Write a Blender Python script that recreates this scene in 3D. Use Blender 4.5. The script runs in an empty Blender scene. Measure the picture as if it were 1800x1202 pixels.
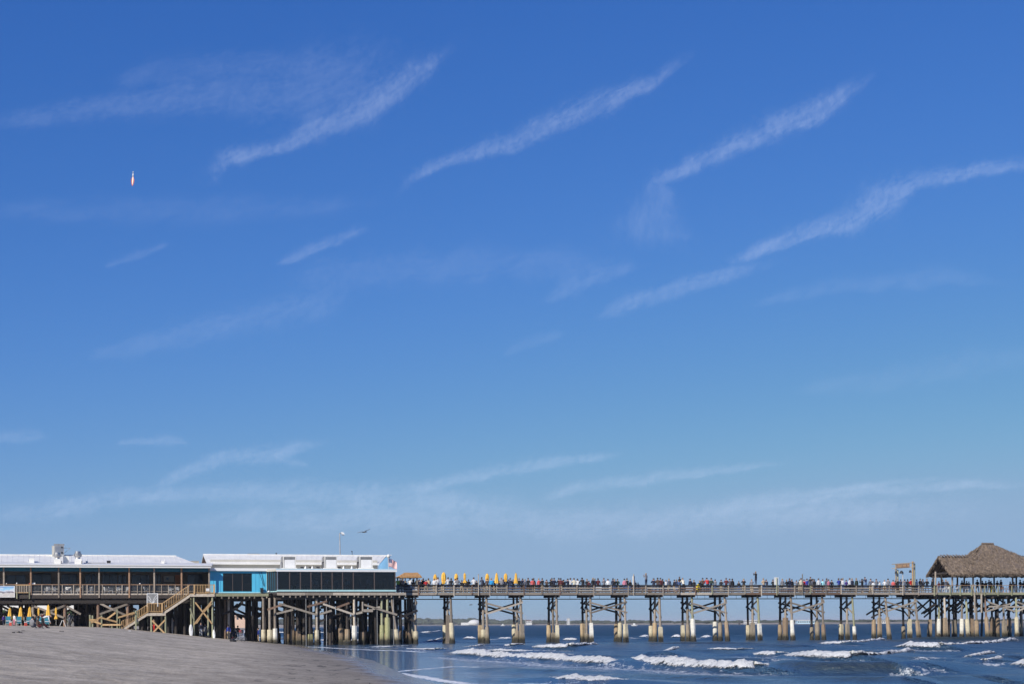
import bpy, math, random
import numpy as np
from mathutils import Vector, Matrix, noise

R = math.radians
scene = bpy.context.scene
col = scene.collection
rnd = random.Random(7)

# ------------------------------------------------------------------ camera, sky, sun, exposure
F = 2700.0                    # focal length in photo pixels (photo 1800 x 1202)
CAMZ = 2.45                   # eye height above the water
ROLL = R(0.37)
PPX, PPY = 900.0, 1095.8      # where the horizon crosses the middle column
cam_d = bpy.data.cameras.new('camera')
cam_d.sensor_width = 36.0
cam_d.lens = F * 36.0 / 1800.0
cam_d.shift_y = (PPY - 601.0) / 1800.0
cam_d.clip_start = 1.0
cam_d.clip_end = 400000.0
cam = bpy.data.objects.new('camera', cam_d)
cam.location = (0, 0, CAMZ)
cam.rotation_euler = (R(90), ROLL, 0)
col.objects.link(cam)
scene.camera = cam

SUN_AZ, SUN_EL = 214.0, 31.0  # azimuth clockwise from +Y: behind the camera, to the left
world = bpy.data.worlds.new('World')
scene.world = world
world.use_nodes = True
wn = world.node_tree.nodes
wl = world.node_tree.links
wn.clear()
sky = wn.new('ShaderNodeTexSky')
sky.sky_type = 'NISHITA'
sky.sun_disc = False
sky.sun_elevation = R(SUN_EL)
sky.sun_rotation = R(SUN_AZ)
sky.altitude = 0.0
sky.air_density = 1.0
sky.dust_density = 0.25
sky.ozone_density = 2.6
# the photograph's film response: deep clear blue, per channel gain and gamma on the whole sky
_sep = wn.new('ShaderNodeSeparateColor')
_com = wn.new('ShaderNodeCombineColor')
wl.new(sky.outputs[0], _sep.inputs[0])
for _i, (_g, _p, _m) in enumerate(((0.525, 1.32, 2.75), (0.572, 0.965, 4.25), (0.85, 0.64, 6.35))):
    _a = wn.new('ShaderNodeMath'); _a.operation = 'MULTIPLY'; _a.inputs[1].default_value = 0.1
    _b = wn.new('ShaderNodeMath'); _b.operation = 'POWER'; _b.inputs[1].default_value = _p
    _c = wn.new('ShaderNodeMath'); _c.operation = 'MULTIPLY'; _c.inputs[1].default_value = _g * 10
    wl.new(_sep.outputs[_i], _a.inputs[0]); wl.new(_a.outputs[0], _b.inputs[0]); wl.new(_b.outputs[0], _c.inputs[0])
    _d = wn.new('ShaderNodeMath'); _d.operation = 'SMOOTH_MIN'; _d.inputs[1].default_value = _m; _d.inputs[2].default_value = 0.8
    wl.new(_c.outputs[0], _d.inputs[0]); wl.new(_d.outputs[0], _com.inputs[_i])
bg = wn.new('ShaderNodeBackground')
bg.inputs['Strength'].default_value = 0.1
wo = wn.new('ShaderNodeOutputWorld')
wl.new(_com.outputs[0], bg.inputs['Color'])
wl.new(bg.outputs[0], wo.inputs['Surface'])

sun_d = bpy.data.lights.new('sun', 'SUN')
sun_d.energy = 4.8
sun_d.angle = R(0.53)
sun_d.color = (1.0, 0.94, 0.84)
sun = bpy.data.objects.new('sun', sun_d)
_az, _el = R(SUN_AZ), R(SUN_EL)
sdir = Vector((math.sin(_az) * math.cos(_el), math.cos(_az) * math.cos(_el), math.sin(_el)))
sun.rotation_euler = sdir.to_track_quat('Z', 'Y').to_euler()
sun.location = (-100, -150, 120)
col.objects.link(sun)

vs = scene.view_settings
vs.view_transform = 'Standard'
vs.look = 'None'
vs.exposure = 0.0
vs.gamma = 1.0
vs.use_curve_mapping = False
scene.cycles.transparent_max_bounces = 16

# ------------------------------------------------------------------ surveying helpers
A = R(17.0)                   # the pier runs out to sea at this angle
CA, SA = math.cos(A), math.sin(A)
X0, Y0 = -12.14, 192.9        # where the first open bent stands
RC, RS = math.cos(ROLL), math.sin(ROLL)

def ray(x, y):
    u, v = x - PPX, PPY - y
    return (u * RC + v * RS) / F, (v * RC - u * RS) / F

def on_t(x, y, t):            # sight line through the vertical plane at offset t of the pier: (s, z)
    p, q = ray(x, y)
    bx, by = X0 - t * SA, Y0 + t * CA
    s = (p * by - bx) / (CA - p * SA)
    return s, CAMZ + q * (by + s * SA)

def Sx(x, t=0.0, y=1035.0):
    return on_t(x, y, t)[0]

def Zy(x, y, t=0.0):
    return on_t(x, y, t)[1]

def at_depth(x, y, Y):
    p, q = ray(x, y)
    return Vector((p * Y, Y, CAMZ + q * Y))

def on_water(x, y, z=0.0):
    p, q = ray(x, y)
    Y = (z - CAMZ) / q
    return (p * Y, Y)

def W(s, t, z):
    return Vector((X0 + s * CA - t * SA, Y0 + s * SA + t * CA, z))

# ------------------------------------------------------------------ materials
MATS = {}
def new_mat(name):
    m = bpy.data.materials.new(name)
    m.use_nodes = True
    nt = m.node_tree
    nt.nodes.clear()
    out = nt.nodes.new('ShaderNodeOutputMaterial')
    bs = nt.nodes.new('ShaderNodeBsdfPrincipled')
    nt.links.new(bs.outputs[0], out.inputs['Surface'])
    MATS[name] = m
    return m, nt, bs, out

def node(nt, typ, **kw):
    n = nt.nodes.new(typ)
    for k, v in kw.items():
        setattr(n, k, v)
    return n

def wpos(nt, scale=(1, 1, 1), rotz=0.0):
    g = node(nt, 'ShaderNodeNewGeometry')
    mp = node(nt, 'ShaderNodeMapping')
    mp.inputs['Scale'].default_value = scale
    mp.inputs['Rotation'].default_value = (0, 0, rotz)
    nt.links.new(g.outputs['Position'], mp.inputs['Vector'])
    return mp.outputs[0]

def ramp(nt, fac, stops):
    r = node(nt, 'ShaderNodeValToRGB')
    el = r.color_ramp.elements
    while len(el) < len(stops):
        el.new(0.5)
    for e, (p, c) in zip(el, stops):
        e.position = p
        e.color = (c[0], c[1], c[2], 1) if len(c) == 3 else c
    nt.links.new(fac, r.inputs[0])
    return r.outputs[0]

def noise_fac(nt, vec, scale, detail=4, rough=0.6, dist=0.0):
    n = node(nt, 'ShaderNodeTexNoise')
    n.inputs['Scale'].default_value = scale
    n.inputs['Detail'].default_value = detail
    n.inputs['Roughness'].default_value = rough
    n.inputs['Distortion'].default_value = dist
    nt.links.new(vec, n.inputs['Vector'])
    return n.outputs[0]

def mixc(nt, fac, a, b, blend='MIX'):
    m = node(nt, 'ShaderNodeMix', data_type='RGBA', blend_type=blend)
    for sock, v in ((m.inputs[0], fac), (m.inputs[6], a), (m.inputs[7], b)):
        if hasattr(v, 'node'):
            nt.links.new(v, sock)
        elif isinstance(v, (int, float)):
            sock.default_value = v
        else:
            sock.default_value = (v[0], v[1], v[2], 1)
    return m.outputs[2]

def math_n(nt, op, a, b=None, clamp=False):
    m = node(nt, 'ShaderNodeMath', operation=op, use_clamp=clamp)
    for sock, v in ((m.inputs[0], a), (m.inputs[1], b)):
        if v is None:
            continue
        if hasattr(v, 'node'):
            nt.links.new(v, sock)
        else:
            sock.default_value = v
    return m.outputs[0]

def bump(nt, bs, h, strength=0.3, dist=0.02):
    b = node(nt, 'ShaderNodeBump')
    b.inputs['Strength'].default_value = strength
    b.inputs['Distance'].default_value = dist
    nt.links.new(h, b.inputs['Height'])
    nt.links.new(b.outputs[0], bs.inputs['Normal'])

def mottled(name, c, var=0.25, scale=3.0, rough=0.7, per_object=0.25, bumpy=0.15, metal=0.0, stretch=(1, 1, 1)):
    """A plain coloured surface with uneven weathering and a tone that differs from piece to piece."""
    m, nt, bs, out = new_mat(name)
    f = noise_fac(nt, wpos(nt, stretch), scale, 5, 0.65)
    lo = [max(0, x * (1 - var)) for x in c]
    hi = [min(1, x * (1 + var)) for x in c]
    cc = ramp(nt, f, [(0.3, lo), (0.7, hi)])
    if per_object:
        oi = node(nt, 'ShaderNodeObjectInfo')
        k = node(nt, 'ShaderNodeMapRange')
        k.inputs['To Min'].default_value = 1 - per_object
        k.inputs['To Max'].default_value = 1 + per_object
        nt.links.new(oi.outputs['Random'], k.inputs['Value'])
        comb = node(nt, 'ShaderNodeCombineColor')
        for i in range(3):
            nt.links.new(k.outputs[0], comb.inputs[i])
        cc = mixc(nt, 1.0, cc, comb.outputs[0], 'MULTIPLY')
    nt.links.new(cc, bs.inputs['Base Color'])
    bs.inputs['Roughness'].default_value = rough
    bs.inputs['Metallic'].default_value = metal
    if bumpy:
        bump(nt, bs, f, bumpy, 0.02)
    return m

def wood(name, c, dark=0.45, per_object=0.35):
    """Weathered timber: streaked grain, bleached and stained patches, a tone per board."""
    m, nt, bs, out = new_mat(name)
    v = wpos(nt, (1.2, 1.2, 3.0))
    f1 = noise_fac(nt, v, 2.2, 6, 0.7, 0.6)
    f2 = noise_fac(nt, wpos(nt, (14, 14, 1.6)), 1.0, 3, 0.6)
    f = math_n(nt, 'ADD', math_n(nt, 'MULTIPLY', f1, 0.6), math_n(nt, 'MULTIPLY', f2, 0.4))
    grey = sum(c) / 3
    cc = ramp(nt, f, [(0.28, [x * dark for x in c]), (0.5, c), (0.75, [0.6 * x * 1.35 + 0.4 * grey * 1.35 for x in c])])
    oi = node(nt, 'ShaderNodeObjectInfo')
    k = node(nt, 'ShaderNodeMapRange')
    k.inputs['To Min'].default_value = 1 - per_object
    k.inputs['To Max'].default_value = 1 + per_object
    nt.links.new(oi.outputs['Random'], k.inputs['Value'])
    comb = node(nt, 'ShaderNodeCombineColor')
    for i in range(3):
        nt.links.new(k.outputs[0], comb.inputs[i])
    cc = mixc(nt, 1.0, cc, comb.outputs[0], 'MULTIPLY')
    nt.links.new(cc, bs.inputs['Base Color'])
    bs.inputs['Roughness'].default_value = 0.85
    bump(nt, bs, f, 0.35, 0.02)
    return m

def sleeve_mat(name, c, rust):
    """Concrete pile jacket: rust runs from the top, green and black tide growth by the water."""
    m, nt, bs, out = new_mat(name)
    g = node(nt, 'ShaderNodeNewGeometry')
    sep = node(nt, 'ShaderNodeSeparateXYZ')
    nt.links.new(g.outputs['Position'], sep.inputs[0])
    f1 = noise_fac(nt, wpos(nt, (1, 1, 1)), 3.5, 5, 0.7)
    f2 = noise_fac(nt, wpos(nt, (9, 9, 0.8)), 1.0, 4, 0.6)
    cc = ramp(nt, f1, [(0.3, [x * 0.72 for x in c]), (0.6, c), (0.8, [min(0.85, x * 1.12) for x in c])])
    rmask = ramp(nt, f2, [(0.5 - 0.18 * rust, (0, 0, 0)), (0.72, (1, 1, 1))])
    cc = mixc(nt, math_n(nt, 'MULTIPLY', rmask, 0.75 * rust, True), cc, (0.30, 0.15, 0.055))
    # tide growth: height above the water with an uneven edge
    zz = math_n(nt, 'ADD', sep.outputs[2], math_n(nt, 'MULTIPLY', f1, -0.9))
    alg = node(nt, 'ShaderNodeMapRange')
    alg.inputs['From Min'].default_value = 0.75
    alg.inputs['From Max'].default_value = 0.1
    nt.links.new(zz, alg.inputs['Value'])
    cc = mixc(nt, alg.outputs[0], cc, (0.13, 0.105, 0.06))
    low = node(nt, 'ShaderNodeMapRange')
    low.inputs['From Min'].default_value = 0.32
    low.inputs['From Max'].default_value = -0.05
    nt.links.new(zz, low.inputs['Value'])
    cc = mixc(nt, low.outputs[0], cc, (0.025, 0.024, 0.018))
    nt.links.new(cc, bs.inputs['Base Color'])
    bs.inputs['Roughness'].default_value = 0.85
    bump(nt, bs, f1, 0.6, 0.06)
    return m

wood('grey_wood', (0.27, 0.225, 0.18))
wood('brown_wood', (0.20, 0.125, 0.085))
wood('dark_wood', (0.045, 0.036, 0.031), 0.5)  # deepened so timber under the decks carries its shade in the colour
wood('pale_wood', (0.42, 0.36, 0.29))
wood('new_wood', (0.50, 0.32, 0.15), 0.6, 0.22)
wood('green_wood', (0.30, 0.30, 0.19), 0.6, 0.2)
wood('rail_wood', (0.33, 0.20, 0.12), 0.55, 0.2)
SLV = {'c': sleeve_mat('sleeve_cream', (0.66, 0.59, 0.42), 0.25), 'r': sleeve_mat('sleeve_rust', (0.62, 0.50, 0.32), 0.9),
       'g': sleeve_mat('sleeve_grey', (0.34, 0.29, 0.22), 0.3), 't': sleeve_mat('sleeve_tan', (0.40, 0.31, 0.21), 0.5),
       'w': sleeve_mat('sleeve_white', (0.80, 0.77, 0.68), 0.0), 'b': sleeve_mat('sleeve_brown', (0.27, 0.20, 0.14), 0.4),
       'y': sleeve_mat('sleeve_green', (0.42, 0.41, 0.21), 0.1)}
mottled('white_paint', (0.80, 0.80, 0.79), 0.06, 1.3, 0.5, 0.03, 0.05)
mottled('white_metal', (0.80, 0.785, 0.73), 0.09, 0.8, 0.4, 0.0, 0.03)
mottled('beige_wall', (0.50, 0.48, 0.43), 0.08, 0.8, 0.8, 0.0, 0.05)
mottled('blue_wall', (0.085, 0.47, 0.70), 0.12, 1.2, 0.6, 0.05, 0.08, stretch=(1, 1, 0.4))
mottled('pale_blue', (0.50, 0.68, 0.78), 0.08, 1.2, 0.7, 0.03, 0.05)
mottled('gable_blue', (0.15, 0.33, 0.52), 0.08, 1.2, 0.8, 0.0, 0.05)
mottled('teal', (0.01, 0.14, 0.23), 0.15, 1.5, 0.7, 0.05, 0.1)
mottled('aqua_trim', (0.42, 0.66, 0.68), 0.1, 1.5, 0.6, 0.05, 0.05)
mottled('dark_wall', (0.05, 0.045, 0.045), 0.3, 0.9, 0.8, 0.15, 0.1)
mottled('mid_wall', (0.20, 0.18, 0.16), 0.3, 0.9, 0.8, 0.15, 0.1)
mottled('bronze', (0.10, 0.075, 0.065), 0.15, 2, 0.5, 0.1, 0.05)
mottled('steel', (0.48, 0.47, 0.46), 0.15, 2.0, 0.38, 0.05, 0.05, 0.9)
mottled('galvanised', (0.40, 0.40, 0.40), 0.25, 2.5, 0.55, 0.1, 0.08, 0.4)
mottled('louvre_grey', (0.25, 0.25, 0.25), 0.2, 2.5, 0.6, 0.05, 0.05)
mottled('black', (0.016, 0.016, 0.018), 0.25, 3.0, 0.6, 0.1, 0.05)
mottled('yellow_cloth', (0.80, 0.46, 0.07), 0.12, 4.0, 0.85, 0.08, 0.1)
mottled('blue_cloth', (0.10, 0.50, 0.68), 0.15, 4.0, 0.85, 0.1, 0.1)
mottled('red_plastic', (0.62, 0.10, 0.06), 0.1, 4.0, 0.5, 0.05, 0.03)
mottled('yellow_plastic', (0.80, 0.62, 0.02), 0.1, 4.0, 0.5, 0.05, 0.03)
mottled('white_plastic', (0.75, 0.75, 0.74), 0.08, 4.0, 0.4, 0.05, 0.03)
mottled('orange_wood', (0.45, 0.15, 0.05), 0.2, 3.0, 0.6, 0.05, 0.05)
mottled('shell_grey', (0.10, 0.09, 0.08), 0.3, 9.0, 0.9, 0.2, 0.2)
mottled('stucco_white', (0.66, 0.65, 0.62), 0.08, 0.3, 0.85, 0.05, 0.05)
mottled('stucco_peach', (0.60, 0.42, 0.32), 0.1, 0.3, 0.85, 0.05, 0.05)
mottled('roof_rust', (0.24, 0.12, 0.09), 0.2, 0.4, 0.85, 0.05, 0.05)
mottled('dark_pane', (0.035, 0.045, 0.06), 0.2, 0.5, 0.12, 0.3, 0.0)
mottled('scrub', (0.05, 0.06, 0.032), 0.5, 0.12, 0.95, 0.0, 0.5)
mottled('leaf', (0.05, 0.085, 0.025), 0.5, 3.0, 0.7, 0.1, 0.0)
mottled('bark', (0.16, 0.12, 0.09), 0.3, 4.0, 0.9, 0.1, 0.3)
mottled('rubber', (0.02, 0.02, 0.02), 0.2, 5.0, 0.8, 0.1, 0.1)
mottled('bird_feather', (0.16, 0.15, 0.15), 0.3, 9.0, 0.8, 0.1, 0.0)

mottled('cloth_orange_seat', (0.70, 0.25, 0.06), 0.1, 4.0, 0.5, 0.05, 0.03)
def glass_mat(name, tint, refl=1.0):
    m, nt, bs, out = new_mat(name)
    nt.nodes.remove(bs)
    tr = node(nt, 'ShaderNodeBsdfTransparent')
    tr.inputs[0].default_value = (*tint, 1)
    gl = node(nt, 'ShaderNodeBsdfGlossy')
    gl.inputs['Roughness'].default_value = 0.02
    gl.inputs['Color'].default_value = (refl, refl, refl, 1)
    fr = node(nt, 'ShaderNodeFresnel')
    fr.inputs['IOR'].default_value = 1.5
    mx = node(nt, 'ShaderNodeMixShader')
    nt.links.new(fr.outputs[0], mx.inputs[0])
    nt.links.new(tr.outputs[0], mx.inputs[1])
    nt.links.new(gl.outputs[0], mx.inputs[2])
    nt.links.new(mx.outputs[0], out.inputs['Surface'])
    return m
glass_mat('tinted_glass', (0.36, 0.44, 0.48))

def thatch_mat():
    m, nt, bs, out = new_mat('thatch')
    f = noise_fac(nt, wpos(nt, (1, 1, 1)), 2.6, 6, 0.75)
    f2 = noise_fac(nt, wpos(nt, (11, 11, 2.0)), 1.0, 3, 0.7)
    ff = math_n(nt, 'ADD', math_n(nt, 'MULTIPLY', f, 0.5), math_n(nt, 'MULTIPLY', f2, 0.5))
    cc = ramp(nt, ff, [(0.32, (0.06, 0.043, 0.033)), (0.5, (0.165, 0.125, 0.096)), (0.68, (0.30, 0.24, 0.185))])
    nt.links.new(cc, bs.inputs['Base Color'])
    bs.inputs['Roughness'].default_value = 0.95
    bump(nt, bs, ff, 0.8, 0.08)
thatch_mat()
mottled('straw', (0.185, 0.142, 0.108), 0.7, 2.6, 0.95, 0.0, 0.0)
mottled('new_straw', (0.42, 0.23, 0.09), 0.35, 5.0, 0.95, 0.0, 0.3)

# ------------------------------------------------------------------ mesh helpers
def link(o, parent=None):
    col.objects.link(o)
    if parent is not None:
        o.parent = parent
    return o

def tag(o, label=None, cat=None, group=None, kind=None):
    for k, v in (('label', label), ('category', cat), ('group', group), ('kind', kind)):
        if v:
            o[k] = v
    return o

class MB:
    """Collects boxes, beams, tubes and sheets; build() links them as ONE mesh object."""
    def __init__(self):
        self.v, self.f, self.m = [], [], []
    def add(self, vs, fs, mi=0):
        b = len(self.v)
        self.v += [tuple(p) for p in vs]
        self.f += [tuple(i + b for i in f) for f in fs]
        self.m += [mi] * len(fs)
    def box(self, a0, a1, b0, b1, c0, c1, mi=0):
        self.add([(a0, b0, c0), (a1, b0, c0), (a1, b1, c0), (a0, b1, c0), (a0, b0, c1), (a1, b0, c1), (a1, b1, c1), (a0, b1, c1)],
                 [(0, 3, 2, 1), (4, 5, 6, 7), (0, 1, 5, 4), (1, 2, 6, 5), (2, 3, 7, 6), (3, 0, 4, 7)], mi)
    def beam(self, p, q, w, h, mi=0):
        p, q = Vector(p), Vector(q)
        d = (q - p).normalized()
        up = Vector((0, 0, 1)) if abs(d.z) < 0.95 else Vector((0, 1, 0))
        x = d.cross(up).normalized() * (w / 2)
        z = x.cross(d).normalized() * (h / 2)
        vs = []
        for e in (p, q):
            vs += [e - x - z, e + x - z, e + x + z, e - x + z]
        self.add(vs, [(3, 2, 1, 0), (4, 5, 6, 7), (0, 1, 5, 4), (1, 2, 6, 5), (2, 3, 7, 6), (3, 0, 4, 7)], mi)
    def tube(self, p, q, r0, r1=None, n=8, mi=0):
        r1 = r0 if r1 is None else r1
        p, q = Vector(p), Vector(q)
        d = (q - p).normalized()
        a = d.orthogonal().normalized()
        b = d.cross(a)
        vs = []
        for e, r in ((p, r0), (q, r1)):
            vs += [e + (a * math.cos(2 * math.pi * i / n) + b * math.sin(2 * math.pi * i / n)) * r for i in range(n)]
        fs = [(i, (i + 1) % n, n + (i + 1) % n, n + i) for i in range(n)]
        fs += [tuple(range(n - 1, -1, -1)), tuple(range(n, 2 * n))]
        self.add(vs, fs, mi)
    def lathe(self, prof, n=12, c=(0, 0), mi=0, star=0.0):
        vs = []
        for r, z in prof:
            for i in range(n):
                k = 1 + star * (1 if i % 2 else -1)
                a = 2 * math.pi * i / n
                vs.append((c[0] + r * k * math.cos(a), c[1] + r * k * math.sin(a), z))
        fs = []
        for j in range(len(prof) - 1):
            for i in range(n):
                fs.append((j * n + i, j * n + (i + 1) % n, (j + 1) * n + (i + 1) % n, (j + 1) * n + i))
        fs.append(tuple(range(n - 1, -1, -1)))
        fs.append(tuple((len(prof) - 1) * n + i for i in range(n)))
        self.add(vs, fs, mi)
    def mesh(self, name, mats, origin=(0, 0, 0), smooth=False):
        me = bpy.data.meshes.new(name)
        ox, oy, oz = origin
        me.from_pydata([(x - ox, y - oy, z - oz) for x, y, z in self.v], [], self.f)
        if not isinstance(mats, (list, tuple)):
            mats = [mats]
        for m in mats:
            me.materials.append(MATS[m] if isinstance(m, str) else m)
        if len(mats) > 1:
            me.polygons.foreach_set('material_index', self.m)
        if smooth:
            me.polygons.foreach_set('use_smooth', [True] * len(self.f))
        me.update()
        return me
    def build(self, name, mats, parent=None, origin=None, smooth=False):
        if origin is None:
            origin = tuple(parent.get('_o', (0, 0, 0))) if parent is not None else (0, 0, 0)
        o = bpy.data.objects.new(name, self.mesh(name, mats, origin, smooth))
        return link(o, parent)

ORIG = {}
def thing(name, label, cat, s, t, z, group=None, kind=None):
    """An Empty in the pier's frame (s along, t across, z up) that parents its parts."""
    o = bpy.data.objects.new(name, None)
    o.location = W(s, t, z)
    o.rotation_euler = (0, 0, A)
    o.empty_display_size = 0.5
    link(o)
    ORIG[o] = (s, t, z)
    return tag(o, label, cat, group, kind)

def wthing(name, label, cat, loc, rz=0.0, group=None, kind=None):
    o = bpy.data.objects.new(name, None)
    o.location = loc
    o.rotation_euler = (0, 0, rz)
    o.empty_display_size = 0.5
    link(o)
    ORIG[o] = (0, 0, 0)
    return tag(o, label, cat, group, kind)

def part(mb, name, mat, root, parent=None, smooth=False):
    o = mb.build(name, mat, None, ORIG[root], smooth)
    o.parent = parent or root
    return o

UNIT = {}
def unit_box(mat):
    k = ('box', mat)
    if k not in UNIT:
        b = MB(); b.box(-.5, .5, -.5, .5, -.5, .5)
        UNIT[k] = b.mesh('plank', mat)
    return UNIT[k]
def unit_tube(mat, n=9, taper=0.9):
    k = ('tube', mat, n, taper)
    if k not in UNIT:
        b = MB(); b.tube((0, 0, -.5), (0, 0, .5), 1.0, taper, n)
        UNIT[k] = b.mesh('round_timber', mat)
        UNIT[k].polygons.foreach_set('use_smooth', [len(p.vertices) == 4 for p in UNIT[k].polygons])
    return UNIT[k]

def place(me, name, root, parent, p, q, w, h):
    """A shared unit mesh laid from p to q (pier coordinates); the unit's z runs along the piece."""
    o = bpy.data.objects.new(name, me)
    p = Vector(p) - Vector(ORIG[root]); q = Vector(q) - Vector(ORIG[root])
    d = q - p
    L = d.length
    d.normalize()
    up = Vector((0, 0, 1)) if abs(d.z) < 0.98 else Vector((0, 1, 0))
    x = d.cross(up).normalized()
    y = d.cross(x).normalized()
    M = Matrix((x, y, d)).transposed().to_4x4()
    M.translation = (p + q) / 2
    o.matrix_basis = M @ Matrix.Diagonal((w, h, L, 1))
    link(o, parent or root)
    return o
def bar(root, name, mat, p, q, w, h, parent=None):
    return place(unit_box(mat), name, root, parent, p, q, w, h)
def pole(root, name, mat, p, q, r, parent=None, taper=0.9, n=9):
    return place(unit_tube(mat, n, taper), name, root, parent, p, q, r, r)

# ------------------------------------------------------------------ terrain
SHORE_Y = [-60, 0, 63, 75, 106, 140, 188, 260, 400, 700, 1200, 1800, 2700]
SHORE_X = [12, 3, -3.6, -5.8, -10.2, -17.2, -26.5, -43, -72, -128, -185, -215, -205]
HU = [-400, -60, -15, 0, 8, 12, 20, 31, 60, 200, 5000]
HZ = [-6, -2.6, -0.7, 0, 0.80, 1.2, 2.25, 2.6, 2.95, 3.4, 4.0]
def shore_x(Y):
    return np.interp(Y, SHORE_Y, SHORE_X)
def inland(X, Y):
    return (shore_x(Y) - X) * 0.965
def sand_z(X, Y):
    u = inland(X, Y)
    z = 0.5 * np.interp(u, HU, HZ) + 0.25 * (np.interp(u - 2.5, HU, HZ) + np.interp(u + 2.5, HU, HZ))
    return z
def sand_at(s, t):
    p = W(s, t, 0)
    return float(sand_z(p.x, p.y))

def grid_mesh(name, X, Y, Z, mat, keep=None, attrs=None):
    nr, nc = X.shape
    me = bpy.data.meshes.new(name)
    idx = np.arange(nr * nc).reshape(nr, nc)
    q = np.stack([idx[:-1, :-1], idx[:-1, 1:], idx[1:, 1:], idx[1:, :-1]], -1).reshape(-1, 4)
    if keep is not None:
        kq = keep.ravel()[q].any(1)
        q = q[kq]
    co = np.stack([X.ravel(), Y.ravel(), Z.ravel()], 1).astype(np.float32)
    me.vertices.add(len(co)); me.vertices.foreach_set('co', co.ravel())
    me.loops.add(q.size); me.loops.foreach_set('vertex_index', q.ravel().astype(np.int32))
    me.polygons.add(len(q))
    me.polygons.foreach_set('loop_start', np.arange(0, q.size, 4, dtype=np.int32))
    me.polygons.foreach_set('loop_total', np.full(len(q), 4, dtype=np.int32))
    me.polygons.foreach_set('use_smooth', np.ones(len(q), dtype=bool))
    if attrs:
        for k, v in attrs.items():
            a = me.attributes.new(k, 'FLOAT', 'POINT')
            a.data.foreach_set('value', v.ravel().astype(np.float32))
    me.materials.append(mat)
    me.update(calc_edges=True)
    me.validate()
    o = bpy.data.objects.new(name, me)
    link(o)
    return o

def vnoise(X, Y, seed, octaves=4):
    """Cheap smooth noise from rotated sines."""
    r = random.Random(seed)
    out = np.zeros_like(X)
    amp = 1.0
    k = 1.0
    for o in range(octaves):
        for j in range(3):
            a = r.uniform(0, math.tau)
            out += amp / 3 * np.sin(k * r.uniform(.7, 1.3) * (X * math.cos(a) + Y * math.sin(a)) + r.uniform(0, math.tau)
                                    + 1.3 * np.sin(k * .6 * (X * math.sin(a + 1) + Y * math.cos(a + 1)) + r.uniform(0, 6)))
        amp *= .55
        k *= 2.1
    return out

def sand_material():
    m, nt, bs, out = new_mat('sand')
    g = node(nt, 'ShaderNodeNewGeometry')
    sep = node(nt, 'ShaderNodeSeparateXYZ')
    nt.links.new(g.outputs['Position'], sep.inputs[0])
    big = noise_fac(nt, wpos(nt, (0.22, 0.16, 1), R(8)), 1.0, 7, 0.72, 0.5)
    mid = noise_fac(nt, wpos(nt, (1.6, 0.9, 1), R(-25)), 1.0, 5, 0.7, 0.4)
    fine = noise_fac(nt, wpos(nt, (1, 1, 1)), 9.0, 4, 0.75)
    strk = noise_fac(nt, wpos(nt, (0.16, 0.5, 1), R(-12)), 1.0, 6, 0.75, 0.6)
    f = math_n(nt, 'ADD', math_n(nt, 'ADD', math_n(nt, 'MULTIPLY', big, 0.28), math_n(nt, 'MULTIPLY', mid, 0.27)), math_n(nt, 'ADD', math_n(nt, 'MULTIPLY', fine, 0.25), math_n(nt, 'MULTIPLY', strk, 0.2)))
    dry = ramp(nt, f, [(0.38, (0.20, 0.170, 0.130)), (0.5, (0.425, 0.366, 0.285)), (0.62, (0.70, 0.61, 0.48))])
    # wet sand: by height above the water, with an uneven edge
    zz = math_n(nt, 'ADD', sep.outputs[2], math_n(nt, 'MULTIPLY', math_n(nt, 'SUBTRACT', big, 0.5), -0.5))
    wet = node(nt, 'ShaderNodeMapRange', interpolation_type='SMOOTHSTEP')
    wet.inputs['From Min'].default_value = 0.95
    wet.inputs['From Max'].default_value = 0.1
    nt.links.new(zz, wet.inputs['Value'])
    cc = mixc(nt, wet.outputs[0], dry, mixc(nt, 0.5, dry, (0.07, 0.062, 0.06), 'MIX'))
    # dark wrack specks on the damp band
    wr = noise_fac(nt, wpos(nt, (1.6, 0.22, 1), R(9)), 1.0, 6, 0.75, 1.0)
    band = node(nt, 'ShaderNodeMapRange')
    band.inputs['From Min'].default_value = 0.75
    band.inputs['From Max'].default_value = 0.45
    nt.links.new(sep.outputs[2], band.inputs['Value'])
    sp = math_n(nt, 'MULTIPLY', ramp(nt, wr, [(0.57, (0, 0, 0)), (0.62, (1, 1, 1))]), band.outputs[0])
    cc = mixc(nt, math_n(nt, 'MULTIPLY', sp, 0.8), cc, (0.03, 0.026, 0.022))
    film = node(nt, 'ShaderNodeMapRange', interpolation_type='SMOOTHSTEP')
    film.inputs['From Min'].default_value = 0.26
    film.inputs['From Max'].default_value = 0.06
    nt.links.new(zz, film.inputs['Value'])
    nt.links.new(cc, bs.inputs['Base Color'])
    rr = node(nt, 'ShaderNodeMapRange')
    rr.inputs['To Min'].default_value = 0.9
    rr.inputs['To Max'].default_value = 0.2
    nt.links.new(film.outputs[0], rr.inputs['Value'])
    nt.links.new(rr.outputs[0], bs.inputs['Roughness'])
    bs.inputs['Specular IOR Level'].default_value = 0.3
    b = node(nt, 'ShaderNodeBump')
    b.inputs['Distance'].default_value = 0.14
    st = node(nt, 'ShaderNodeMapRange')
    st.inputs['To Min'].default_value = 1.0
    st.inputs['To Max'].default_value = 0.02
    nt.links.new(film.outputs[0], st.inputs['Value'])
    nt.links.new(st.outputs[0], b.inputs['Strength'])
    nt.links.new(f, b.inputs['Height'])
    nt.links.new(b.outputs[0], bs.inputs['Normal'])
    return m
SAND = sand_material()

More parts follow.
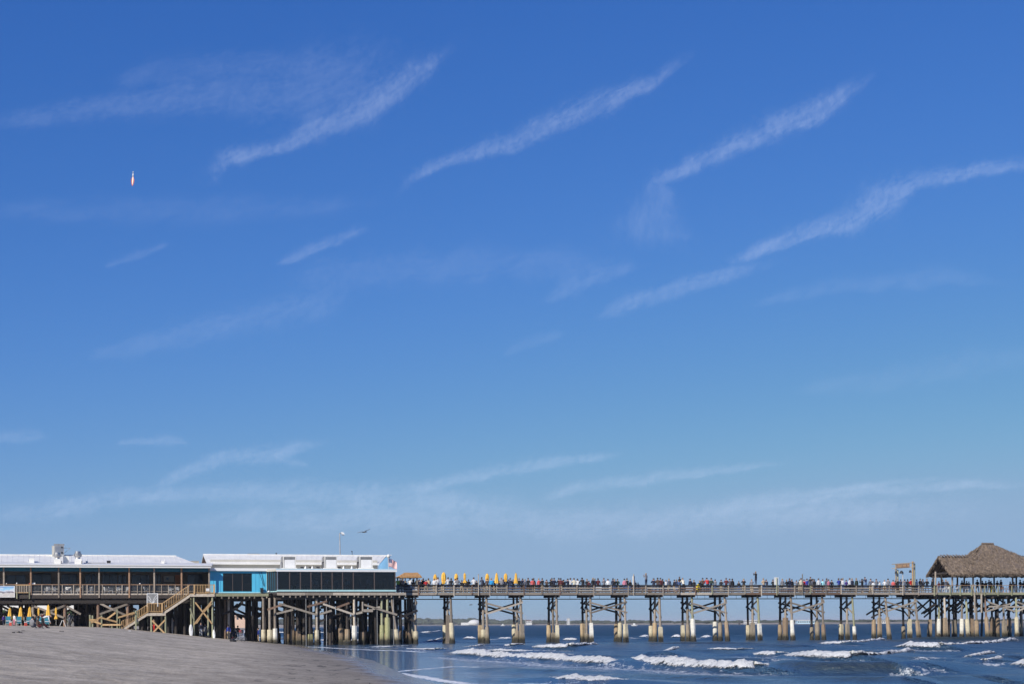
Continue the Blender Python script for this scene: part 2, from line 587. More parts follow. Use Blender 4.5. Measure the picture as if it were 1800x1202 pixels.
ys = np.concatenate([np.linspace(-120, 18, 16), np.geomspace(20, 320, 620), np.geomspace(330, 3200, 70)])
off = np.concatenate([np.geomspace(-3000, -130, 16), np.linspace(-120, -60, 40), np.linspace(-59.5, 18, 260), np.linspace(20, 60, 8)])
Yg, Og = np.meshgrid(ys, off, indexing='ij')
Xg = shore_x(Yg) + Og
Zg = sand_z(Xg, Yg)
dryk = np.clip((inland(Xg, Yg) - 2) / 8, 0, 1)
Zg = Zg + dryk * (0.034 * vnoise(Xg * 1.0, Yg * 1.0, 3, 4) + 0.035 * vnoise(Xg * .3, Yg * .25, 5, 2)) * np.clip((400 - Yg) / 200, 0, 1)
beach = grid_mesh('beach', Xg, Yg, Zg, SAND)
tag(beach, 'grey sand beach sloping down to the surf', None, None, 'structure')

# ------------------------------------------------------------------ sea
# breaker toes read off the photograph, then surveyed onto the water plane: points, height, roll width
BREAKERS = [
    ([(818, 1153), (880, 1159), (960, 1163), (1040, 1169), (1098, 1172)], .62, 'long white breaker running from the wet sand toward the middle of the surf'),
    ([(1100, 1170), (1180, 1176), (1250, 1180), (1320, 1183), (1388, 1180)], .66, 'long white breaker ending beside the dark olive wave face'),
    ([(955, 1196), (1010, 1198), (1060, 1200), (1118, 1201)], .36, 'low white breaker nearest the bottom edge of the picture'),
    ([(1146, 1149), (1170, 1149), (1190, 1145)], .52, 'short white breaker standing alone in front of the middle pier piles'),
    ([(1316, 1153), (1360, 1154), (1395, 1153)], .45, 'short white breaker joined to the left end of the right-hand long breaker'),
    ([(1392, 1156), (1440, 1160), (1500, 1161), (1560, 1158), (1585, 1154)], .62, 'long white breaker in the open water below the wooden entry arch'),
    ([(1441, 1133), (1480, 1134), (1520, 1132), (1543, 1129)], .58, 'white breaker close in front of the piles left of the entry arch'),
    ([(1584, 1139), (1630, 1141), (1690, 1140), (1740, 1137), (1765, 1133)], .68, 'white breaker close in front of the thatched pavilion piles'),
    ([(1676, 1159), (1705, 1160), (1745, 1155)], .55, 'upper of two stacked white breakers below the thatched pavilion'),
    ([(1690, 1168), (1730, 1170), (1770, 1164)], .55, 'lower of two stacked white breakers below the thatched pavilion'),
    ([(1783, 1173), (1830, 1176), (1880, 1175)], .6, 'white breaker cut off by the right edge of the picture'),
    ([(1590, 1183), (1606, 1184), (1625, 1181)], .42, 'small white splash on the crest of the olive wave'),
    ([(930, 1140), (970, 1141), (1010, 1141), (1042, 1138)], .62, 'white breaker in front of the third and fourth open pier bents'),
    ([(845, 1144), (890, 1145), (950, 1146)], .26, 'thin white breaker left of the breaker under the middle bents'),
    ([(795, 1140), (825, 1139), (850, 1137)], .34, 'small white wash just beyond the sand edge under the pier'),
    ([(868, 1137), (900, 1137), (925, 1136)], .45, 'small white breaker beside the second open pier bent'),
    ([(737, 1112), (760, 1112), (770, 1110)], .55, 'distant white breaker seen through the first open bay of the pier'),
    ([(738, 1127), (765, 1127), (778, 1126)], .5, 'white breaker under the first open bay of the pier'),
    ([(814, 1123), (836, 1123)], .5, 'white breaker seen through the second open bay of the pier'),
    ([(876, 1123), (900, 1124)], .45, 'white breaker seen through the third open bay of the pier'),
    ([(986, 1126), (1018, 1126)], .5, 'white breaker seen through the fifth open bay of the pier'),
    ([(1126, 1120), (1140, 1121)], .6, 'white splash seen through the seventh open bay of the pier'),
    ([(1180, 1121), (1197, 1121)], .6, 'white splash seen through the eighth open bay of the pier'),
    ([(1232, 1121), (1250, 1122)], .5, 'white splash seen through the ninth open bay of the pier'),
    ([(700, 1141), (760, 1142), (790, 1141)], .22, 'thin line of wash left of the first open pier bent'),
    ([(445, 1121), (490, 1123), (560, 1121)], .3, 'white wash seen between piles under the blue walled restaurant'),
    ([(905, 1150), (960, 1151), (1010, 1151)], .22, 'thin wash line just beyond the left end of the long breaker'),
    ([(1600, 1166), (1640, 1167), (1668, 1166)], .26, 'thin white crest left of the two stacked breakers'),
    ([(1420, 1147), (1480, 1149), (1540, 1148)], .24, 'thin white crest between the entry arch breaker and the pier piles'),
    ([(1240, 1141), (1290, 1142), (1330, 1141)], .24, 'thin white crest right of the short lone breaker'),
    ([(640, 1137), (690, 1137), (720, 1136)], .2, 'thin wash line at the foot of the greenish piles'),
    ([(470, 1112), (560, 1112), (640, 1113)], .45, 'distant white breaker seen under the glass walled restaurant'),
    ([(560, 1126), (620, 1127), (690, 1127)], .35, 'white breaker seen under the glass walled restaurant close to its piles'),
]
SWELLS = [  # unbroken wave faces: crest line, height
    ([(1385, 1181), (1450, 1184), (1520, 1184), (1600, 1183), (1680, 1181)], .75),
    ([(1690, 1196), (1750, 1195), (1830, 1192)], .35),
    ([(1300, 1136), (1400, 1137), (1440, 1135)], .35),
    ([(1720, 1166), (1760, 1166), (1810, 1164)], .55),
    ([(1190, 1147), (1260, 1147), (1310, 1149)], .35),
    ([(1620, 1123), (1700, 1123), (1820, 1122)], .5),
    ([(1040, 1155), (1080, 1155)], .3),
    ([(870, 1176), (930, 1179), (990, 1180)], .22), ([(1120, 1190), (1200, 1194), (1290, 1196)], .3), ([(1130, 1160), (1200, 1163), (1270, 1166)], .3),
    ([(1400, 1145), (1480, 1147), (1560, 1147)], .3), ([(1600, 1160), (1640, 1161)], .35), ([(1440, 1196), (1530, 1198), (1620, 1197)], .32), ([(1180, 1131), (1290, 1131)], .3),
    ([(1480, 1171), (1560, 1172), (1640, 1171)], .3), ([(1560, 1126), (1600, 1127)], .3),
    ([(1290, 1160), (1330, 1160)], .3),
]
def polyline(pts, step):
    w = [Vector((*on_water(x, y), 0)) for x, y in pts]
    # smooth Catmull-Rom through the surveyed points
    P = [2 * w[0] - w[1]] + w + [2 * w[-1] - w[-2]]
    out = []
    for i in range(1, len(P) - 2):
        p0, p1, p2, p3 = P[i - 1], P[i], P[i + 1], P[i + 2]
        n = max(2, int((p2 - p1).length / step))
        for k in range(n):
            t = k / n
            out.append(0.5 * ((2 * p1) + (p2 - p0) * t + (2 * p0 - 5 * p1 + 4 * p2 - p3) * t * t + (3 * p1 - p0 - 3 * p2 + p3) * t ** 3))
    out.append(P[-2])
    return out

cols = np.arange(-150, 2500, 4.5)
rows = np.concatenate([np.geomspace(30, 430, 900), np.geomspace(431.5, 2600, 420), np.geomspace(2650, 90000, 30)])
Yw, Cw = np.meshgrid(rows, cols, indexing='ij')
Xw = (Cw - PPX) / F * Yw
offsh = -inland(Xw, Yw)
chop_k = np.clip((offsh - 1.5) / 9, 0.0, 1) ** .8 * np.clip((2600 - Yw) / 800, 0, 1)
Zw = np.zeros_like(Xw)
rr_ = random.Random(21)
for i in range(28):
    lam = 0.9 * 1.14 ** i * rr_.uniform(.9, 1.1)
    a = R(180 + 40 + rr_.uniform(-95, 95))
    k = math.tau / lam
    ph = k * (Xw * math.cos(a) + Yw * math.sin(a)) + rr_.uniform(0, 6.28) + 1.1 * np.sin(0.045 * Xw * rr_.uniform(.6, 1.5) - .06 * Yw * rr_.uniform(.6, 1.5) + i)
    s_ = np.sin(ph)
    Zw += 0.0115 * lam ** 0.82 * (1 if lam < 12 else .6) * (0.65 * s_ + 0.35 * (1 - np.abs(np.cos(ph / 2)) * 2)) * np.clip(lam / (Yw * .0095) - .25, 0.0, 1)
grp_ = 0.55 + 0.45 * vnoise(Xw * .05, Yw * .05, 77, 2)
Zw *= chop_k * np.clip(grp_, .45, 1.25)
Zw *= 1 - .72 * np.clip(1 - (offsh - 20) / 90, 0, 1) * np.clip((330 - Yw) / 150, 0, 1)
FOAM = np.zeros_like(Xw)
THIN = np.zeros_like(Xw)
near = Yw < 600
def ridge(pts, h, back, front, foam, tail):
    pl = polyline(pts, 1.2)
    P = np.array([(p.x, p.y) for p in pl])
    d0 = P[0] - P[min(3, len(P) - 1)]; d1 = P[-1] - P[max(-4, -len(P))]
    ext = tail
    P = np.vstack([P[0] + d0 / np.hypot(*d0) * ext, P, P[-1] + d1 / np.hypot(*d1) * ext])
    L = np.concatenate([[0], np.cumsum(np.hypot(*(P[1:] - P[:-1]).T))])
    lo, hi = P.min(0) - 14, P.max(0) + 14
    sel = (Xw > lo[0]) & (Xw < hi[0]) & (Yw > lo[1]) & (Yw < hi[1])
    x, y = Xw[sel], Yw[sel]
    best = np.full(x.shape, 1e9); q = np.zeros_like(x); al = np.zeros_like(x)
    for i in range(len(P) - 1):
        d = P[i + 1] - P[i]; l = np.hypot(*d); d = d / l
        n = np.array((-d[1], d[0]))
        if n[0] * .97 + n[1] * .2 < 0: n = -n        # n points out to sea
        rx, ry = x - P[i, 0], y - P[i, 1]
        a_ = rx * d[0] + ry * d[1]
        ac = np.clip(a_, 0, l)
        px, py = rx - ac * d[0], ry - ac * d[1]
        dist = np.hypot(px, py)
        b = dist < best
        best = np.where(b, dist, best)
        q = np.where(b, np.where(rx * n[0] + ry * n[1] >= 0, 1, -1) * dist, q)
        al = np.where(b, L[i] + a_, al)
    end = np.clip(np.minimum(al, L[-1] - al) / (tail * 1.4), 0, 1)
    end = end * end * (3 - 2 * end)
    prof = np.where(q > 0, np.exp(-(q / back) ** 2), np.exp(-(q / front) ** 2))
    Zw[sel] = Zw[sel] * (1 - .6 * prof * end) + h * prof * end
    if not foam:
        THIN[sel] = np.maximum(THIN[sel], .7 * np.exp(-((q + .5) / .8) ** 2) * end)
    if foam:
        fo = np.exp(-((q + 2.2) / 2.6) ** 2) * end
        FOAM[sel] = np.maximum(FOAM[sel], foam * fo)
for pts, h, lab in BREAKERS:
    # the crest lies behind the toe line
    ridge(pts, h * .62, 2.4, 0.7, .70, 7.0 if len(pts) > 2 else 3.0)
for pts, h in SWELLS:
    ridge(pts, h * .72, 2.8, .95, 0.0, 6.0)
# thin foam lines of the last wash
for pts, k in (([(500, 1134.5), (560, 1137), (630, 1140.5), (740, 1144), (860, 1144)], 1.0),
               ([(688, 1181), (715, 1178), (745, 1175), (795, 1170.5), (835, 1171)], .85),
               ([(700, 1183), (735, 1188), (775, 1195), (830, 1203)], 1.0),
               ([(900, 1142), (1000, 1146), (1060, 1146)], .5), ([(1100, 1139), (1170, 1141), (1230, 1139)], .35),
               ([(1540, 1146), (1640, 1150), (1700, 1152)], .45), ([(1640, 1129), (1720, 1127), (1790, 1126)], .4)):
    pl = polyline(pts, 1.0)
    P = np.array([(p.x, p.y) for p in pl])
    lo, hi = P.min(0) - 4, P.max(0) + 4
    sel = (Xw > lo[0]) & (Xw < hi[0]) & (Yw > lo[1]) & (Yw < hi[1])
    x, y = Xw[sel], Yw[sel]
    best = np.full(x.shape, 1e9)
    for i in range(len(P)):
        best = np.minimum(best, np.hypot(x - P[i, 0] , (y - P[i, 1]) * .6))
    FOAM[sel] = np.maximum(FOAM[sel], k * np.exp(-(best / .75) ** 2))

def water_material():
    m, nt, bs, out = new_mat('sea_water')
    at = node(nt, 'ShaderNodeAttribute', attribute_name='foam')
    sh = node(nt, 'ShaderNodeAttribute', attribute_name='shoal')
    dist = node(nt, 'ShaderNodeCameraData')
    body = mixc(nt, sh.outputs['Fac'], (0.007, 0.032, 0.056), (0.040, 0.085, 0.150))
    th = node(nt, 'ShaderNodeAttribute', attribute_name='thin')
    body = mixc(nt, th.outputs['Fac'], body, (0.040, 0.048, 0.040))   # olive painted in for silty light through a thin rising crest
    n1 = noise_fac(nt, wpos(nt, (1.0, .55, 1), R(12)), 2.6, 6, 0.75, 0.5)
    n2 = noise_fac(nt, wpos(nt, (1, 1, 1)), 9.0, 3, 0.7)
    nn = math_n(nt, 'ADD', math_n(nt, 'MULTIPLY', n1, 0.7), math_n(nt, 'MULTIPLY', n2, 0.3))
    thr = math_n(nt, 'SUBTRACT', 0.83, math_n(nt, 'MULTIPLY', at.outputs['Fac'], 0.52))
    fm = math_n(nt, 'MULTIPLY', math_n(nt, 'SUBTRACT', nn, thr), 9.0, True)
    cc = mixc(nt, fm, body, (0.72, 0.74, 0.75))
    nt.links.new(cc, bs.inputs['Base Color'])
    rr = node(nt, 'ShaderNodeMapRange')
    ch = node(nt, 'ShaderNodeAttribute', attribute_name='chop')
    # ripples too small to model are roughness: glassy in the last wash, rough in open water
    nt.links.new(math_n(nt, 'ADD', math_n(nt, 'MULTIPLY', ch.outputs['Fac'], math_n(nt, 'SUBTRACT', 0.36, math_n(nt, 'MULTIPLY', sh.outputs['Fac'], 0.24))), 0.07), rr.inputs['To Min'])
    rr.inputs['To Max'].default_value = 0.8
    nt.links.new(fm, rr.inputs['Value'])
    nt.links.new(rr.outputs[0], bs.inputs['Roughness'])
    bs.inputs['IOR'].default_value = 1.333
    # ripples: short crests broken by longer gusts, calm in the thin wash
    r1 = noise_fac(nt, wpos(nt, (1.0, .75, 1), R(25)), 1.3, 5, 0.7, 0.6)
    r2 = noise_fac(nt, wpos(nt, (.30, .26, 1), R(4)), 1.0, 5, 0.65, 0.3)
    hh = math_n(nt, 'ADD', math_n(nt, 'MULTIPLY', r1, 0.28), math_n(nt, 'MULTIPLY', r2, 0.9))
    b = node(nt, 'ShaderNodeBump')
    b.inputs['Distance'].default_value = 1.0
    st = node(nt, 'ShaderNodeMapRange')
    st.inputs['To Min'].default_value = 0.30
    st.inputs['To Max'].default_value = 1.0
    nt.links.new(ch.outputs['Fac'], st.inputs['Value'])
    nt.links.new(st.outputs[0], b.inputs['Strength'])
    nt.links.new(hh, b.inputs['Height'])
    nt.links.new(b.outputs[0], bs.inputs['Normal'])
    return m
WATER = water_material()
shoal = np.clip(1 - (offsh - 10) / 120, 0, 1) * np.clip((330 - Yw) / 150, 0, 1)
chopa = np.clip((offsh - 1) / 18, 0, 1) ** .8
sea = grid_mesh('sea', Xw, Yw, Zw, WATER, keep=(offsh > -14), attrs={'foam': FOAM, 'shoal': shoal, 'chop': chopa, 'thin': THIN})
tag(sea, 'choppy blue sea with low surf rolling to the beach', None, None, 'structure')
# the rest of the sea, either side of and behind the view
mb = MB()
def skirt(x0, x1, y0, y1):
    mb.add([(x0, y0, -.12), (x1, y0, -.12), (x1, y1, -.12), (x0, y1, -.12)], [(0, 1, 2, 3)])
skirt(-20, 4000, -3000, 30)
skirt(12, 60000, 30, 60000)
o = mb.build('sea_beyond', WATER)
tag(o, None, None, None, 'structure')

def foam_material():
    m, nt, bs, out = new_mat('foam')
    at = node(nt, 'ShaderNodeAttribute', attribute_name='edge')
    n1 = noise_fac(nt, wpos(nt, (1, 1, 1)), 3.2, 6, 0.75, 0.4)
    n2 = noise_fac(nt, wpos(nt, (1, 1, 1)), 13.0, 3, 0.7)
    nn = math_n(nt, 'ADD', math_n(nt, 'MULTIPLY', n1, 0.6), math_n(nt, 'MULTIPLY', n2, 0.4))
    al = math_n(nt, 'MULTIPLY', math_n(nt, 'SUBTRACT', nn, math_n(nt, 'SUBTRACT', 0.74, math_n(nt, 'MULTIPLY', at.outputs['Fac'], 0.42))), 10.0, True)
    cc = ramp(nt, nn, [(0.34, (0.30, 0.33, 0.34)), (0.46, (0.68, 0.69, 0.69)), (0.60, (0.86, 0.86, 0.84))])
    nt.links.new(cc, bs.inputs['Base Color'])
    nt.links.new(al, bs.inputs['Alpha'])
    bs.inputs['Roughness'].default_value = 0.9
    bs.inputs['Specular IOR Level'].default_value = 0.1
    bump(nt, bs, nn, 1.0, 0.25)
    return m
FOAM_M = foam_material()

def breaker(pts, h, label):
    # the crest runs on a little past the white water at both ends
    a, b, c, d = pts[0], pts[1], pts[-2], pts[-1]
    e = .10 * (pts[-1][0] - pts[0][0])
    pts = [(a[0] - e, a[1] - e * (b[1] - a[1]) / (b[0] - a[0]))] + list(pts) + [(d[0] + e * 1.3, d[1] + e * 1.3 * (d[1] - c[1]) / (d[0] - c[0]))]
    h = h * .77
    pl = polyline(pts, .14)
    n, m = len(pl), 17
    L = sum((pl[i + 1] - pl[i]).length for i in range(n - 1))
    X = np.zeros((n, m)); Y = np.zeros((n, m)); Z = np.zeros((n, m)); E = np.zeros((n, m))
    acc = 0.0
    base = pl[n // 2].copy()
    for i, p in enumerate(pl):
        d = (pl[min(i + 1, n - 1)] - pl[max(i - 1, 0)]).normalized()
        nv = Vector((-d.y, d.x, 0))
        if nv.x * .97 + nv.y * .2 < 0: nv = -nv
        if i: acc += (pl[i] - pl[i - 1]).length
        e = min(acc, L - acc)
        k = .05 + .95 * min(1.0, (e + .05) / min(5.0, L * .36)) ** .8
        lump = 1 + .30 * noise.noise((acc * .35, h * 40, 1.7)) + .14 * noise.noise((acc * 1.5, h * 40, 4.1)) + .08 * noise.noise((acc * 3.6, h * 40, 9.1))
        for j in range(m):
            w = j / (m - 1)                      # 0 behind the crest .. 1 at the toe
            q = (.7 - 1.75 * w) * (.45 + .6 * h) * (1 + .25 * noise.noise((acc * .8, w * 2, 7.7)))
            z = h * k * lump * (max(0.0, 1 - (abs(w - .3) / (.7 if w > .3 else .42)) ** 1.7)) * 1.08
            nz = noise.noise((acc * 2.3, w * 5.0, h * 17)) * .8 + noise.noise((acc * 5.5, w * 9, h * 9)) * .7
            z += nz * .20 * (h + .1) * k * (1 - abs(w - .4))
            c = p + nv * (q + nz * .12)
            X[i, j], Y[i, j], Z[i, j] = c.x - base.x, c.y - base.y, max(-.05, z) + .015
            E[i, j] = min(1.0, 2.6 * min(w + .10, 1.04 - w)) * (0.4 + .6 * k)
    o = grid_mesh('breaking_wave', X, Y, Z, FOAM_M, attrs={'edge': E})
    o.location = base
    tag(o, label, 'breaking wave', 'white breakers rolling to the beach')
for a in BREAKERS:
    breaker(*a)

# ------------------------------------------------------------------ far coast
COAST = [(-420, 1150), (-330, 1700), (-265, 2350), (-215, 2850), (-105, 2800), (20, 2520), (130, 2200), (235, 1860), (300, 1640), (390, 1560), (480, 1500), (720, 1400), (1300, 1250), (2600, 900)]
def coast_pt(f):
    f = max(0, min(len(COAST) - 1.0001, f)); i = int(f); t = f - i
    return (COAST[i][0] * (1 - t) + COAST[i + 1][0] * t, COAST[i][1] * (1 - t) + COAST[i + 1][1] * t)
nf = 400
Xc = np.zeros((nf, 9)); Yc = np.zeros((nf, 9)); Zc = np.zeros((nf, 9))
for i in range(nf):
    f = i / (nf - 1) * (len(COAST) - 1)
    x, y = coast_pt(f)
    d = math.hypot(x, y)
    ux, uy = x / d, y / d
    for j, (b, z) in enumerate(((-30, -2.5), (0, -.1), (14, .9), (35, 1.8), (60, 2.2), (110, 2.3), (300, 2.4), (900, 2.4), (4000, 2.0))):
        wob = 10 * noise.noise((i * .13, 2.2, j * .4))
        Xc[i, j], Yc[i, j] = x + ux * (b + wob), y + uy * (b + wob)
        Zc[i, j] = z + (0.5 * noise.noise((i * .31, j, .4)) if 2 < j < 6 else 0)
mottled('coast_ground', (0.23, 0.20, 0.16), 0.35, 0.05, 0.95, 0.0, 0.2)
coast = grid_mesh('headland', Xc, Yc, Zc, MATS['coast_ground'])
tag(coast, 'low sandy headland across the bay', None, None, 'structure')

mb = MB()
r2 = random.Random(5)
def clump(mb, x, y, z, rx, rz, seed, mi=0):
    vs, fs = [], []
    n = 7
    rings = [(0.0, .75), (.45, 1.0), (.8, .72), (1.0, .25)]
    for zz, k in rings:
        for i in range(n):
            a = math.tau * i / n + seed
            j = k * (1 + .35 * noise.noise((seed * 3.1 + i, zz * 3, seed)))
            vs.append((x + rx * j * math.cos(a), y + rx * j * math.sin(a), z + rz * zz * (1 + .2 * noise.noise((i, seed, zz)))))
    for q in range(len(rings) - 1):
        for i in range(n):
            fs.append((q * n + i, q * n + (i + 1) % n, (q + 1) * n + (i + 1) % n, (q + 1) * n + i))
    fs.append(tuple(range(n * 3, n * 4)))
    mb.add(vs, fs, mi)
for i in range(1500):
    f = r2.uniform(0, len(COAST) - 2.2)
    x, y = coast_pt(f)
    d = math.hypot(x, y); b = r2.uniform(48, 210)
    px = x / y * F + PPX
    hgt = np.interp(px, [500, 700, 740, 860, 960, 1100, 1300, 1500, 1800, 2500], [9, 11, 12, 9, 6.2, 4.4, 3.2, 2.7, 2.4, 3]) * r2.uniform(.55, 1.1)
    clump(mb, x * (1 + b / d), y * (1 + b / d), 1.6, r2.uniform(5, 13), hgt * (1 + .25 * noise.noise((f * 5, 0, 0))), i * 1.37)
tl = mb.build('treeline', 'scrub')
tag(tl, 'dark far-off line of trees along the headland across the bay', None, None, 'stuff')

def far_block(name, label, cat, x0, x1, ytop, ybot, Y, mat, wins=(3, 2), depth=14, roof=None):
    a = at_depth(x0, ybot, Y); b = at_depth(x1, ytop, Y)
    root = wthing(name, label, cat, ((a.x + b.x) / 2, Y, 0))
    ORIG[root] = ((a.x + b.x) / 2, Y, 0)
    m = MB(); m.box(a.x, b.x, Y, Y + depth, 0.5, b.z)
    part(m, 'wall', mat, root)
    if roof:
        m = MB(); m.box(a.x - .5, b.x + .5, Y - .5, Y + depth + .5, b.z, b.z + (b.z - a.z) * .14 + .2)
        part(m, 'roof', roof, root)
    nx, nz = wins
    wdt, hgt = b.x - a.x, b.z - max(a.z, .8)
    for i in range(nx):
        for j in range(nz):
            xx = a.x + wdt * (i + .5) / nx; zz = max(a.z, .8) + hgt * (j + .55) / nz
            m = MB(); m.box(xx - wdt / nx * .28, xx + wdt / nx * .28, Y - .06, Y + .1, zz - hgt / nz * .25, zz + hgt / nz * .22)
            part(m, 'window', 'dark_pane', root)
    return root
# domed storage hall
rt = wthing('storage_dome', 'low white domed hall on the far headland behind the second open bay', 'building', at_depth(834, 1096, 2735))
ORIG[rt] = (0, 0, 0)
m = MB()
prof = [(11, -2), (11, 2.5), (9.8, 4.6), (7.5, 6.2), (4, 7.4), (1.0, 7.8)]
m.lathe(prof, 18); part(m, 'dome', 'stucco_white', rt, smooth=True)
m = MB(); m.box(-24, -9, -5, 5, -2, 2.6); part(m, 'wing', 'stucco_white', rt)
far_block('far_tower', 'slim white tower block on the far headland left of the sixth pier bent', 'building', 996.5, 1001.8, 1086, 1096.5, 2300, 'stucco_white', (2, 5), 6)
far_block('far_warehouse', 'small pale shed on the far headland between the fourth and fifth pier bents', 'building', 925, 935, 1090.5, 1095, 2480, 'stucco_white', (4, 1), 12, 'roof_rust')
far_block('cruise_terminal', 'long low white building on the far shore behind the bent left of the tallest photographer', 'building', 1310, 1331, 1090.5, 1097, 1640, 'stucco_white', (9, 2), 12, 'stucco_white')
far_block('harbour_shed', 'bluish white long shed on the far shore behind the bent beneath the notice board', 'building', 1402, 1432, 1090, 1095.5, 1590, 'pale_blue', (8, 1), 12, 'stucco_white')
far_block('harbour_office', 'small white building on the far shore under the lamp post', 'building', 1540, 1560, 1090.5, 1094.5, 1520, 'stucco_white', (6, 1), 10, 'stucco_white')
for x, yt, Y, lab in ((770.5, 1082, 2870, 'thin mast on the far headland behind the first open bay'), (924, 1079, 2500, 'lattice mast on the far headland beside the small pale shed')):
    p = at_depth(x, 1095, Y); q = at_depth(x, yt, Y)
    rt = wthing('radio_mast', lab, 'mast', (p.x, p.y, 0))
    m = MB(); m.tube((0, 0, 0), (0, 0, q.z), .55, .18, 6); part(m, 'shaft', 'galvanised', rt)
    for k in (.5, .8):
        m = MB(); m.box(-1.2, 1.2, -.15, .15, q.z * k, q.z * k + .4); part(m, 'crossarm', 'galvanised', rt)
p = at_depth(1299.7, 1096, 1500); q = at_depth(1299.7, 1089, 1500)
rt = wthing('channel_marker', 'dark channel marker tower standing in the water right of the ninth open bent', 'marker', (p.x, p.y, 0))
m = MB(); m.box(-.7, .7, -.7, .7, -.5, q.z * .8); part(m, 'tower', 'dark_wall', rt)
m = MB(); m.box(-.9, .9, -.9, .9, q.z * .8, q.z * .86); part(m, 'platform', 'black', rt)
m = MB(); m.tube((0, 0, q.z * .86), (0, 0, q.z), .3, .1, 8); part(m, 'lantern', 'black', rt)
for x, y, Y, lab in ((884, 1096.5, 1900, 'tiny white boat on the water behind the third open bay'), (1115, 1097.2, 1300, 'tiny white boat on the water behind the seventh open bay')):
    p = at_depth(x, y, Y)
    rt = wthing('motor_boat', lab, 'boat', (p.x, p.y, 0))
    m = MB()
    m.add([(-2.6, -.9, .9), (1.8, -.9, .9), (3.2, 0, 1.1), (1.8, .9, .9), (-2.6, .9, .9), (-2.4, -.6, -.2), (1.4, -.5, -.2), (2.6, 0, -.2), (1.4, .5, -.2), (-2.4, .6, -.2)],
          [(0, 1, 2, 3, 4), (0, 5, 6, 1), (1, 6, 7, 2), (2, 7, 8, 3), (3, 8, 9, 4), (4, 9, 5, 0)])
    part(m, 'hull', 'white_plastic', rt)
    m = MB(); m.box(-1, .7, -.6, .6, .9, 2.3); part(m, 'cabin', 'white_plastic', rt)

# ------------------------------------------------------------------ sea air
def haze_mat():
    m = bpy.data.materials.new('haze'); m.use_nodes = True
    nt = m.node_tree; nt.nodes.clear()
    out = nt.nodes.new('ShaderNodeOutputMaterial'); pv = nt.nodes.new('ShaderNodeVolumePrincipled')
    pv.inputs['Color'].default_value = (.85, .90, 1, 1)
    pv.inputs['Density'].default_value = 0.95e-4
    nt.links.new(pv.outputs[0], out.inputs['Volume'])
    MATS['haze'] = m
haze_mat()
mb = MB(); mb.box(-120000, 120000, -4000, 120000, -8, 30)
tag(mb.build('haze', 'haze'), None, None, None, 'stuff')

# ------------------------------------------------------------------ open pier walkway
DECK, RAIL = 6.45, 7.44
BENTS = [  # px of the near pile; (top y, colour) of the far, middle and near jackets
    (730, (1096, 'r'), (1101, 'c'), (1109, 'c')), (792, (1098, 'c'), None, (1094, 'c')),
    (855, (1098, 'r'), (1106, 'c'), (1101, 'g')), (915, (1097, 'c'), (1108, 'g'), (1096, 'g')),
    (978, (1098, 'r'), (1111, 'g'), (1098, 'c')), (1037.6, (1095, 'r'), (1113, 'g'), (1094, 'w')),
    (1098, (1096, 't'), (1094, 'c'), (1096, 'c')), (1159, (1099, 'c'), (1094, 'r'), (1101, 'c')),
    (1216, (1098, 'c'), (1097, 'g'), (1087, 'w')), (1273.7, (1092, 'w'), (1094, 'g'), (1092, 't')),
    (1331.7, (1098, 'c'), (1094, 'g'), (1095, 'w')), (1390, (1097, 't'), (1085, 'b'), (1089, 'w')),
    (1445, (1101, 'g'), (1093, 'g'), (1097, 'b')), (1498, (1096, 'c'), (1096, 'g'), (1100, 'w')),
    (1556, (1088, 't'), (1085, 't'), (1084, 't')), (1608, (1100, 'g'), (1087, 'c'), (1090, 't'))]
pier = thing('fishing_pier', 'long weathered timber pier walkway on jacketed piles running out over the surf', 'pier', 0, 0, DECK)

SLEEVES = {}
def sleeve_mesh(colour, var):
    k = (colour, var)
    if k not in SLEEVES:
        r = random.Random(var * 7 + 3)
        m = MB()
        n = 4 if var % 3 == 0 else (8 if var % 3 == 1 else 10)
        prof = []
        for j in range(7):
            z = j / 6
            prof.append(((1.12 if n == 4 else 1.0) * (1 + r.uniform(-.08, .08)) * (1.3, 1.26, 1.16, 1.0, 1.0, .98, .95)[j], z))
        m.lathe(prof, n)
        # knock the rim and the faces about a little
        m.v = [(x * (1 + .12 * noise.noise((x * 3, y * 3, z * 6 + var))), y * (1 + .05 * noise.noise((x * 3 + 9, y * 3, z * 5))), z + (.02 * noise.noise((x * 5, y * 5, var)) if z > .9 else 0)) for x, y, z in m.v]
        SLEEVES[k] = m.mesh('concrete_jacket', SLV[colour])
    return SLEEVES[k]

def piling(root, s, t, ztop, zbot, lean=(0, 0), mat='grey_wood', r=.16, jacket=None):
    """a timber pile with its jacket as a sub-part; lean moves the foot."""
    p = Vector((s + lean[0], t + lean[1], zbot)); q = Vector((s, t, ztop))
    o = pole(root, 'piling', mat, p, q, r)
    if jacket:
        top, colour, w = jacket
        f = (top - zbot) / (ztop - zbot)
        c = p.lerp(q, f * .5)
        me = sleeve_mesh(colour, rnd.randrange(6))
        j = bpy.data.objects.new('concrete_jacket', me)
        d = (q - p)
        L = top - zbot
        x = Vector((1, 0, 0)); z = d.normalized(); y = z.cross(x).normalized(); x = y.cross(z)
        M = Matrix((x, y, z)).transposed().to_4x4() @ Matrix.Rotation(rnd.uniform(-.3, .3) + (R(45) if True else 0), 4, 'Z')
        M.translation = p - Vector(ORIG[root])
        j.matrix_basis = o.matrix_basis.inverted() @ (M @ Matrix.Diagonal((w, w, L, 1)))
        link(j, o)
    return o

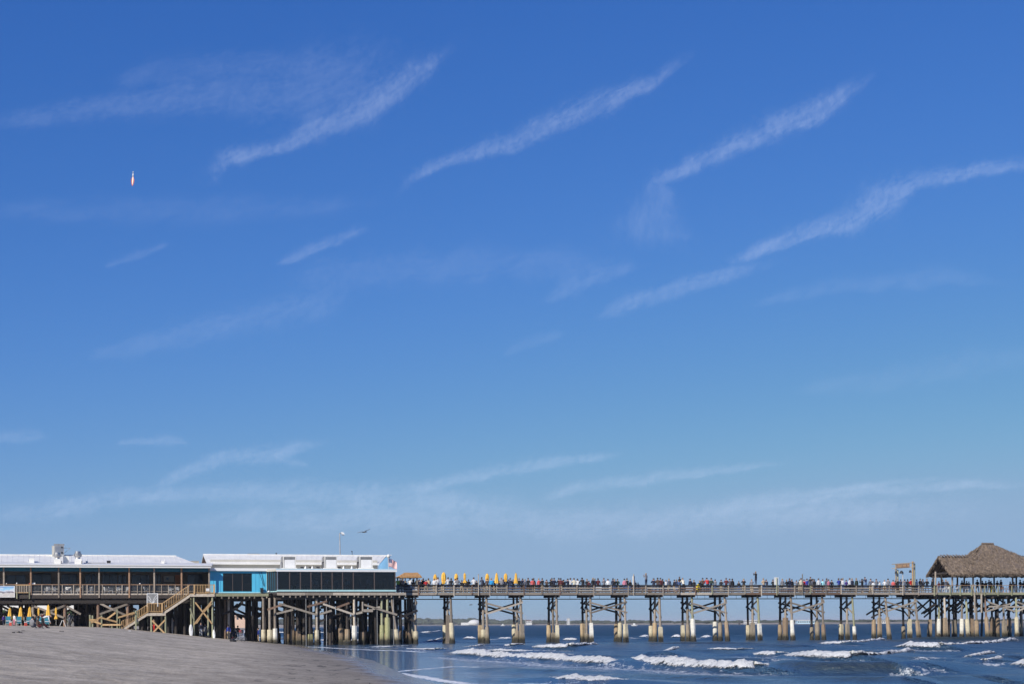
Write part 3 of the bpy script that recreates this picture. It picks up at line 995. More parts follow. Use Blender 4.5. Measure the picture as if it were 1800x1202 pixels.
bent_s = []
for i, (px, far, mid, nearj) in enumerate(BENTS):
    s0 = Sx(px, 0, 1055)
    bent_s.append(s0)
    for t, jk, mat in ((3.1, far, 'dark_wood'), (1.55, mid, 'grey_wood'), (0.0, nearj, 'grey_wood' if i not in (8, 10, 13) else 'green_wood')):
        lean = (rnd.uniform(-.12, .12), -.45 - rnd.uniform(0, .35) if t == 0 else rnd.uniform(-.15, .1))
        if i in (14, 15) and t == 0: lean = (.25, -.8)
        ztop = 5.9
        j = None
        if jk:
            zz = Zy(px, jk[0], t)
            j = (zz, jk[1], .30 + rnd.uniform(-.025, .03) + (.07 if (i == 11 and t == 1.55) else 0))
        piling(pier, s0, t, ztop, -.9, lean, mat, .165 + rnd.uniform(-.015, .02), j)
        if j is None:                          # a wide bare timber stub
            bar(pier, 'splice_timber', 'grey_wood', (s0 + lean[0], t - .1, -.8), (s0 + .03, t - .05, 3.6), .42, .38)
    for k in (-1, 1):
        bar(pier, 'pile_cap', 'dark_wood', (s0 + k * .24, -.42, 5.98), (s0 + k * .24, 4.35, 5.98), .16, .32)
    # sway braces between the rows of this bent
    zl, zh = 3.3 + rnd.uniform(-.2, .3), 5.3 + rnd.uniform(-.1, .1)
    for (ta, tb) in ((0.0, 1.55), (1.55, 3.1)):
        sgn = 1 if (i % 3) else -1
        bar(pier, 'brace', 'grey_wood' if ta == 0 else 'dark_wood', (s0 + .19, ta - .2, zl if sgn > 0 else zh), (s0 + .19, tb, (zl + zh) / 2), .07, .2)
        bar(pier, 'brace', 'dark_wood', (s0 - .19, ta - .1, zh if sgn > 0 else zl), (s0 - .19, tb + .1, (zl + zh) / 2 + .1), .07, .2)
    if i in (0, 4, 7, 11, 13):
        bar(pier, 'brace', 'dark_wood', (s0 + .2, .1, 5.3), (s0 + .2, 2.8, 4.2), .07, .2)
for i in (2, 5, 8, 11, 14):                     # long cross braces between paired bents
    a, b = bent_s[i], bent_s[i + 1]
    for t, m in ((-.22, 'grey_wood'), (3.3, 'dark_wood')):
        e = rnd.uniform(-.1, .1)
        bar(pier, 'brace', m, (a - .2, t, 5.1 + e), (b + .25, t - .06, 3.75 + e), .08, .22)
        bar(pier, 'brace', m if t > 0 or i % 2 else 'pale_wood', (a - .1, t - .09, 3.7 + e), (b + .2, t - .09, 5.15 + e), .08, .22)
bar(pier, 'brace', 'dark_wood', (bent_s[14] - 1.1, 3.2, 3.4), (bent_s[14] + 1.1, 3.2, 4.6), .08, .22)
bar(pier, 'brace', 'dark_wood', (bent_s[14] - 1.2, 1.7, 3.0), (bent_s[14] + 1.3, 1.7, 4.1), .08, .22)

S_A, S_B = Sx(697, 0), Sx(1643, 0)               # walkway from the restaurant to the pavilion
for t in (-.25, .8, 1.9, 3.0, 4.15):
    m = MB(); m.box(S_A, S_B, t - .09, t + .09, 6.14, 6.39)
    part(m, 'stringer', 'dark_wood', pier)
m = MB()
n = int((S_B - S_A) / .155)
for k in range(n):
    s = S_A + k * .155
    m.box(s, s + .145, -.5 + rnd.uniform(-.02, .02), 4.4, 6.392, DECK + rnd.uniform(-.006, .006))
o = part(m, 'deck_planking', 'grey_wood', pier); o['kind'] = 'stuff'
# rail posts, boards, caps and rim boards, bay by bay
posts = []
s = S_A + .35
edges = [S_A] + [x + .3 for x in bent_s if S_A + 2 < x < S_B - 2] + [S_B]
for a, b in zip(edges[:-1], edges[1:]):
    nn = max(1, round((b - a) / 2.25))
    for k in range(nn):
        posts.append(a + (b - a) * k / nn)
posts.append(S_B)
woods = ['grey_wood', 'grey_wood', 'brown_wood', 'grey_wood', 'pale_wood']
for side, t in (('near', -.52), ('far', 4.42)):
    sg = -1 if side == 'near' else 1
    for k, s in enumerate(posts):
        bar(pier, 'rail_post', rnd.choice(['grey_wood', 'pale_wood', 'green_wood'] if s > 40 else woods), (s, t + sg * .08, 6.02 if k % 2 else 6.2), (s, t + sg * .08, RAIL - .06), .13, .1)
    for a, b in zip(posts[:-1:2], posts[2::2] + ([posts[-1]] if len(posts) % 2 == 0 else [])):
        bar(pier, 'rail_cap', 'dark_wood', (a - .02, t + sg * .03, RAIL - .025 + rnd.uniform(-.012, .012)), (b + .0, t + sg * .03, RAIL - .025 + rnd.uniform(-.012, .012)), .26, .06)
        bar(pier, 'top_board', 'dark_wood', (a, t, RAIL - .13), (b - .03, t, RAIL - .13), .05, .12)  # cap and top board darkened to paint the shadow line under the cap
        for z in (7.02, 6.70):
            bar(pier, 'rail_board', rnd.choice(woods) if side == 'near' else 'dark_wood', (a, t + .0, z + rnd.uniform(-.02, .02)), (b - .03, t, z + rnd.uniform(-.02, .02)), .045, .15)  # far boards darkened: the crowd's shade is put into their colour
        bar(pier, 'rim_board', rnd.choice(woods if a < 38 else ['green_wood', 'grey_wood', 'brown_wood']), (a, t + sg * .0, 6.26), (b - .03, t, 6.26), .07, .27)
# water main slung under the deck on hangers
m = MB(); m.tube((S_A, 1.0, 5.62), (S_B + .5, 1.0, 5.62), .055, .055, 8)
pp = part(m, 'water_pipe', 'black', pier)
k = 0
s = S_A + .8
while s < S_B:
    bar(pier, 'pipe_hanger', 'black', (s, 1.0, 5.6), (s, 1.0, 6.15), .03, .03)
    s += rnd.choice((1.1, 2.2, 1.6, 3.0))

def on_rail(x0, x1, y0, y1, t=-.44, name='sign_board', label='', cat='sign', mat='white_plastic', group=None):
    s0, s1 = Sx(x0, t, (y0 + y1) / 2), Sx(x1, t, (y0 + y1) / 2)
    z1, z0 = Zy((x0 + x1) / 2, y0, t), Zy((x0 + x1) / 2, y1, t)
    root = thing(name, label, cat, (s0 + s1) / 2, t, z0, group)
    m = MB(); m.box(s0, s1, t, t + .03, z0, z1); part(m, 'board', mat, root)
    for s in (s0 + .1, s1 - .1):
        m = MB(); m.box(s - .02, s + .02, t + .03, t + .05, z0, z1 + .06); part(m, 'batten', 'grey_wood', root)
    return root
on_rail(1045, 1057.5, 1030.3, 1036.3, label='white sign board fixed behind the pier railing left of the middle', group='white boards on the pier railing')
on_rail(1206, 1218.5, 1030, 1037.3, label='white sign board fixed behind the pier railing beside a yellow kayak', group='white boards on the pier railing')
on_rail(1070.5, 1077, 1030, 1036.5, name='life_ring_case', cat='case', label='small white box behind the pier railing in the middle', group='white boards on the pier railing')
on_rail(725, 733.5, 1031, 1037, label='white sign board behind the pier railing below the small thatched hut')
on_rail(1324.5, 1333, 1030, 1032.5, name='white_tabletop', cat='table', label='narrow white tabletop edge behind the railing below the tallest photographer')
on_rail(1582, 1587, 1029.5, 1037, name='notice', label='left of two small white notices on the railing under the entry arch')
on_rail(1597, 1602, 1029.5, 1037, name='notice', label='right of two small white notices on the railing under the entry arch')
on_rail(1377, 1383, 1030, 1032.5, name='notice', label='small white notice on the railing just right of the large notice board')

# yellow kayak lying behind the railing
s0, z0 = on_t(1227, 1036, .3)
rt = thing('kayak', 'yellow kayak standing on the pier behind the railing', 'kayak', s0, .3, DECK)
m = MB()
L = .62
vs, fs = [], []
for i in range(9):
    f = i / 8; r = .23 * math.sin(math.pi * min(max(f, .04), .96)) ** .6
    for k in range(8):
        a = math.tau * k / 8
        vs.append((s0 + r * 1.6 * math.cos(a), .3 + r * .6 * math.sin(a), DECK + .05 + f * 1.05))
for i in range(8):
    for k in range(8):
        fs.append((i * 8 + k, i * 8 + (k + 1) % 8, i * 8 + 8 + (k + 1) % 8, i * 8 + 8 + k))
fs += [tuple(range(7, -1, -1)), tuple(range(64, 72))]
m.add(vs, fs); part(m, 'hull', 'yellow_plastic', rt, smooth=True)
m = MB(); m.box(s0 - .12, s0 + .12, .12, .18, DECK + .45, DECK + .75); part(m, 'seat', 'black', rt)

# tall posts and boards that stand on the near edge of the deck
def tall_post(x, ytop, label, mat='pale_wood', board=None, t=-.66, r=.065):
    s, zt = on_t(x, ytop, t)
    rt = thing('deck_post', label, 'post', s, t, 6.05)
    pole(rt, 'post', mat, (s, t, 6.05), (s, t, zt), r, taper=1.0)
    if board:
        bx0, bx1, by0, by1 = board
        a, b = Sx(bx0, t, by0), Sx(bx1, t, by0)
        m = MB(); m.box(a, b, t + .08, t + .11, Zy(x, by1, t), Zy(x, by0, t)); part(m, 'sign_board', 'white_plastic', rt)
        m = MB(); m.box(a + .04, b - .04, t + .115, t + .125, Zy(x, by1, t) + .04, Zy(x, by0, t) - .04); part(m, 'backing', 'galvanised', rt)
    else:
        m = MB(); m.tube((s, t, zt), (s, t, zt + .05), r * 1.4, r * .6, 8); part(m, 'cap', 'galvanised', rt)
    return rt
tall_post(841, 1009, 'bare weathered post on the pier edge between the two sets of yellow umbrellas')
tall_post(1114, 1008.5, 'weathered post with a narrow white board on the pier edge near the middle', board=(1112, 1116.4, 1012, 1027))
tall_post(1365.5, 1015, 'post carrying the large white notice board on the pier edge', 'green_wood', board=(1361.2, 1369, 1014, 1027))
tall_post(1410.5, 1008.5, 'bare grey post on the pier edge right of the large white notice board', 'grey_wood')
# lamp post
s, zt = on_t(1587, 1008, -.66)
rt = thing('lamp_post', 'slim grey lamp post with a black hood in front of the entry arch', 'lamp post', s, -.66, 6.05)
pole(rt, 'pole', 'pale_wood', (s, -.66, 6.05), (s, -.66, zt), .055, taper=.9)
m = MB(); m.tube((s, -.66, zt - .05), (s - .25, -.55, zt + .15), .03, .03, 6); part(m, 'arm', 'galvanised', rt)
m = MB(); m.lathe([(.30, zt + .05), (.28, zt + .16), (.17, zt + .34), (.07, zt + .44)], 10, (s - .17, -.6)); part(m, 'hood', 'black', rt)
# entry arch across the walkway
sa = Sx(1605, -.35); sa2 = sa
rt = thing('entry_arch', 'timber entry arch with a dark lettered beam across the pier', 'arch', sa, 2, DECK)
zt = Zy(1605, 986, -.35)
zb = Zy(1605, 991, -.35)
pole(rt, 'post', 'new_wood', (sa, -.3, 6.1), (sa, -.3, zt), .13, taper=.95)
pole(rt, 'post', 'green_wood', (sa + .3, -.3, 6.1), (sa + .3, -.3, zt - .3), .10, taper=.95)
pole(rt, 'post', 'grey_wood', (sa, 4.1, 6.1), (sa, 4.1, zt - .25), .12, taper=.95)
pole(rt, 'post', 'green_wood', (sa + .3, 4.1, 6.1), (sa + .3, 4.1, zt - 1.0), .11, taper=.95)
for z in (zb + .18, zb - .42):
    bar(rt, 'beam', 'pale_wood', (sa - .1, -.8, z), (sa - .1, 5.0, z), .09, .09)
    bar(rt, 'beam', 'pale_wood', (sa + .1, -.7, z + .03), (sa + .1, 5.2, z + .03), .09, .09)
m = MB(); m.box(sa - .2, sa - .15, .25, 3.6, zb - .40, zb + .12); sg = part(m, 'sign_panel', 'brown_wood', rt)
m = MB()
for k in range(11):                                # worn, unreadable carved marks
    if k in (4, 8): continue
    y = 3.3 - k * .28
    m.box(sa - .215, sa - .2, y - .18, y - .13, zb - .28, zb); m.box(sa - .215, sa - .2, y - .13, y - .03, zb - .18 + .06 * (k % 2), zb - .13 + .06 * (k % 2))
part(m, 'carved_marks', 'new_wood', rt, sg)
for k in (-.25, 4.0):
    m = MB(); m.lathe([(.2, zt - 1.55), (.18, zt - 1.4), (.06, zt - 1.2)], 8, (sa - .22, k + (.25 if k < 0 else -.3))); part(m, 'floodlight', 'black', rt)

# ------------------------------------------------------------------ thatched pavilion at the pier end
ZE = Zy(1720, 1006.5, -1.2)                        # eave height
sA, sB = Sx(1643, -.5), Sx(1905, -.5)
pav = thing('thatched_pavilion', 'large thatched pavilion with a tall hipped roof at the sea end of the pier', 'pavilion', sA, 2.0, DECK)
T0, T1 = -1.0, 8.6                                 # deck of the pavilion platform
m = MB(); m.box(sA, sB, -.5, 8.2, 6.2, DECK); part(m, 'floor', 'grey_wood', pav)
px_apex = Zy(1736, 956, 3.6)
def hip(s, t):
    # tall hipped roof over the platform
    s0, s1, t0, t1 = HS0, HS1, -1.5, 8.7
    ridge0, ridge1 = RS0, RS1
    tm = (t0 + t1) / 2
    H = px_apex - ZE
    a = (t - t0) / (tm - t0) if t < tm else (t1 - t) / (t1 - tm)
    b = (s - s0) / (ridge0 - s0)
    c = (s1 - s) / (s1 - ridge1)
    k = min(a, b, c)
    if k < 0: return None
    return ZE + H * k ** 1.12
def wing(s, t):
    s0, s1, t0, t1 = WS0, WS1, -1.15, 4.9
    if not (s0 <= s <= s1 and t0 <= t <= t1): return None
    tm = (t0 + t1) / 2
    k = 1 - abs(t - tm) / (tm - t0)
    return ZE - .08 + (WH - ZE) * k ** 1.05
RS0, RS1 = Sx(1727, 3.6, 957), Sx(1745, 3.6, 957)
WS0 = Sx(1672, -1.15, 1007); WS1 = RS0 + .5
HS0 = Sx(1716, -1.5, 1007) - .6
HS1 = RS1 + (RS0 - HS0) * 1.9
WH = Zy(1650, 976, 1.9)
def roof_z(s, t):
    a, b = hip(s, t), wing(s, t)
    if a is None: return b
    if b is None: return a
    return max(a, b)
m = MB()
st = .16
for (fn, s0, s1, t0, t1) in ((hip, HS0, HS1, -1.5, 8.7), (wing, WS0, WS1, -1.15, 4.9)):
    ns, ntt = int((s1 - s0) / st), int((t1 - t0) / st)
    idx = {}
    for i in range(ns + 1):
        for j in range(ntt + 1):
            s, t = s0 + (s1 - s0) * i / ns, t0 + (t1 - t0) * j / ntt
            z = fn(min(max(s, s0 + 1e-4), s1 - 1e-4), min(max(t, t0 + 1e-4), t1 - 1e-4))
            other = (wing if fn is hip else hip)(s, t)
            if other is not None and other > z + .35: continue
            nz = .10 * noise.noise((s * 1.6, t * 1.6, z * 1.5)) + .10 * noise.noise((s * 5, t * 5, z * 5))
            idx[i, j] = len(m.v); m.v.append((s, t, z + nz))
    for (i, j) in list(idx):
        q = [idx.get(k) for k in ((i, j), (i + 1, j), (i + 1, j + 1), (i, j + 1))]
        if None not in q:
            m.f.append(tuple(q)); m.m.append(0)
    # thickness: eave skirt hanging down all round
    ring = [(i, 0) for i in range(ns + 1)] + [(ns, j) for j in range(ntt + 1)] + [(i, ntt) for i in range(ns, -1, -1)] + [(0, j) for j in range(ntt, -1, -1)]
    prev = None
    for (i, j) in ring:
        if (i, j) not in idx: prev = None; continue
        x, y, z = m.v[idx[i, j]]
        m.v.append((x, y, z - .33 + .1 * noise.noise((x * 3, y * 3, 1)))); cur = (idx[i, j], len(m.v) - 1)
        if prev: m.f.append((prev[0], prev[1], cur[1], cur[0])); m.m.append(0)
        prev = cur
thatch = part(m, 'thatch_roof', 'thatch', pav)
# loose straw over the roof and along the eaves
m = MB()
r3 = random.Random(11)
def straw(p, d, L, w):
    d = d.normalized(); x = d.cross(Vector((r3.uniform(-1, 1), r3.uniform(-1, 1), .6))).normalized() * w
    m.add([p - x, p + x, p + d * L + x * .3, p + d * L - x * .3], [(0, 1, 2, 3)])
for k in range(9000):
    if r3.random() < .3:
        s, t = r3.uniform(WS0, WS1), r3.uniform(-1.15, 4.9)
    else:
        s, t = r3.uniform(HS0, HS1), r3.uniform(-1.5, 8.7)
    if k % 5 == 0: t = r3.choice((-1.5, -1.13)) + r3.uniform(0, .15)
    z = roof_z(s, t)
    if z is None: continue
    e = .05
    zs, zt_ = roof_z(s + e, t), roof_z(s, t + e)
    if zs is None or zt_ is None: continue
    g = Vector((-(zs - z) / e, -(zt_ - z) / e, 0))
    g.z = -(g.x ** 2 + g.y ** 2)
    if g.length < .05: g = Vector((0, -.6, -.4))
    g.x += r3.uniform(-.25, .25); g.y += r3.uniform(-.25, .25)
    straw(Vector((s, t, z + r3.uniform(.02, .10))), g, r3.uniform(.3, .8), r3.uniform(.02, .055))
for k in range(1500):                              # fringe of the left gable
    t = r3.uniform(-1.15, 4.9); z = wing(WS0 + .01, t)
    straw(Vector((WS0 + r3.uniform(-.12, .25), t, z + .05)), Vector((r3.uniform(-.6, .2), (-.5 if t < 1.9 else .5) + r3.uniform(-.3, .3), -1)), r3.uniform(.25, .7), r3.uniform(.03, .08))
for k in range(1600):                              # shaggy eaves
    s = r3.uniform(WS0, HS1); t = -1.13 if s < HS0 + .2 else -1.5
    z = roof_z(s, t + .01)
    if z is None: continue
    straw(Vector((s, t - .02, z + .0)), Vector((r3.uniform(-.3, .3), r3.uniform(-.5, .1), -1)), r3.uniform(.25, .62), r3.uniform(.03, .08))
o = part(m, 'loose_straw', 'straw', pav, thatch); o['kind'] = 'stuff'
# ridge tufts
for k in range(9):
    s = WS0 + .35 + k * .5
    m = MB(); m.tube((s, 1.4, WH - .12), (s + .1, 2.2, WH + .1 + .04 * (k % 3)), .1, .07, 6)
    part(m, 'ridge_peg', 'bark', pav)
m = MB(); m.tube((RS0 - .1, 3.6, px_apex + .05), (RS1 + .1, 3.6, px_apex + .05), .16, .16, 8); part(m, 'ridge_roll', 'bark', pav)
# posts, beams, rails
for px, t in ((1644.5, -.35), (1674, -.2), (1683, 3.9), (1695, 4.2), (1710.5, -.1), (1724, .6), (1747.5, 7.4), (1780, -.25), (1786.5, 6.5), (1655, 4.2), (1640.5, 4.4)):
    s = Sx(px, t, 1020)
    z = (roof_z(s, t) or ZE + .3) - .1
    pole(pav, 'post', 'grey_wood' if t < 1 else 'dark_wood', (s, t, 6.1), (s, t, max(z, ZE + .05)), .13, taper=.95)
for t in (-.3, 4.2, 7.6):
    m = MB(); m.box(WS0 + .5 if t < 5 else HS0 + .6, sB - .5, t - .08, t + .08, ZE - .12, ZE + .12); part(m, 'wall_plate', 'dark_wood', pav)
bar(pav, 'tie_beam', 'dark_wood', (WS0 + .4, -1.0, ZE + .05), (WS0 + .4, 4.7, ZE + .05), .15, .2)
for k in range(7):                                  # rafters under the gable
    s = WS0 + .5 + k * .9
    bar(pav, 'rafter', 'dark_wood', (s, -1.0, ZE - .05), (s, 1.85, WH - .25), .08, .12)
    bar(pav, 'rafter', 'dark_wood', (s, 4.75, ZE - .05), (s, 1.9, WH - .25), .08, .12)
pp = [1642.5, 1670.5, 1688, 1708, 1731, 1754.5, 1778.5, 1803, 1830]
for k, px in enumerate(pp):
    s = Sx(px, -.6, 1035)
    bar(pav, 'rail_post', 'green_wood', (s, -.6, 5.95), (s, -.6, RAIL - .02), .15, .12)
    if k:
        s_ = Sx(pp[k - 1], -.6, 1035)
        bar(pav, 'rail_cap', 'rail_wood', (s_, -.56, RAIL), (s, -.56, RAIL), .26, .06)
        bar(pav, 'rim_board', 'green_wood', (s_, -.5, 6.24), (s - .02, -.5, 6.24), .09, .28)
        for j in range(1, 3):
            x = s_ + (s - s_) * j / 3
            bar(pav, 'wire_stay', 'galvanised', (x, -.5, 6.4), (x, -.5, RAIL - .05), .03, .03)
        bar(pav, 'rail_wire', 'galvanised', (s_, -.5, 6.95), (s, -.5, 6.95), .03, .03)
# narrow stair fallen in to the platform edge: raking timbers
for px, px2 in ((1708, 1714), (1713, 1719), (1722, 1727)):
    bar(pav, 'raking_timber', 'pale_wood', (Sx(px, -.85), -.85, RAIL + .1), (Sx(px2, -.85), -.85, 6.1), .1, .1)
for px in (1713, 1725):
    bar(pav, 'hanging_post', 'pale_wood', (Sx(px, -.75), -.75, 6.2), (Sx(px, -.75), -.75, 3.6), .16, .16)
# piles of the platform
PP = [(1636, 2.9, 'dark_wood', (1088, 't')), (1645, 3.4, 'dark_wood', None), (1651, 1.2, 'green_wood', (1087, 'w')), (1660, 0, 'pale_wood', (1085, 't')),
      (1668, 3.5, 'dark_wood', None), (1676, 2.2, 'dark_wood', (1088, 'g')), (1691, 1.0, 'grey_wood', (1087, 'w')), (1698, .2, 'green_wood', (1088, 'c')), (1709, 3.0, 'dark_wood', (1080, 'b')),
      (1716, .8, 'grey_wood', (1090, 't')), (1731, 0, 'brown_wood', (1084, 't')), (1743, 3, 'dark_wood', (1084, 'b')), (1754, 2.0, 'dark_wood', (1085, 'b')),
      (1763, 1.0, 'grey_wood', (1090, 'g')), (1774, 3, 'dark_wood', (1085, 'b')), (1786, 0, 'green_wood', (1084, 'c')), (1796, 1.4, 'grey_wood', (1094, 'g')), (1812, .5, 'grey_wood', (1090, 't')),
      (1655, 6.2, 'dark_wood', None), (1680, 6.2, 'dark_wood', None), (1705, 6.5, 'dark_wood', None), (1728, 6.2, 'dark_wood', None), (1750, 6.4, 'dark_wood', None), (1772, 6.2, 'dark_wood', None), (1795, 6.3, 'dark_wood', None)]
for px, t, mt, jk in PP:
    s = Sx(px, t, 1060)
    j = (Zy(px, jk[0], t), jk[1], .30 + rnd.uniform(-.03, .03)) if jk else None
    piling(pav, s, t, 5.95, -.9, (rnd.uniform(-.25, .25), -.5 if t < .3 else rnd.uniform(-.2, .2)), mt, .165, j)
for t in (0.0, 1.6, 3.2, 4.9, 6.4):
    bar(pav, 'girder', 'dark_wood', (sA - .6, t, 6.0), (sB, t, 6.0), .3, .36)
for k in range(9):
    s = sA + .3 + k * 2.3
    bar(pav, 'pile_cap', 'dark_wood', (s, -.4, 5.75), (s, 8.0, 5.75), .26, .3)
    a, b = rnd.uniform(4.4, 5.4), rnd.uniform(3.0, 4.0)
    bar(pav, 'brace', 'dark_wood', (s, .2, a), (s, 3.4, b), .09, .22)
    bar(pav, 'brace', 'dark_wood', (s, 3.4, a), (s, 6.4, b), .09, .22)
    bar(pav, 'brace', 'dark_wood', (s + .3, 3.3, b), (s + .3, .3, a), .09, .22)
    bar(pav, 'brace', 'dark_wood', (s - 1.2, 3.0, 5.5), (s + 1.2, 3.0, 3.6), .09, .22)
    bar(pav, 'brace', 'dark_wood', (s + 1.2, 3.1, 5.5), (s - 1.2, 3.1, 3.6), .09, .22)
def brace_px(root, mat, x0, y0, x1, y1, t, w=.09, h=.22, t2=None):
    a = on_t(x0, y0, t); b = on_t(x1, y1, t if t2 is None else t2)
    bar(root, 'brace', mat, (a[0], t, a[1]), (b[0], t if t2 is None else t2, b[1]), w, h)
for a in ((1736, 1057, 1784, 1074), (1787, 1057.5, 1812, 1066), (1732, 1075, 1777, 1060), (1788, 1074, 1815, 1062), (1738, 1065.5, 1800, 1066)):
    brace_px(pav, 'pale_wood', *a, -.3)

# ------------------------------------------------------------------ small thatched hut and umbrellas on the pier
s0, s1 = Sx(711.5, 1.0), Sx(732.5, 1.0)
ze, zt = Zy(722, 1013.5, 1.0), Zy(722, 1005.5, 1.0)
hut = thing('thatched_hut', 'small straw coloured thatched hut on the pier beside the glass restaurant', 'hut', (s0 + s1) / 2, 1.6, DECK)
e0, e1 = Sx(703, .4, 1013), Sx(741.5, .4, 1013); r0, r1 = Sx(711, 1.6, 1006), Sx(734, 1.6, 1006)
m = MB()
NN = 14
def hutring(k, dz=0):
    a = [(e0 + (r0 - e0) * k, .3 + 1.3 * k), (e1 + (r1 - e1) * k, .3 + 1.3 * k), (e1 + (r1 - e1) * k, 2.9 - 1.3 * k), (e0 + (r0 - e0) * k, 2.9 - 1.3 * k)]
    out = []
    for c in range(4):
        for i in range(NN):
            f = i / NN
            x = a[c][0] * (1 - f) + a[(c + 1) % 4][0] * f; y = a[c][1] * (1 - f) + a[(c + 1) % 4][1] * f
            out.append((x, y, ze + (zt - ze) * k + dz + .06 * noise.noise((x * 3, y * 3, k * 7))))
    return out
lev = [hutring(0, -.12), hutring(0), hutring(.33), hutring(.66), hutring(.97)]
vs = [p for l in lev for p in l]; q = 4 * NN
m.add(vs, [(i * q + k, i * q + (k + 1) % q, (i + 1) * q + (k + 1) % q, (i + 1) * q + k) for i in range(4) for k in range(q)] + [tuple(4 * q + k for k in range(q))])
part(m, 'thatch_roof', 'new_straw', hut)
for s in (s0, s1):
    for t in (.7, 2.5):
        pole(hut, 'post', 'pale_wood', (s, t, DECK), (s, t, ze + .1), .07, taper=1)
m = MB(); m.box(s0 - .1, s1 + .1, .75, 1.1, DECK, DECK + 1.0); part(m, 'counter', 'brown_wood', hut)

def umbrella(root_fn, label, group, x, y, zb, h, w, tied):
    """closed parasol: pleated cloth wrapped round a pole"""
    rt = root_fn
    m = MB()
    if tied == 'tied':
        prof = [(w * .95, zb), (w * 1.0, zb + .06 * h), (w * .62, zb + .22 * h), (w * .42, zb + .33 * h), (w * .62, zb + .55 * h), (w * .55, zb + .75 * h), (w * .6, zb + .82 * h), (w * .22, zb + .94 * h), (w * .06, zb + h)]
    elif tied == 'pod':
        prof = [(w * .5, zb), (w * .72, zb + .04 * h), (w * .95, zb + .25 * h), (w, zb + .5 * h), (w * .9, zb + .75 * h), (w * .55, zb + .93 * h), (w * .1, zb + h)]
    else:
        prof = [(w * 1.0, zb), (w * 1.03, zb + .05 * h), (w * .86, zb + .3 * h), (w * .66, zb + .55 * h), (w * .52, zb + .72 * h), (w * .5, zb + .82 * h), (w * .24, zb + .94 * h), (w * .05, zb + h)]
    m.lathe(prof, 16, (x, y), star=.13)
    part(m, 'canopy', 'yellow_cloth', rt)
    m = MB(); m.tube((x, y, zb - 1.1), (x, y, zb + .3), .025, .025, 6); part(m, 'pole', 'white_metal', rt)
    m = MB(); m.tube((x, y, zb + h), (x, y, zb + h + .09), .03, .012, 6); part(m, 'finial', 'bark', rt)
    if tied != 'cone':
        m = MB(); m.lathe([(w * (.46 if tied == 'tied' else .98), zb + .31 * h), (w * (.46 if tied == 'tied' else 1.0), zb + .36 * h)], 12, (x, y)); part(m, 'strap', 'orange_wood', rt)
PU = [(765, 1008.5, 1026, 3.0, 6, 'pod', 'first and smallest yellow umbrella right of the small thatched hut'), (780, 1005, 1026, 1.6, 7.6, 'pod', 'second closed yellow umbrella right of the small thatched hut, a tall one'),
      (802, 1007.5, 1023, 3.0, 6, 'pod', 'third closed yellow umbrella right of the small thatched hut'), (817, 1006, 1024, 1.8, 6.4, 'tied', 'yellow umbrella just left of the bare weathered post'),
      (856.5, 1007.5, 1022, 2.8, 6, 'pod', 'yellow umbrella just left of the person in bright blue'), (873, 1006, 1025, 1.6, 7.4, 'cone', 'wide yellow umbrella just right of the person in bright blue'),
      (889, 1007, 1022, 3.0, 5.8, 'pod', 'yellow umbrella between the two wide ones at the right of the row'), (907, 1006, 1025, 1.5, 7.0, 'cone', 'last yellow umbrella at the right end of the pier row')]
for x, yt, yb, t, wpx, kind, lab in PU:
    s, zb = on_t(x, yb, t); zt = Zy(x, yt, t)
    rt = thing('closed_umbrella', 'closed ' + lab if not 'closed' in lab else lab, 'umbrella', s, t, DECK, 'closed yellow umbrellas on the pier')
    umbrella(rt, lab, None, s, t, zb, zt - zb, wpx / 2 / 13.6, kind)

# ------------------------------------------------------------------ west restaurant with the open porch
TF = -1.0                                            # porch front
FL = Zy(180, 1043.5, TF); RL = Zy(180, 1027, TF)
sL, sR = Sx(-60, TF), Sx(372, TF)
west = thing('porch_restaurant', 'long white roofed restaurant with a shaded open porch above the beach', 'restaurant', (sL + sR) / 2, 2, FL)
m = MB(); m.box(sL, sR, TF + .02, 16, FL - .18, FL); part(m, 'floor', 'dark_wood', west)
zE0, zE1 = Zy(180, 997, -1.7), Zy(180, 993.5, -1.7)
sE = Sx(371, -1.7)
m = MB(); m.box(sL, sE, -1.75, -1.68, zE0, zE1 - .02); part(m, 'fascia', 'white_paint', west)
m = MB(); m.box(sL, sE + .12, -1.85, -1.5, zE1, zE1 + .07); part(m, 'gutter', 'white_metal', west)
zM = Zy(180, 988.5, 4.6); zR = Zy(180, 975.8, 9.0)
sRg, sHip = Sx(310, 9.0), Sx(343, 4.6)
m = MB()
m.add([(sL, -1.68, zE1), (sE, -1.68, zE1), (sHip + 2.2, 4.6, zM), (sL, 4.6, zM), (sL, -1.68, zE1 - .12), (sE, -1.68, zE1 - .12), (sHip + 2.2, 4.6, zM - .14), (sL, 4.6, zM - .14)],
      [(0, 1, 2, 3), (7, 6, 5, 4), (0, 4, 5, 1), (1, 5, 6, 2), (2, 6, 7, 3), (3, 7, 4, 0)])
part(m, 'porch_roof', 'white_metal', west)
m = MB()
m.add([(sL, 4.6, zM + .01), (sHip, 4.6, zM + .01), (sRg, 9, zR), (sL, 9, zR), (sHip, 13.4, zM), (sL, 13.4, zM)], [(0, 1, 2, 3), (1, 4, 2), (3, 2, 4, 5)])
rf = part(m, 'main_roof', 'white_metal', west)
m = MB()
x = sL
while x < sHip - .3:
    f = 1.0 if x < sRg else max(0, (sHip - x) / (sHip - sRg))
    m.beam((x, 4.6, zM + .02), (x, 4.6 + 4.4 * f, zM + (zR - zM) * f + .02), .03, .025); x += .62
part(m, 'roof_seam', 'white_metal', west, rf)
m = MB(); m.box(sL, sRg, 8.9, 9.1, zR - .02, zR + .07); part(m, 'ridge_cap', 'white_metal', west, rf)
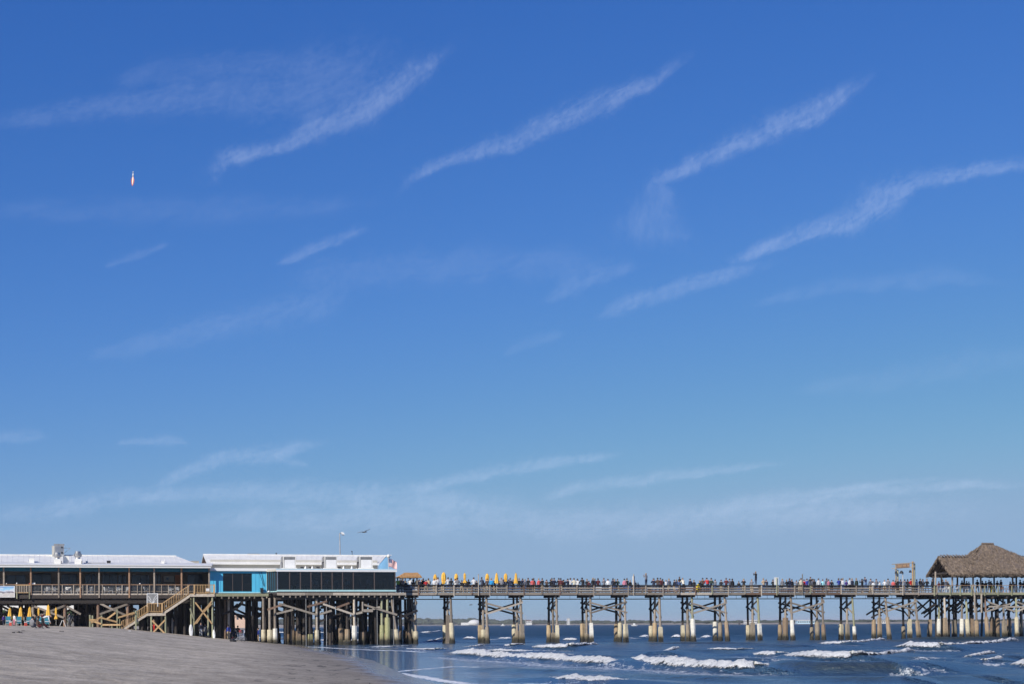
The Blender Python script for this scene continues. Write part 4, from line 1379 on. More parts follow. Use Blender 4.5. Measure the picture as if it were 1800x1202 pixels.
m = MB(); m.box(sL, sE - .1, -.62, -.56, Zy(180, 1004, -.6), zE0 + .2); part(m, 'valance', 'teal', west)
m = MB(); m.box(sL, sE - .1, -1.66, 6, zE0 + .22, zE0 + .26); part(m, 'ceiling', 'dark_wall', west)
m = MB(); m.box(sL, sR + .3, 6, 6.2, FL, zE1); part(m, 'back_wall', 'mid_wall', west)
m = MB(); m.box(sL, sR + .3, 13.2, 13.4, FL, zM); part(m, 'rear_wall', 'white_paint', west)
for i, (a, b, y0, y1) in enumerate([(10, 45, 1010, 1030), (58, 90, 1007, 1030), (108, 135, 1008, 1032), (150, 172, 1008, 1035), (180, 206, 1007, 1030), (208, 222, 1010, 1038), (232, 262, 1010, 1038), (272, 282, 1008, 1040), (330, 356, 1009, 1036)]):
    s0, s1 = Sx(a, 5.95), Sx(b, 5.95)
    m = MB(); m.box(s0, s1, 5.93, 5.99, Zy((a + b) / 2, y1, 5.95), Zy((a + b) / 2, y0, 5.95)); w_ = part(m, 'window', 'dark_pane', west)
    m = MB(); m.box((s0 + s1) / 2 - .04, (s0 + s1) / 2 + .04, 5.9, 5.925, Zy((a + b) / 2, y1, 5.95), Zy((a + b) / 2, y0, 5.95)); part(m, 'mullion', 'dark_wood', west, w_)
for a, b, y0, y1, mt in ((288, 306, 1012, 1022, 'beige_wall'), (308, 316, 1010, 1030, 'orange_wood'), (292, 297, 1014, 1019, 'dark_pane')):
    m = MB(); m.box(Sx(a, 5.9), Sx(b, 5.9), 5.84 - (.04 if mt == 'dark_pane' else 0), 5.9 - (.04 if mt == 'dark_pane' else 0), Zy(300, y1, 5.9), Zy(300, y0, 5.9)); part(m, 'wall_panel', mt, west)
for i, px in enumerate((-30, 6.5, 54, 103, 141, 174, 227, 271, 319, 367.5)):
    s = Sx(px, TF - .08, 1015)
    bar(west, 'porch_post', 'grey_wood' if i % 2 else 'rail_wood', (s, TF - .08, FL - (.45 if 2 < i < 8 else .1)), (s, TF - .08, zE0 + .2), .17, .15)
s0, s1 = Sx(-40, TF), Sx(341, TF)
bar(west, 'handrail', 'rail_wood', (s0, TF, RL), (s1, TF, RL), .2, .09)
bar(west, 'lower_rail', 'grey_wood', (Sx(54, TF), TF, FL + .3), (s1, TF, FL + .3), .06, .05)
bar(west, 'kick_board', 'pale_wood', (Sx(54, TF), TF - .03, FL - .02), (s1, TF - .03, FL - .02), .05, .16)
bar(west, 'rim_beam', 'dark_wood', (s0, TF - .02, FL - .32), (s1, TF - .02, FL - .32), .1, .4)
for px in (73.5, 92, 109.5, 129.5, 145.5, 153, 166.5, 180, 204, 214.5, 241.5, 249, 263, 284, 296, 308, 330):
    s = Sx(px, TF, 1035)
    bar(west, 'rail_post', rnd.choice(('pale_wood', 'pale_wood', 'grey_wood')), (s, TF - .06, FL - .12), (s, TF - .06, RL - .05), .09, .07)
m = MB()                                             # wire netting in the railing
x = Sx(55, TF)
while x < s1:
    m.tube((x, TF + .05, FL), (x, TF + .05, RL - .05), .008, .008, 4); x += .16
for z in np.arange(FL + .12, RL - .05, .14):
    m.tube((Sx(55, TF), TF + .05, z), (s1, TF + .05, z), .007, .007, 4)
part(m, 'wire_netting', 'galvanised', west)
# slatted gate panel
g0, g1 = Sx(27, TF - .12), Sx(54, TF - .12)
for z in (RL - .08, FL + .18):
    bar(west, 'gate_rail', 'new_wood', (g0, TF - .16, z), (g1, TF - .16, z), .05, .12)
for k in range(9):
    s = g0 + (g1 - g0) * (k + .5) / 9
    bar(west, 'slat', 'pale_wood', (s, TF - .2, FL + .18), (s, TF - .2, RL - .12), .075, .03)
for k in (0, 1):
    s = g0 + .15 + (g1 - g0 - .3) * k
    bar(west, 'gate_post', 'green_wood', (s, TF - .2, FL - .55), (s, TF - .2, FL + .25), .12, .1)
# printed banner: sky, cloud and sand print
def banner_mat():
    m, nt, bs, out = new_mat('banner_print')
    g = node(nt, 'ShaderNodeNewGeometry'); sep = node(nt, 'ShaderNodeSeparateXYZ'); nt.links.new(g.outputs['Position'], sep.inputs[0])
    mr = node(nt, 'ShaderNodeMapRange'); mr.inputs['From Min'].default_value = FL - .35; mr.inputs['From Max'].default_value = RL
    f = noise_fac(nt, wpos(nt, (1, 1, 2.2)), 1.3, 5, .6)
    zz = math_n(nt, 'ADD', sep.outputs[2], math_n(nt, 'MULTIPLY', math_n(nt, 'SUBTRACT', f, .5), .5)); nt.links.new(zz, mr.inputs['Value'])
    cc = ramp(nt, mr.outputs[0], [(0.0, (.55, .52, .47)), (.28, (.62, .58, .55)), (.38, (.13, .11, .14)), (.5, (.6, .65, .75)), (.62, (.35, .65, .85)), (1.0, (.04, .12, .5))])
    cl = ramp(nt, noise_fac(nt, wpos(nt, (1, 1, 2.5)), 2.0, 4, .6), [(.52, (0, 0, 0)), (.62, (1, 1, 1))])
    cc = mixc(nt, math_n(nt, 'MULTIPLY', cl, .8), cc, (.75, .76, .78))
    nt.links.new(cc, bs.inputs['Base Color']); bs.inputs['Roughness'].default_value = .5
banner_mat()
ban = thing('printed_banner', 'printed beach scene banner hung on the porch railing', 'banner', Sx(10, -1.2), -1.2, FL)
m = MB(); m.box(Sx(-32, -1.22), Sx(25.2, -1.22), -1.25, -1.22, Zy(10, 1048.5, -1.22), Zy(10, 1029.5, -1.22)); part(m, 'print', 'banner_print', ban)
m = MB()
b0, b1, b2, b3 = Sx(-32, -1.22), Sx(26, -1.22), Zy(10, 1049.3, -1.22), Zy(10, 1029, -1.22)
m.box(b1 - .07, b1, -1.27, -1.21, b2, b3); m.box(b0, b1 - .07, -1.27, -1.21, b2, b2 + .06); m.box(b0, b1 - .07, -1.27, -1.21, b3 - .06, b3)
part(m, 'hem', 'white_plastic', ban)

# porch furniture: white plastic chairs and small tables
def chair_mesh(mat):
    m = MB()
    for x in (-.2, .2):
        for y in (-.2, .2):
            m.beam((x, y, 0), (x * .95, y * .95, .44), .04, .04)
        m.beam((x, -.2, .44), (x, -.27, .88), .04, .04)
        m.beam((x, -.22, .64), (x, .2, .62), .04, .03)
    m.box(-.22, .22, -.22, .22, .43, .46)
    for z in (.56, .68, .8):
        m.beam((-.2, -.235, z), (.2, -.235, z), .02, .08)
    return m.mesh('plastic_chair', mat)
chair_me = chair_mesh('white_plastic')
def chair_at(s, t, z, rz, label, group, cat='chair'):
    o = bpy.data.objects.new('plastic_chair', chair_me)
    o.location = W(s, t, z); o.rotation_euler = (0, 0, rz); link(o)
    return tag(o, label, cat, group)
ordn = ['first', 'second', 'third', 'fourth', 'fifth', 'sixth', 'seventh', 'eighth', 'ninth', 'tenth', 'eleventh', 'twelfth', 'thirteenth', 'fourteenth', 'fifteenth', 'sixteenth']
for k, px in enumerate((80, 87, 98, 116, 124, 138, 158, 163, 187, 195, 210, 225, 257, 302, 312)):
    chair_at(Sx(px, -.3, 1037), -.3 + rnd.uniform(0, .5), FL + .002, rnd.uniform(0, 6.28), f'white plastic porch chair, {ordn[k]} from the slatted gate behind the wire netting', 'plastic chairs on the porch')
def small_obj(name, label, cat, px, y0, y1, t, mat, prof=None, zfix=None, group=None):
    s, zb = on_t(px, y1, t); zt = Zy(px, y0, t)
    if zfix is not None: zt += zfix - zb; zb = zfix
    rt = thing(name, label, cat, s, t, zb, group)
    m = MB(); h = zt - zb
    m.lathe([(r, zb + h * z) for r, z in (prof or [(.06, 0), (.07, .4), (.06, .7), (.025, .8), (.025, 1)])], 8, (s, t))
    part(m, 'body', mat, rt, smooth=True)
    return rt
small_obj('bottle', 'white bottle standing on the porch handrail above the banner, left one', 'bottle', 11.5, 1025, 1027, TF, 'white_plastic', zfix=RL + .045)
small_obj('bottle', 'white bottle standing on the porch handrail above the slatted gate', 'bottle', 29.5, 1024, 1027, TF, 'white_plastic', zfix=RL + .045)
small_obj('cup', 'red cup on the porch handrail left of the white tray', 'cup', 52, 1025.4, 1027, TF, 'red_plastic', [(.05, 0), (.07, 1)], zfix=RL + .045)
small_obj('float_ball', 'round white ball on the porch handrail above the stairs sign', 'ball', 246, 1024.8, 1027, TF, 'white_plastic', [(.03, 0), (.085, .25), (.1, .5), (.085, .75), (.03, 1)], zfix=RL + .045)
s0, s1 = Sx(56, TF), Sx(62, TF)
rt = thing('serving_tray', 'white serving tray standing on the porch handrail right of the gate', 'tray', (s0 + s1) / 2, TF, RL + .045)
m = MB(); m.box(s0, s1, TF - .08, TF + .08, RL + .046, RL + .07); part(m, 'base', 'white_plastic', rt)
m = MB(); m.box(s0, s1, TF + .05, TF + .08, RL + .071, RL + .22); part(m, 'back', 'white_plastic', rt)

# seats under the thatched pavilion
seat_me = {'white': chair_me, 'yellow': chair_mesh('yellow_plastic'), 'orange': chair_mesh('cloth_orange_seat')}
for k, (px, c, t_) in enumerate(((1652, 'white', .4), (1659.5, 'white', .8), (1665, 'white', 1.4), (1680, 'white', .3), (1685, 'white', 1.2), (1699, 'white', .5), (1703, 'white', 1.5), (1740, 'yellow', .2), (1744, 'yellow', .9), (1748, 'yellow', .4), (1760.5, 'orange', .3), (1766, 'orange', .9), (1771, 'orange', .3), (1782, 'white', .5), (1787, 'white', 1.1), (1792, 'white', .4))):
    o = bpy.data.objects.new('plastic_chair', seat_me[c])
    o.location = W(Sx(px, t_, 1036), t_, DECK + .002); o.rotation_euler = (0, 0, rnd.uniform(0, 6.28)); link(o)
    tag(o, f'{c} plastic chair under the thatched pavilion, {ordn[k]} seat from its left end', 'chair', 'plastic chairs under the pavilion')

# roof equipment of the west restaurant
def roof_fan(px, lab, y_top, wb):
    t = 2.5
    s = Sx(px, t, 985); zb = Zy(px, 991.5, t); z1 = Zy(px, 982, t); zt = Zy(px, y_top, t)
    rt = thing('exhaust_fan', lab, 'roof fan', s, t, zb, 'mushroom roof fans on the porch roof')
    m = MB(); m.box(s - wb / 2, s + wb / 2, t - wb / 2, t + wb / 2, zb - .5, z1); part(m, 'curb_box', 'white_metal', rt)
    h = zt - z1
    m = MB(); m.lathe([(.30, z1), (.27, z1 + h * .2), (.31, z1 + h * .24), (.46, z1 + h * .4), (.47, z1 + h * .68), (.36, z1 + h * .72), (.34, z1 + h), (.05, z1 + h * 1.02)], 16, (s, t)); part(m, 'fan_housing', 'steel', rt, smooth=False)
    m = MB(); m.tube((s + wb / 2 + .06, t - .3, zb), (s + wb / 2 + .06, t - .3, zb + .4), .04, .04, 6); part(m, 'conduit', 'black', rt)
roof_fan(101, 'mushroom exhaust fan on a white box in front of the grey hood', 970.5, .75)
roof_fan(137, 'mushroom exhaust fan on a white box right of the grey hood', 968.5, .75)
t = 8.0
s0, s1 = Sx(96, t), Sx(113, t); z0, z1 = Zy(104, 976, t) - .3, Zy(104, 957, t)
rt = thing('intake_hood', 'grey sheet metal intake hood rising above the white roof ridge', 'roof hood', (s0 + s1) / 2, t, z0)
m = MB(); m.box(s0, s1, t, t + 1.6, z0, z1); part(m, 'casing', 'galvanised', rt)
m = MB(); m.box(s0 - .05, s1 + .05, t - .06, t + 1.66, z1, z1 + .1); part(m, 'lid', 'louvre_grey', rt)
m = MB(); m.box(s0 - .28, s0 - .01, t + .1, t + 1.5, z0, z1 - .12); part(m, 'side_panel', 'beige_wall', rt)
m = MB(); m.box(s0 + .1, s1 - .1, t - .03, t - .005, z0 + .5, z1 - .15); part(m, 'door', 'steel', rt)
for z in (.35, .75):
    m = MB(); m.box(s1 - .35, s1 - .15, t - .1, t - .03, z0 + (z1 - z0) * z, z0 + (z1 - z0) * z + .18); part(m, 'latch', 'black', rt)
m = MB(); m.beam((s1 + .01, t + .3, z1 - .35), (s1 + .75, t + .3, z1 - .4), .04, .04); m.beam((s1 + .75, t + .3, z1 - .4), (s1 + .01, t + .3, z1 - 1.0), .04, .04); part(m, 'bracket', 'galvanised', rt)
def boxy(name, lab, cat, px0, px1, y0, y1, t, d, mat, extra=0):
    s0, s1 = Sx(px0, t, y1), Sx(px1, t, y1); z0, z1 = Zy((px0 + px1) / 2, y1, t) - extra, Zy((px0 + px1) / 2, y0, t)
    rt = thing(name, lab, cat, (s0 + s1) / 2, t, z0)
    m = MB(); m.box(s0, s1, t, t + d, z0, z1); part(m, 'casing', mat, rt)
    m = MB(); m.box(s0 - .03, s1 + .03, t - .03, t + d + .03, z1, z1 + .05); part(m, 'lid', mat, rt)
    return rt
boxy('supply_unit', 'white rooftop unit between the two mushroom fans', 'roof unit', 111, 121, 977, 986, 3.0, .9, 'white_metal', .3)
boxy('roof_vent', 'small black vent box on the white porch roof', 'roof vent', 188, 194.5, 985.5, 989.5, 3.6, .5, 'black', .2)
boxy('junction_box', 'small white box on the white roof right of the mushroom fans', 'roof box', 151, 154, 986, 989, 3.4, .3, 'white_metal', .2)
boxy('skylight', 'low white box on the porch roof at the far left', 'roof box', 51, 60, 981.5, 988.5, 4.0, .8, 'white_metal', .3)
boxy('skylight', 'low white box on the roof slope near the right end of the long white roof', 'roof box', 284, 289, 985.5, 991, 4.0, .5, 'white_metal', .3)
rt = thing('roof_conduit', 'thin dark conduit lying on the white porch roof right of the fans', 'pipe', Sx(165, 3), 3.2, Zy(165, 989.5, 3.2))
m = MB(); m.tube((Sx(148, 3.2), 3.2, Zy(165, 989, 3.2)), (Sx(186, 3.2), 3.2, Zy(165, 989.5, 3.2)), .05, .05, 6); part(m, 'pipe', 'louvre_grey', rt)
m = MB()
for k in range(3):
    s = Sx(152 + k * 14, 3.2); m.box(s - .04, s + .04, 3.1, 3.3, Zy(165, 991, 3.2), Zy(165, 989.8, 3.2))
part(m, 'block', 'dark_wood', rt)
# grey box building glimpsed between the two roofs
rt = boxy('roof_plant_room', 'grey flat roofed box between the two white roofed buildings', 'roof box', 334, 350, 986, 996, 11.0, 3, 'beige_wall', .5)

# ------------------------------------------------------------------ blue restaurant with the glass wing
TB, TW = -0.2, -2.6
zB0, zB1 = Zy(420, 1042, TB), Zy(420, 1003, TB)
sb0, sb1 = Sx(367, TB), Sx(470, TB)
blue = thing('glass_restaurant', 'sky blue restaurant with a dark glass walled wing on piles', 'restaurant', Sx(530, TB), 3, zB0)
w0, w1 = Sx(392, TB), Sx(443, TB)
zw0, zw1 = Zy(418, 1039, TB), Zy(418, 1007, TB)
for a, b, c, d in ((sb0, w0, zB0, zB1), (w1, sb1, zB0, zB1), (w0, w1, zB0, zw0), (w0, w1, zw1, zB1)):
    m = MB(); m.box(a, b, TB, TB + .18, c, d); part(m, 'wall', 'blue_wall', blue)
k = sb0 + .1                                      # vertical boards: battens proud of the wall
while k < sb1:
    if not (w0 - .05 < k < w1 + .05):
        bar(blue, 'batten', 'blue_wall', (k, TB - .015, zB0 + .02), (k, TB - .015, zB1), .05, .03)
    k += .42
bar(blue, 'sill', 'aqua_trim', (sb0, TB - .05, zB0 + .06), (sb1, TB - .05, zB0 + .06), .1, .1)
for i in range(3):
    a, b = w0 + (w1 - w0) * i / 3, w0 + (w1 - w0) * (i + 1) / 3
    m = MB(); m.box(a + .04, b - .04, TB + .09, TB + .11, zw0 + .03, zw1 - .03); w_ = part(m, 'window', 'tinted_glass', blue)
    m = MB(); m.box(a - .03, a + .03, TB + .06, TB + .14, zw0, zw1); part(m, 'mullion', 'bronze', blue, w_)
m = MB(); m.box(Sx(431, TB + 1), Sx(440, TB + 1), TB + 1, TB + 1.6, zB0, Zy(435, 1024, TB + 1)); part(m, 'cabinet', 'orange_wood', blue)
# inside: floor, back wall, ceiling
sW0, sW1 = Sx(487, TW), Sx(695.5, TW)
sWb = Sx(469, TB)
fw = Zy(590, 1039.5, TW)
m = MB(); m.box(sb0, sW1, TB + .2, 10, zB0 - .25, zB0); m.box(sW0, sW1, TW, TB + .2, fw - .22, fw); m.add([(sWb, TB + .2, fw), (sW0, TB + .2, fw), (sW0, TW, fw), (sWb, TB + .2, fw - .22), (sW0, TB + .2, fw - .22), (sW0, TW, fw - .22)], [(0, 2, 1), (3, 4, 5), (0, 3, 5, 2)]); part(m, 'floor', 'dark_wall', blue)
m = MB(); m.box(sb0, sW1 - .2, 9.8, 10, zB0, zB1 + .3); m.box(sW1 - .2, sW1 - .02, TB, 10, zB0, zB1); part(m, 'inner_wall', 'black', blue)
zf0, zf1 = Zy(420, 1003, TB - .3), Zy(420, 998, TB - .3)
m = MB(); m.box(sb0 - .1, sb1 + 1.2, TB - .35, TB - .28, zf0, zf1); part(m, 'fascia', 'white_paint', blue)
m = MB(); m.box(sb0 - .1, sW1, TB - .28, 6.3, zf1 - .16, zf1 - .02); part(m, 'flat_roof', 'white_metal', blue)
# clerestory and high roof
zc1 = Zy(500, 990, 5.4)
sR0, sR1 = Sx(364, 5.4), Sx(667, 5.4)
m = MB(); m.box(sR0 + .5, sR1 - .1, 6, 6.2, zf1 - .1, zc1 + .5); m.box(sR0 + .5, sR1 - .3, 12.3, 12.5, zf1 - 3, zc1 + .3); part(m, 'clerestory_wall', 'beige_wall', blue)
zr = Zy(500, 974.6, 9.2)
g0, g1 = Sx(357, 9.2, 975), Sx(679.5, 9.2, 975)
m = MB()
m.add([(sR0, 5.4, zc1), (sR1, 5.4, zc1), (g1, 9.2, zr), (g0, 9.2, zr), (sR1, 13, zc1), (sR0, 13, zc1),
       (sR0, 5.4, zc1 - .14), (sR1, 5.4, zc1 - .14), (g1, 9.2, zr - .14), (g0, 9.2, zr - .14), (sR1, 13, zc1 - .14), (sR0, 13, zc1 - .14)],
      [(0, 1, 2, 3), (3, 2, 4, 5), (7, 6, 9, 8), (8, 9, 11, 10), (0, 6, 7, 1), (5, 4, 10, 11), (1, 7, 8, 2), (2, 8, 10, 4), (0, 3, 9, 6), (3, 5, 11, 9)])
rf = part(m, 'main_roof', 'white_metal', blue)
m = MB()
x = sR0 + .4
while x < sR1:
    f = (x - sR0) / (sR1 - sR0); xr = g0 + (g1 - g0) * f
    m.beam((x, 5.4, zc1 + .01), (xr, 9.2, zr + .01), .03, .025); x += .62
part(m, 'roof_seam', 'white_metal', blue, rf)
m = MB(); m.box(g0, g1, 9.1, 9.3, zr - .03, zr + .05); part(m, 'ridge_cap', 'white_metal', blue, rf)
m = MB(); m.add([(sR0 + .7, 6, zf1 - .3), (sR0 + .7, 12.4, zf1 - .3), (sR0 + .7, 12.4, zc1), (g0 + .8, 9.2, zr - .15), (sR0 + .7, 6, zc1)], [(0, 1, 2, 3, 4)]); m.add([(sR0 + .8, 6, zf1 - .3), (sR0 + .8, 12.4, zf1 - .3), (sR0 + .8, 12.4, zc1), (g0 + .9, 9.2, zr - .15), (sR0 + .8, 6, zc1)], [(4, 3, 2, 1, 0)]); part(m, 'gable_wall', 'brown_wood', blue)
# pale blue end gable, splayed outward under the flared verge
ea, eb = Sx(667, 5.2), Sx(684, 4.7, 985)
m = MB(); m.add([(ea, 5.2, zf1 - .2), (eb, 4.7, zf1 - .2), (eb - .3, 4.7, zr - .35), (ea, 5.2, zc1 - .1), (ea, 5.4, zf1 - .2), (eb, 4.9, zf1 - .2), (eb - .3, 4.9, zr - .35), (ea, 5.4, zc1 - .1)],
                 [(0, 1, 2, 3), (7, 6, 5, 4), (0, 3, 7, 4), (1, 5, 6, 2), (3, 2, 6, 7)]); part(m, 'end_gable', 'gable_blue', blue)
s, z = on_t(680, 977, 9.0)
m = MB(); m.lathe([(.1, z - .25), (.22, z - .1), (.24, z + .08), (.12, z + .22)], 10, (s + .2, 8.9)); m.tube((s, 8.9, z), (s + .6, 8.9, z + .15), .05, .05, 6); part(m, 'floodlight', 'white_metal', blue)
# glass wing
zs0, zs1 = Zy(590, 1039, TW), Zy(590, 1036, TW)
zt0, zt1 = Zy(590, 1004.3, TW), Zy(590, 999.3, TW)
m = MB(); m.box(sW0 - .05, sW1 + .05, TW - .06, TW + .02, zs0, zs1); part(m, 'sill', 'aqua_trim', blue)
m = MB(); m.box(sW0 - .12, sW1 + .15, TW - .14, TW - .02, zt0, zt1 - .12); part(m, 'fascia', 'white_paint', blue)
m = MB(); m.box(sW0 - .12, sW1 + .15, TW - .16, TW - .02, zt1 - .115, zt1); part(m, 'coping', 'pale_blue', blue)
m = MB(); m.box(sW0 - .05, sW1 + .05, TW - .02, TB + .3, zt0 + .05, zt1 - .1); m.add([(sWb, TB + .3, zt1 - .1), (sW0 - .05, TB + .3, zt1 - .1), (sW0 - .05, TW, zt1 - .1), (sWb, TB + .3, zt0 + .05), (sW0 - .05, TB + .3, zt0 + .05), (sW0 - .05, TW, zt0 + .05)], [(0, 2, 1), (3, 4, 5), (0, 3, 5, 2)]); part(m, 'wing_roof', 'beige_wall', blue)
m = MB(); m.beam((sWb - .1, TB - .1, (zt0 + zt1) / 2), (sW0 - .12, TW - .12, (zt0 + zt1) / 2), .06, zt1 - zt0 - .06); part(m, 'fascia', 'beige_wall', blue)
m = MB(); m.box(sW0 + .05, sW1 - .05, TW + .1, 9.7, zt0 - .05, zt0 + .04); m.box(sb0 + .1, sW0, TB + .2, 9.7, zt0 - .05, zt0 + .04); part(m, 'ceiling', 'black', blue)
mull = [487.6, 509, 528, 546.5, 565, 583.8, 602, 621, 658, 694.6]
ms = [Sx(x, TW, 1020) for x in mull]
for i, s in enumerate(ms):
    bar(blue, 'mullion', 'bronze' if i else 'steel', (s, TW, zs1), (s, TW, zt0), .10, .12)
    if i:
        m = MB(); m.box(ms[i - 1] + .05, s - .05, TW + .02, TW + .035, zs1, zt0); part(m, 'window', 'tinted_glass', blue)
RT = [(sW0 + (sWb - sW0) * k / 5, TW + (TB - .05 - TW) * k / 5) for k in range(6)]
for i, (s, tt) in enumerate(RT):
    if i:
        bar(blue, 'mullion', 'aqua_trim' if i == 5 else 'teal', (s, tt, fw), (s, tt, zt0), .08, .08)
        s_, t_ = RT[i - 1]
        m = MB(); m.beam((s_ - .01, t_ + .03, (fw + zt0) / 2), (s + .01, tt - .03, (fw + zt0) / 2), .015, zt0 - fw - .06); part(m, 'black_pane', 'black', blue)  # opaque black in place of the return glass, painting out its reflection
        m = MB(); m.beam((s_, t_, fw + .05), (s, tt, fw + .05), .07, .1); part(m, 'sill', 'aqua_trim', blue)
m = MB(); m.box(sW1 - .03, sW1, TW + .05, TB, zs1, zt0); part(m, 'window', 'tinted_glass', blue)
# white dining chairs and tables seen dimly through the glass
for k, px in enumerate((516, 522, 536, 545, 552, 556, 570, 575, 589, 592, 607, 611, 648, 652)):
    chair_at(Sx(px, -1.5 + .6 * (k % 3), 1028), -1.5 + .6 * (k % 3), fw + .002, rnd.uniform(0, 6.28), f'white chair behind the wing glass, {ordn[k]} from the left corner of the glass', 'white chairs inside the glass wing')
def round_table(s, t, z, label):
    rt = thing('dining_table', label, 'table', s, t, z, 'tables inside the glass wing')
    m = MB(); m.lathe([(.5, z + .72), (.5, z + .75)], 14, (s, t)); part(m, 'tabletop', 'white_plastic', rt)
    m = MB(); m.lathe([(.25, z + .002), (.05, z + .08), (.04, z + .71)], 10, (s, t)); part(m, 'pedestal', 'bronze', rt)
for k, px in enumerate((519, 540, 560, 582, 600, 640)):
    round_table(Sx(px, -1.1, 1030), -1.1, fw + .001, f'round white table behind the wing glass, {ordn[k]} from the left corner')
INSIDE = [(515, 'grey'), (526, 'slate'), (551, 'white'), (556, 'white'), (569, 'grey'), (574, 'white'), (590, 'white'), (592.5, 'denim'), (606, 'white'), (611, 'cyan'), (633, 'slate'), (647, 'white'), (651, 'white'), (668, 'grey'), (677, 'maroon')]
# air conditioners on the wing roof
for k, (x0, x1, lab) in enumerate(((496, 520, 'leftmost of three white air conditioners on the glass wing roof'), (569, 592.5, 'middle one of three white air conditioners on the glass wing roof'), (630.5, 655, 'rightmost of three white air conditioners on the glass wing roof'))):
    t = .2
    s0, s1 = Sx(x0, t, 990), Sx(x1, t, 990); z0, z1 = Zy((x0 + x1) / 2, 998.5, t) - .25, Zy((x0 + x1) / 2, 977.3, t)
    rt = thing('air_conditioner', lab, 'air conditioner', (s0 + s1) / 2, t, z0, 'air conditioners on the wing roof')
    h = z1 - z0
    m = MB(); m.box(s0 + .1, s1, t, t + 1.3, z0 + .32, z1); part(m, 'casing', 'louvre_grey', rt)
    m = MB(); m.box(s0 - .1, s1 + .1, t - .12, t + 1.4, z0, z0 + .31); part(m, 'base', 'white_metal', rt)
    m = MB(); m.box(s0 + .28, s1 - .12, t - .06, t - .002, z0 + .33, z0 + h * .76); part(m, 'front_panel', 'white_paint', rt)
    m = MB(); m.box(s0 + .1, s0 + .2, t - .06, t - .002, z0 + .33, z1); m.box(s1 - .08, s1, t - .06, t - .002, z0 + .33, z1); m.box(s0 + .2, s1 - .08, t - .06, t - .002, z1 - .07, z1); part(m, 'front_frame', 'white_metal', rt)
    for j in range(5):
        zz = z0 + h * .79 + j * h * .032
        m = MB(); m.box(s0 + .21, s1 - .09, t - .05, t - .003, zz, zz + h * .018); part(m, 'louvre', 'galvanised', rt)
    m = MB(); m.box(s0, s0 + .095, t + .1, t + 1.2, z0 + .4, z1 - .1); part(m, 'side_grille', 'louvre_grey', rt)
    m = MB(); m.tube((s0 - .2, t - .05, z0 + .1), (s0 - .2, t - .05, z0 + h * .55), .06, .06, 6); m.tube((s0 - .2, t - .05, z0 + h * .55), (s0 + .05, t + .2, z0 + h * .6), .06, .06, 6); part(m, 'pipe', 'black' if k else 'galvanised', rt)
for k, px in enumerate((537, 549, 604, 618.5)):
    s, z0 = on_t(px, 999.5, -1.6); z1 = Zy(px, 994, -1.6)
    rt = thing('roof_vent', ('small white cone vent on the glass wing roof, ' + ordn[k] + ' from the left'), 'roof vent', s, -1.6, z0, 'cone vents on the wing roof')
    m = MB(); m.lathe([(.17, z0 - .2), (.15, z0 + .1), (.05, z1 - .05), (.03, z1)], 10, (s, -1.6)); part(m, 'cone', 'white_metal', rt, smooth=True)
    m = MB(); m.lathe([(.22, z0 - .22), (.2, z0 - .16)], 10, (s, -1.6)); part(m, 'flashing', 'galvanised', rt)
for k, px in enumerate((531, 546, 559, 596)):
    s, z0 = on_t(px, 998, -.6); z1 = Zy(px, 995.5, -.6)
    rt = thing('roof_valve', ('small dark pipe fitting on the glass wing roof, ' + ordn[k] + ' from the left'), 'pipe fitting', s, -.6, z0, 'pipe fittings on the wing roof')
    m = MB(); m.tube((s - .2, -.6, (z0 + z1) / 2), (s + .2, -.6, (z0 + z1) / 2), .08, .08, 8); part(m, 'pipe', 'black', rt)
    m = MB(); m.tube((s, -.6, z0 - .2), (s, -.6, z1), .05, .05, 6); part(m, 'riser', 'louvre_grey', rt)
# black speaker box and junction at the foot of the blue wall
rt = boxy('speaker_box', 'black box standing at the foot of the blue wall beside the glass return', 'box', 458, 463, 1033.5, 1041, TB - .5, .3, 'black')
small_obj('light_globe', 'small white globe lamp at the deck edge left of the glass wing', 'lamp', 472.5, 1037.5, 1041, TB - 1.2, 'white_plastic', [(.05, 0), (.13, .3), (.15, .6), (.08, 1)])
# thin cables on the blue wall
for a, b in (((455, 1004), (464, 1030)), ((459, 1004), (465, 1029))):
    p = on_t(*a, TB - .05); q = on_t(*b, TB - .05)
    m = MB(); m.tube((p[0], TB - .05, p[1]), (q[0], TB - .05, q[1]), .018, .018, 5); part(m, 'cable', 'black', blue)
# lamp pole behind the roof
s, zt = on_t(597, 936.5, 12); zb = Zy(598.5, 985, 12)
rt = thing('pole_lamp', 'tall slim pole with a white floodlight standing behind the restaurant roof', 'lamp post', s, 12, zb)
m = MB(); m.tube((s + .1, 12, zb - 2), (s, 12, zt), .09, .06, 8); part(m, 'pole', 'galvanised', rt)
m = MB(); m.tube((s, 12, zt - .03), (s + .3, 12, zt - .02), .05, .05, 6); part(m, 'arm', 'galvanised', rt)
m = MB(); m.add([(s + .2, 11.8, zt + .14), (s + .55, 11.8, zt + .06), (s + .62, 11.8, zt - .2), (s + .28, 11.8, zt - .13), (s + .2, 12.25, zt + .14), (s + .55, 12.25, zt + .06), (s + .62, 12.25, zt - .2), (s + .28, 12.25, zt - .13)],
                [(3, 2, 1, 0), (4, 5, 6, 7), (0, 1, 5, 4), (1, 2, 6, 5), (2, 3, 7, 6), (3, 0, 4, 7)]); part(m, 'lamp_head', 'white_paint', rt)
m = MB(); m.box(s + .3, s + .6, 11.85, 12.2, zt - .27, zt - .21); part(m, 'lens', 'louvre_grey', rt)
s, zt = on_t(619, 968, 9.5); zb = zr
rt = thing('antenna', 'short dark aerial on the ridge of the blue restaurant roof', 'aerial', s, 9.5, zb)
m = MB(); m.tube((s, 9.5, zb - .3), (s, 9.5, zt), .04, .03, 6); part(m, 'mast', 'black', rt)
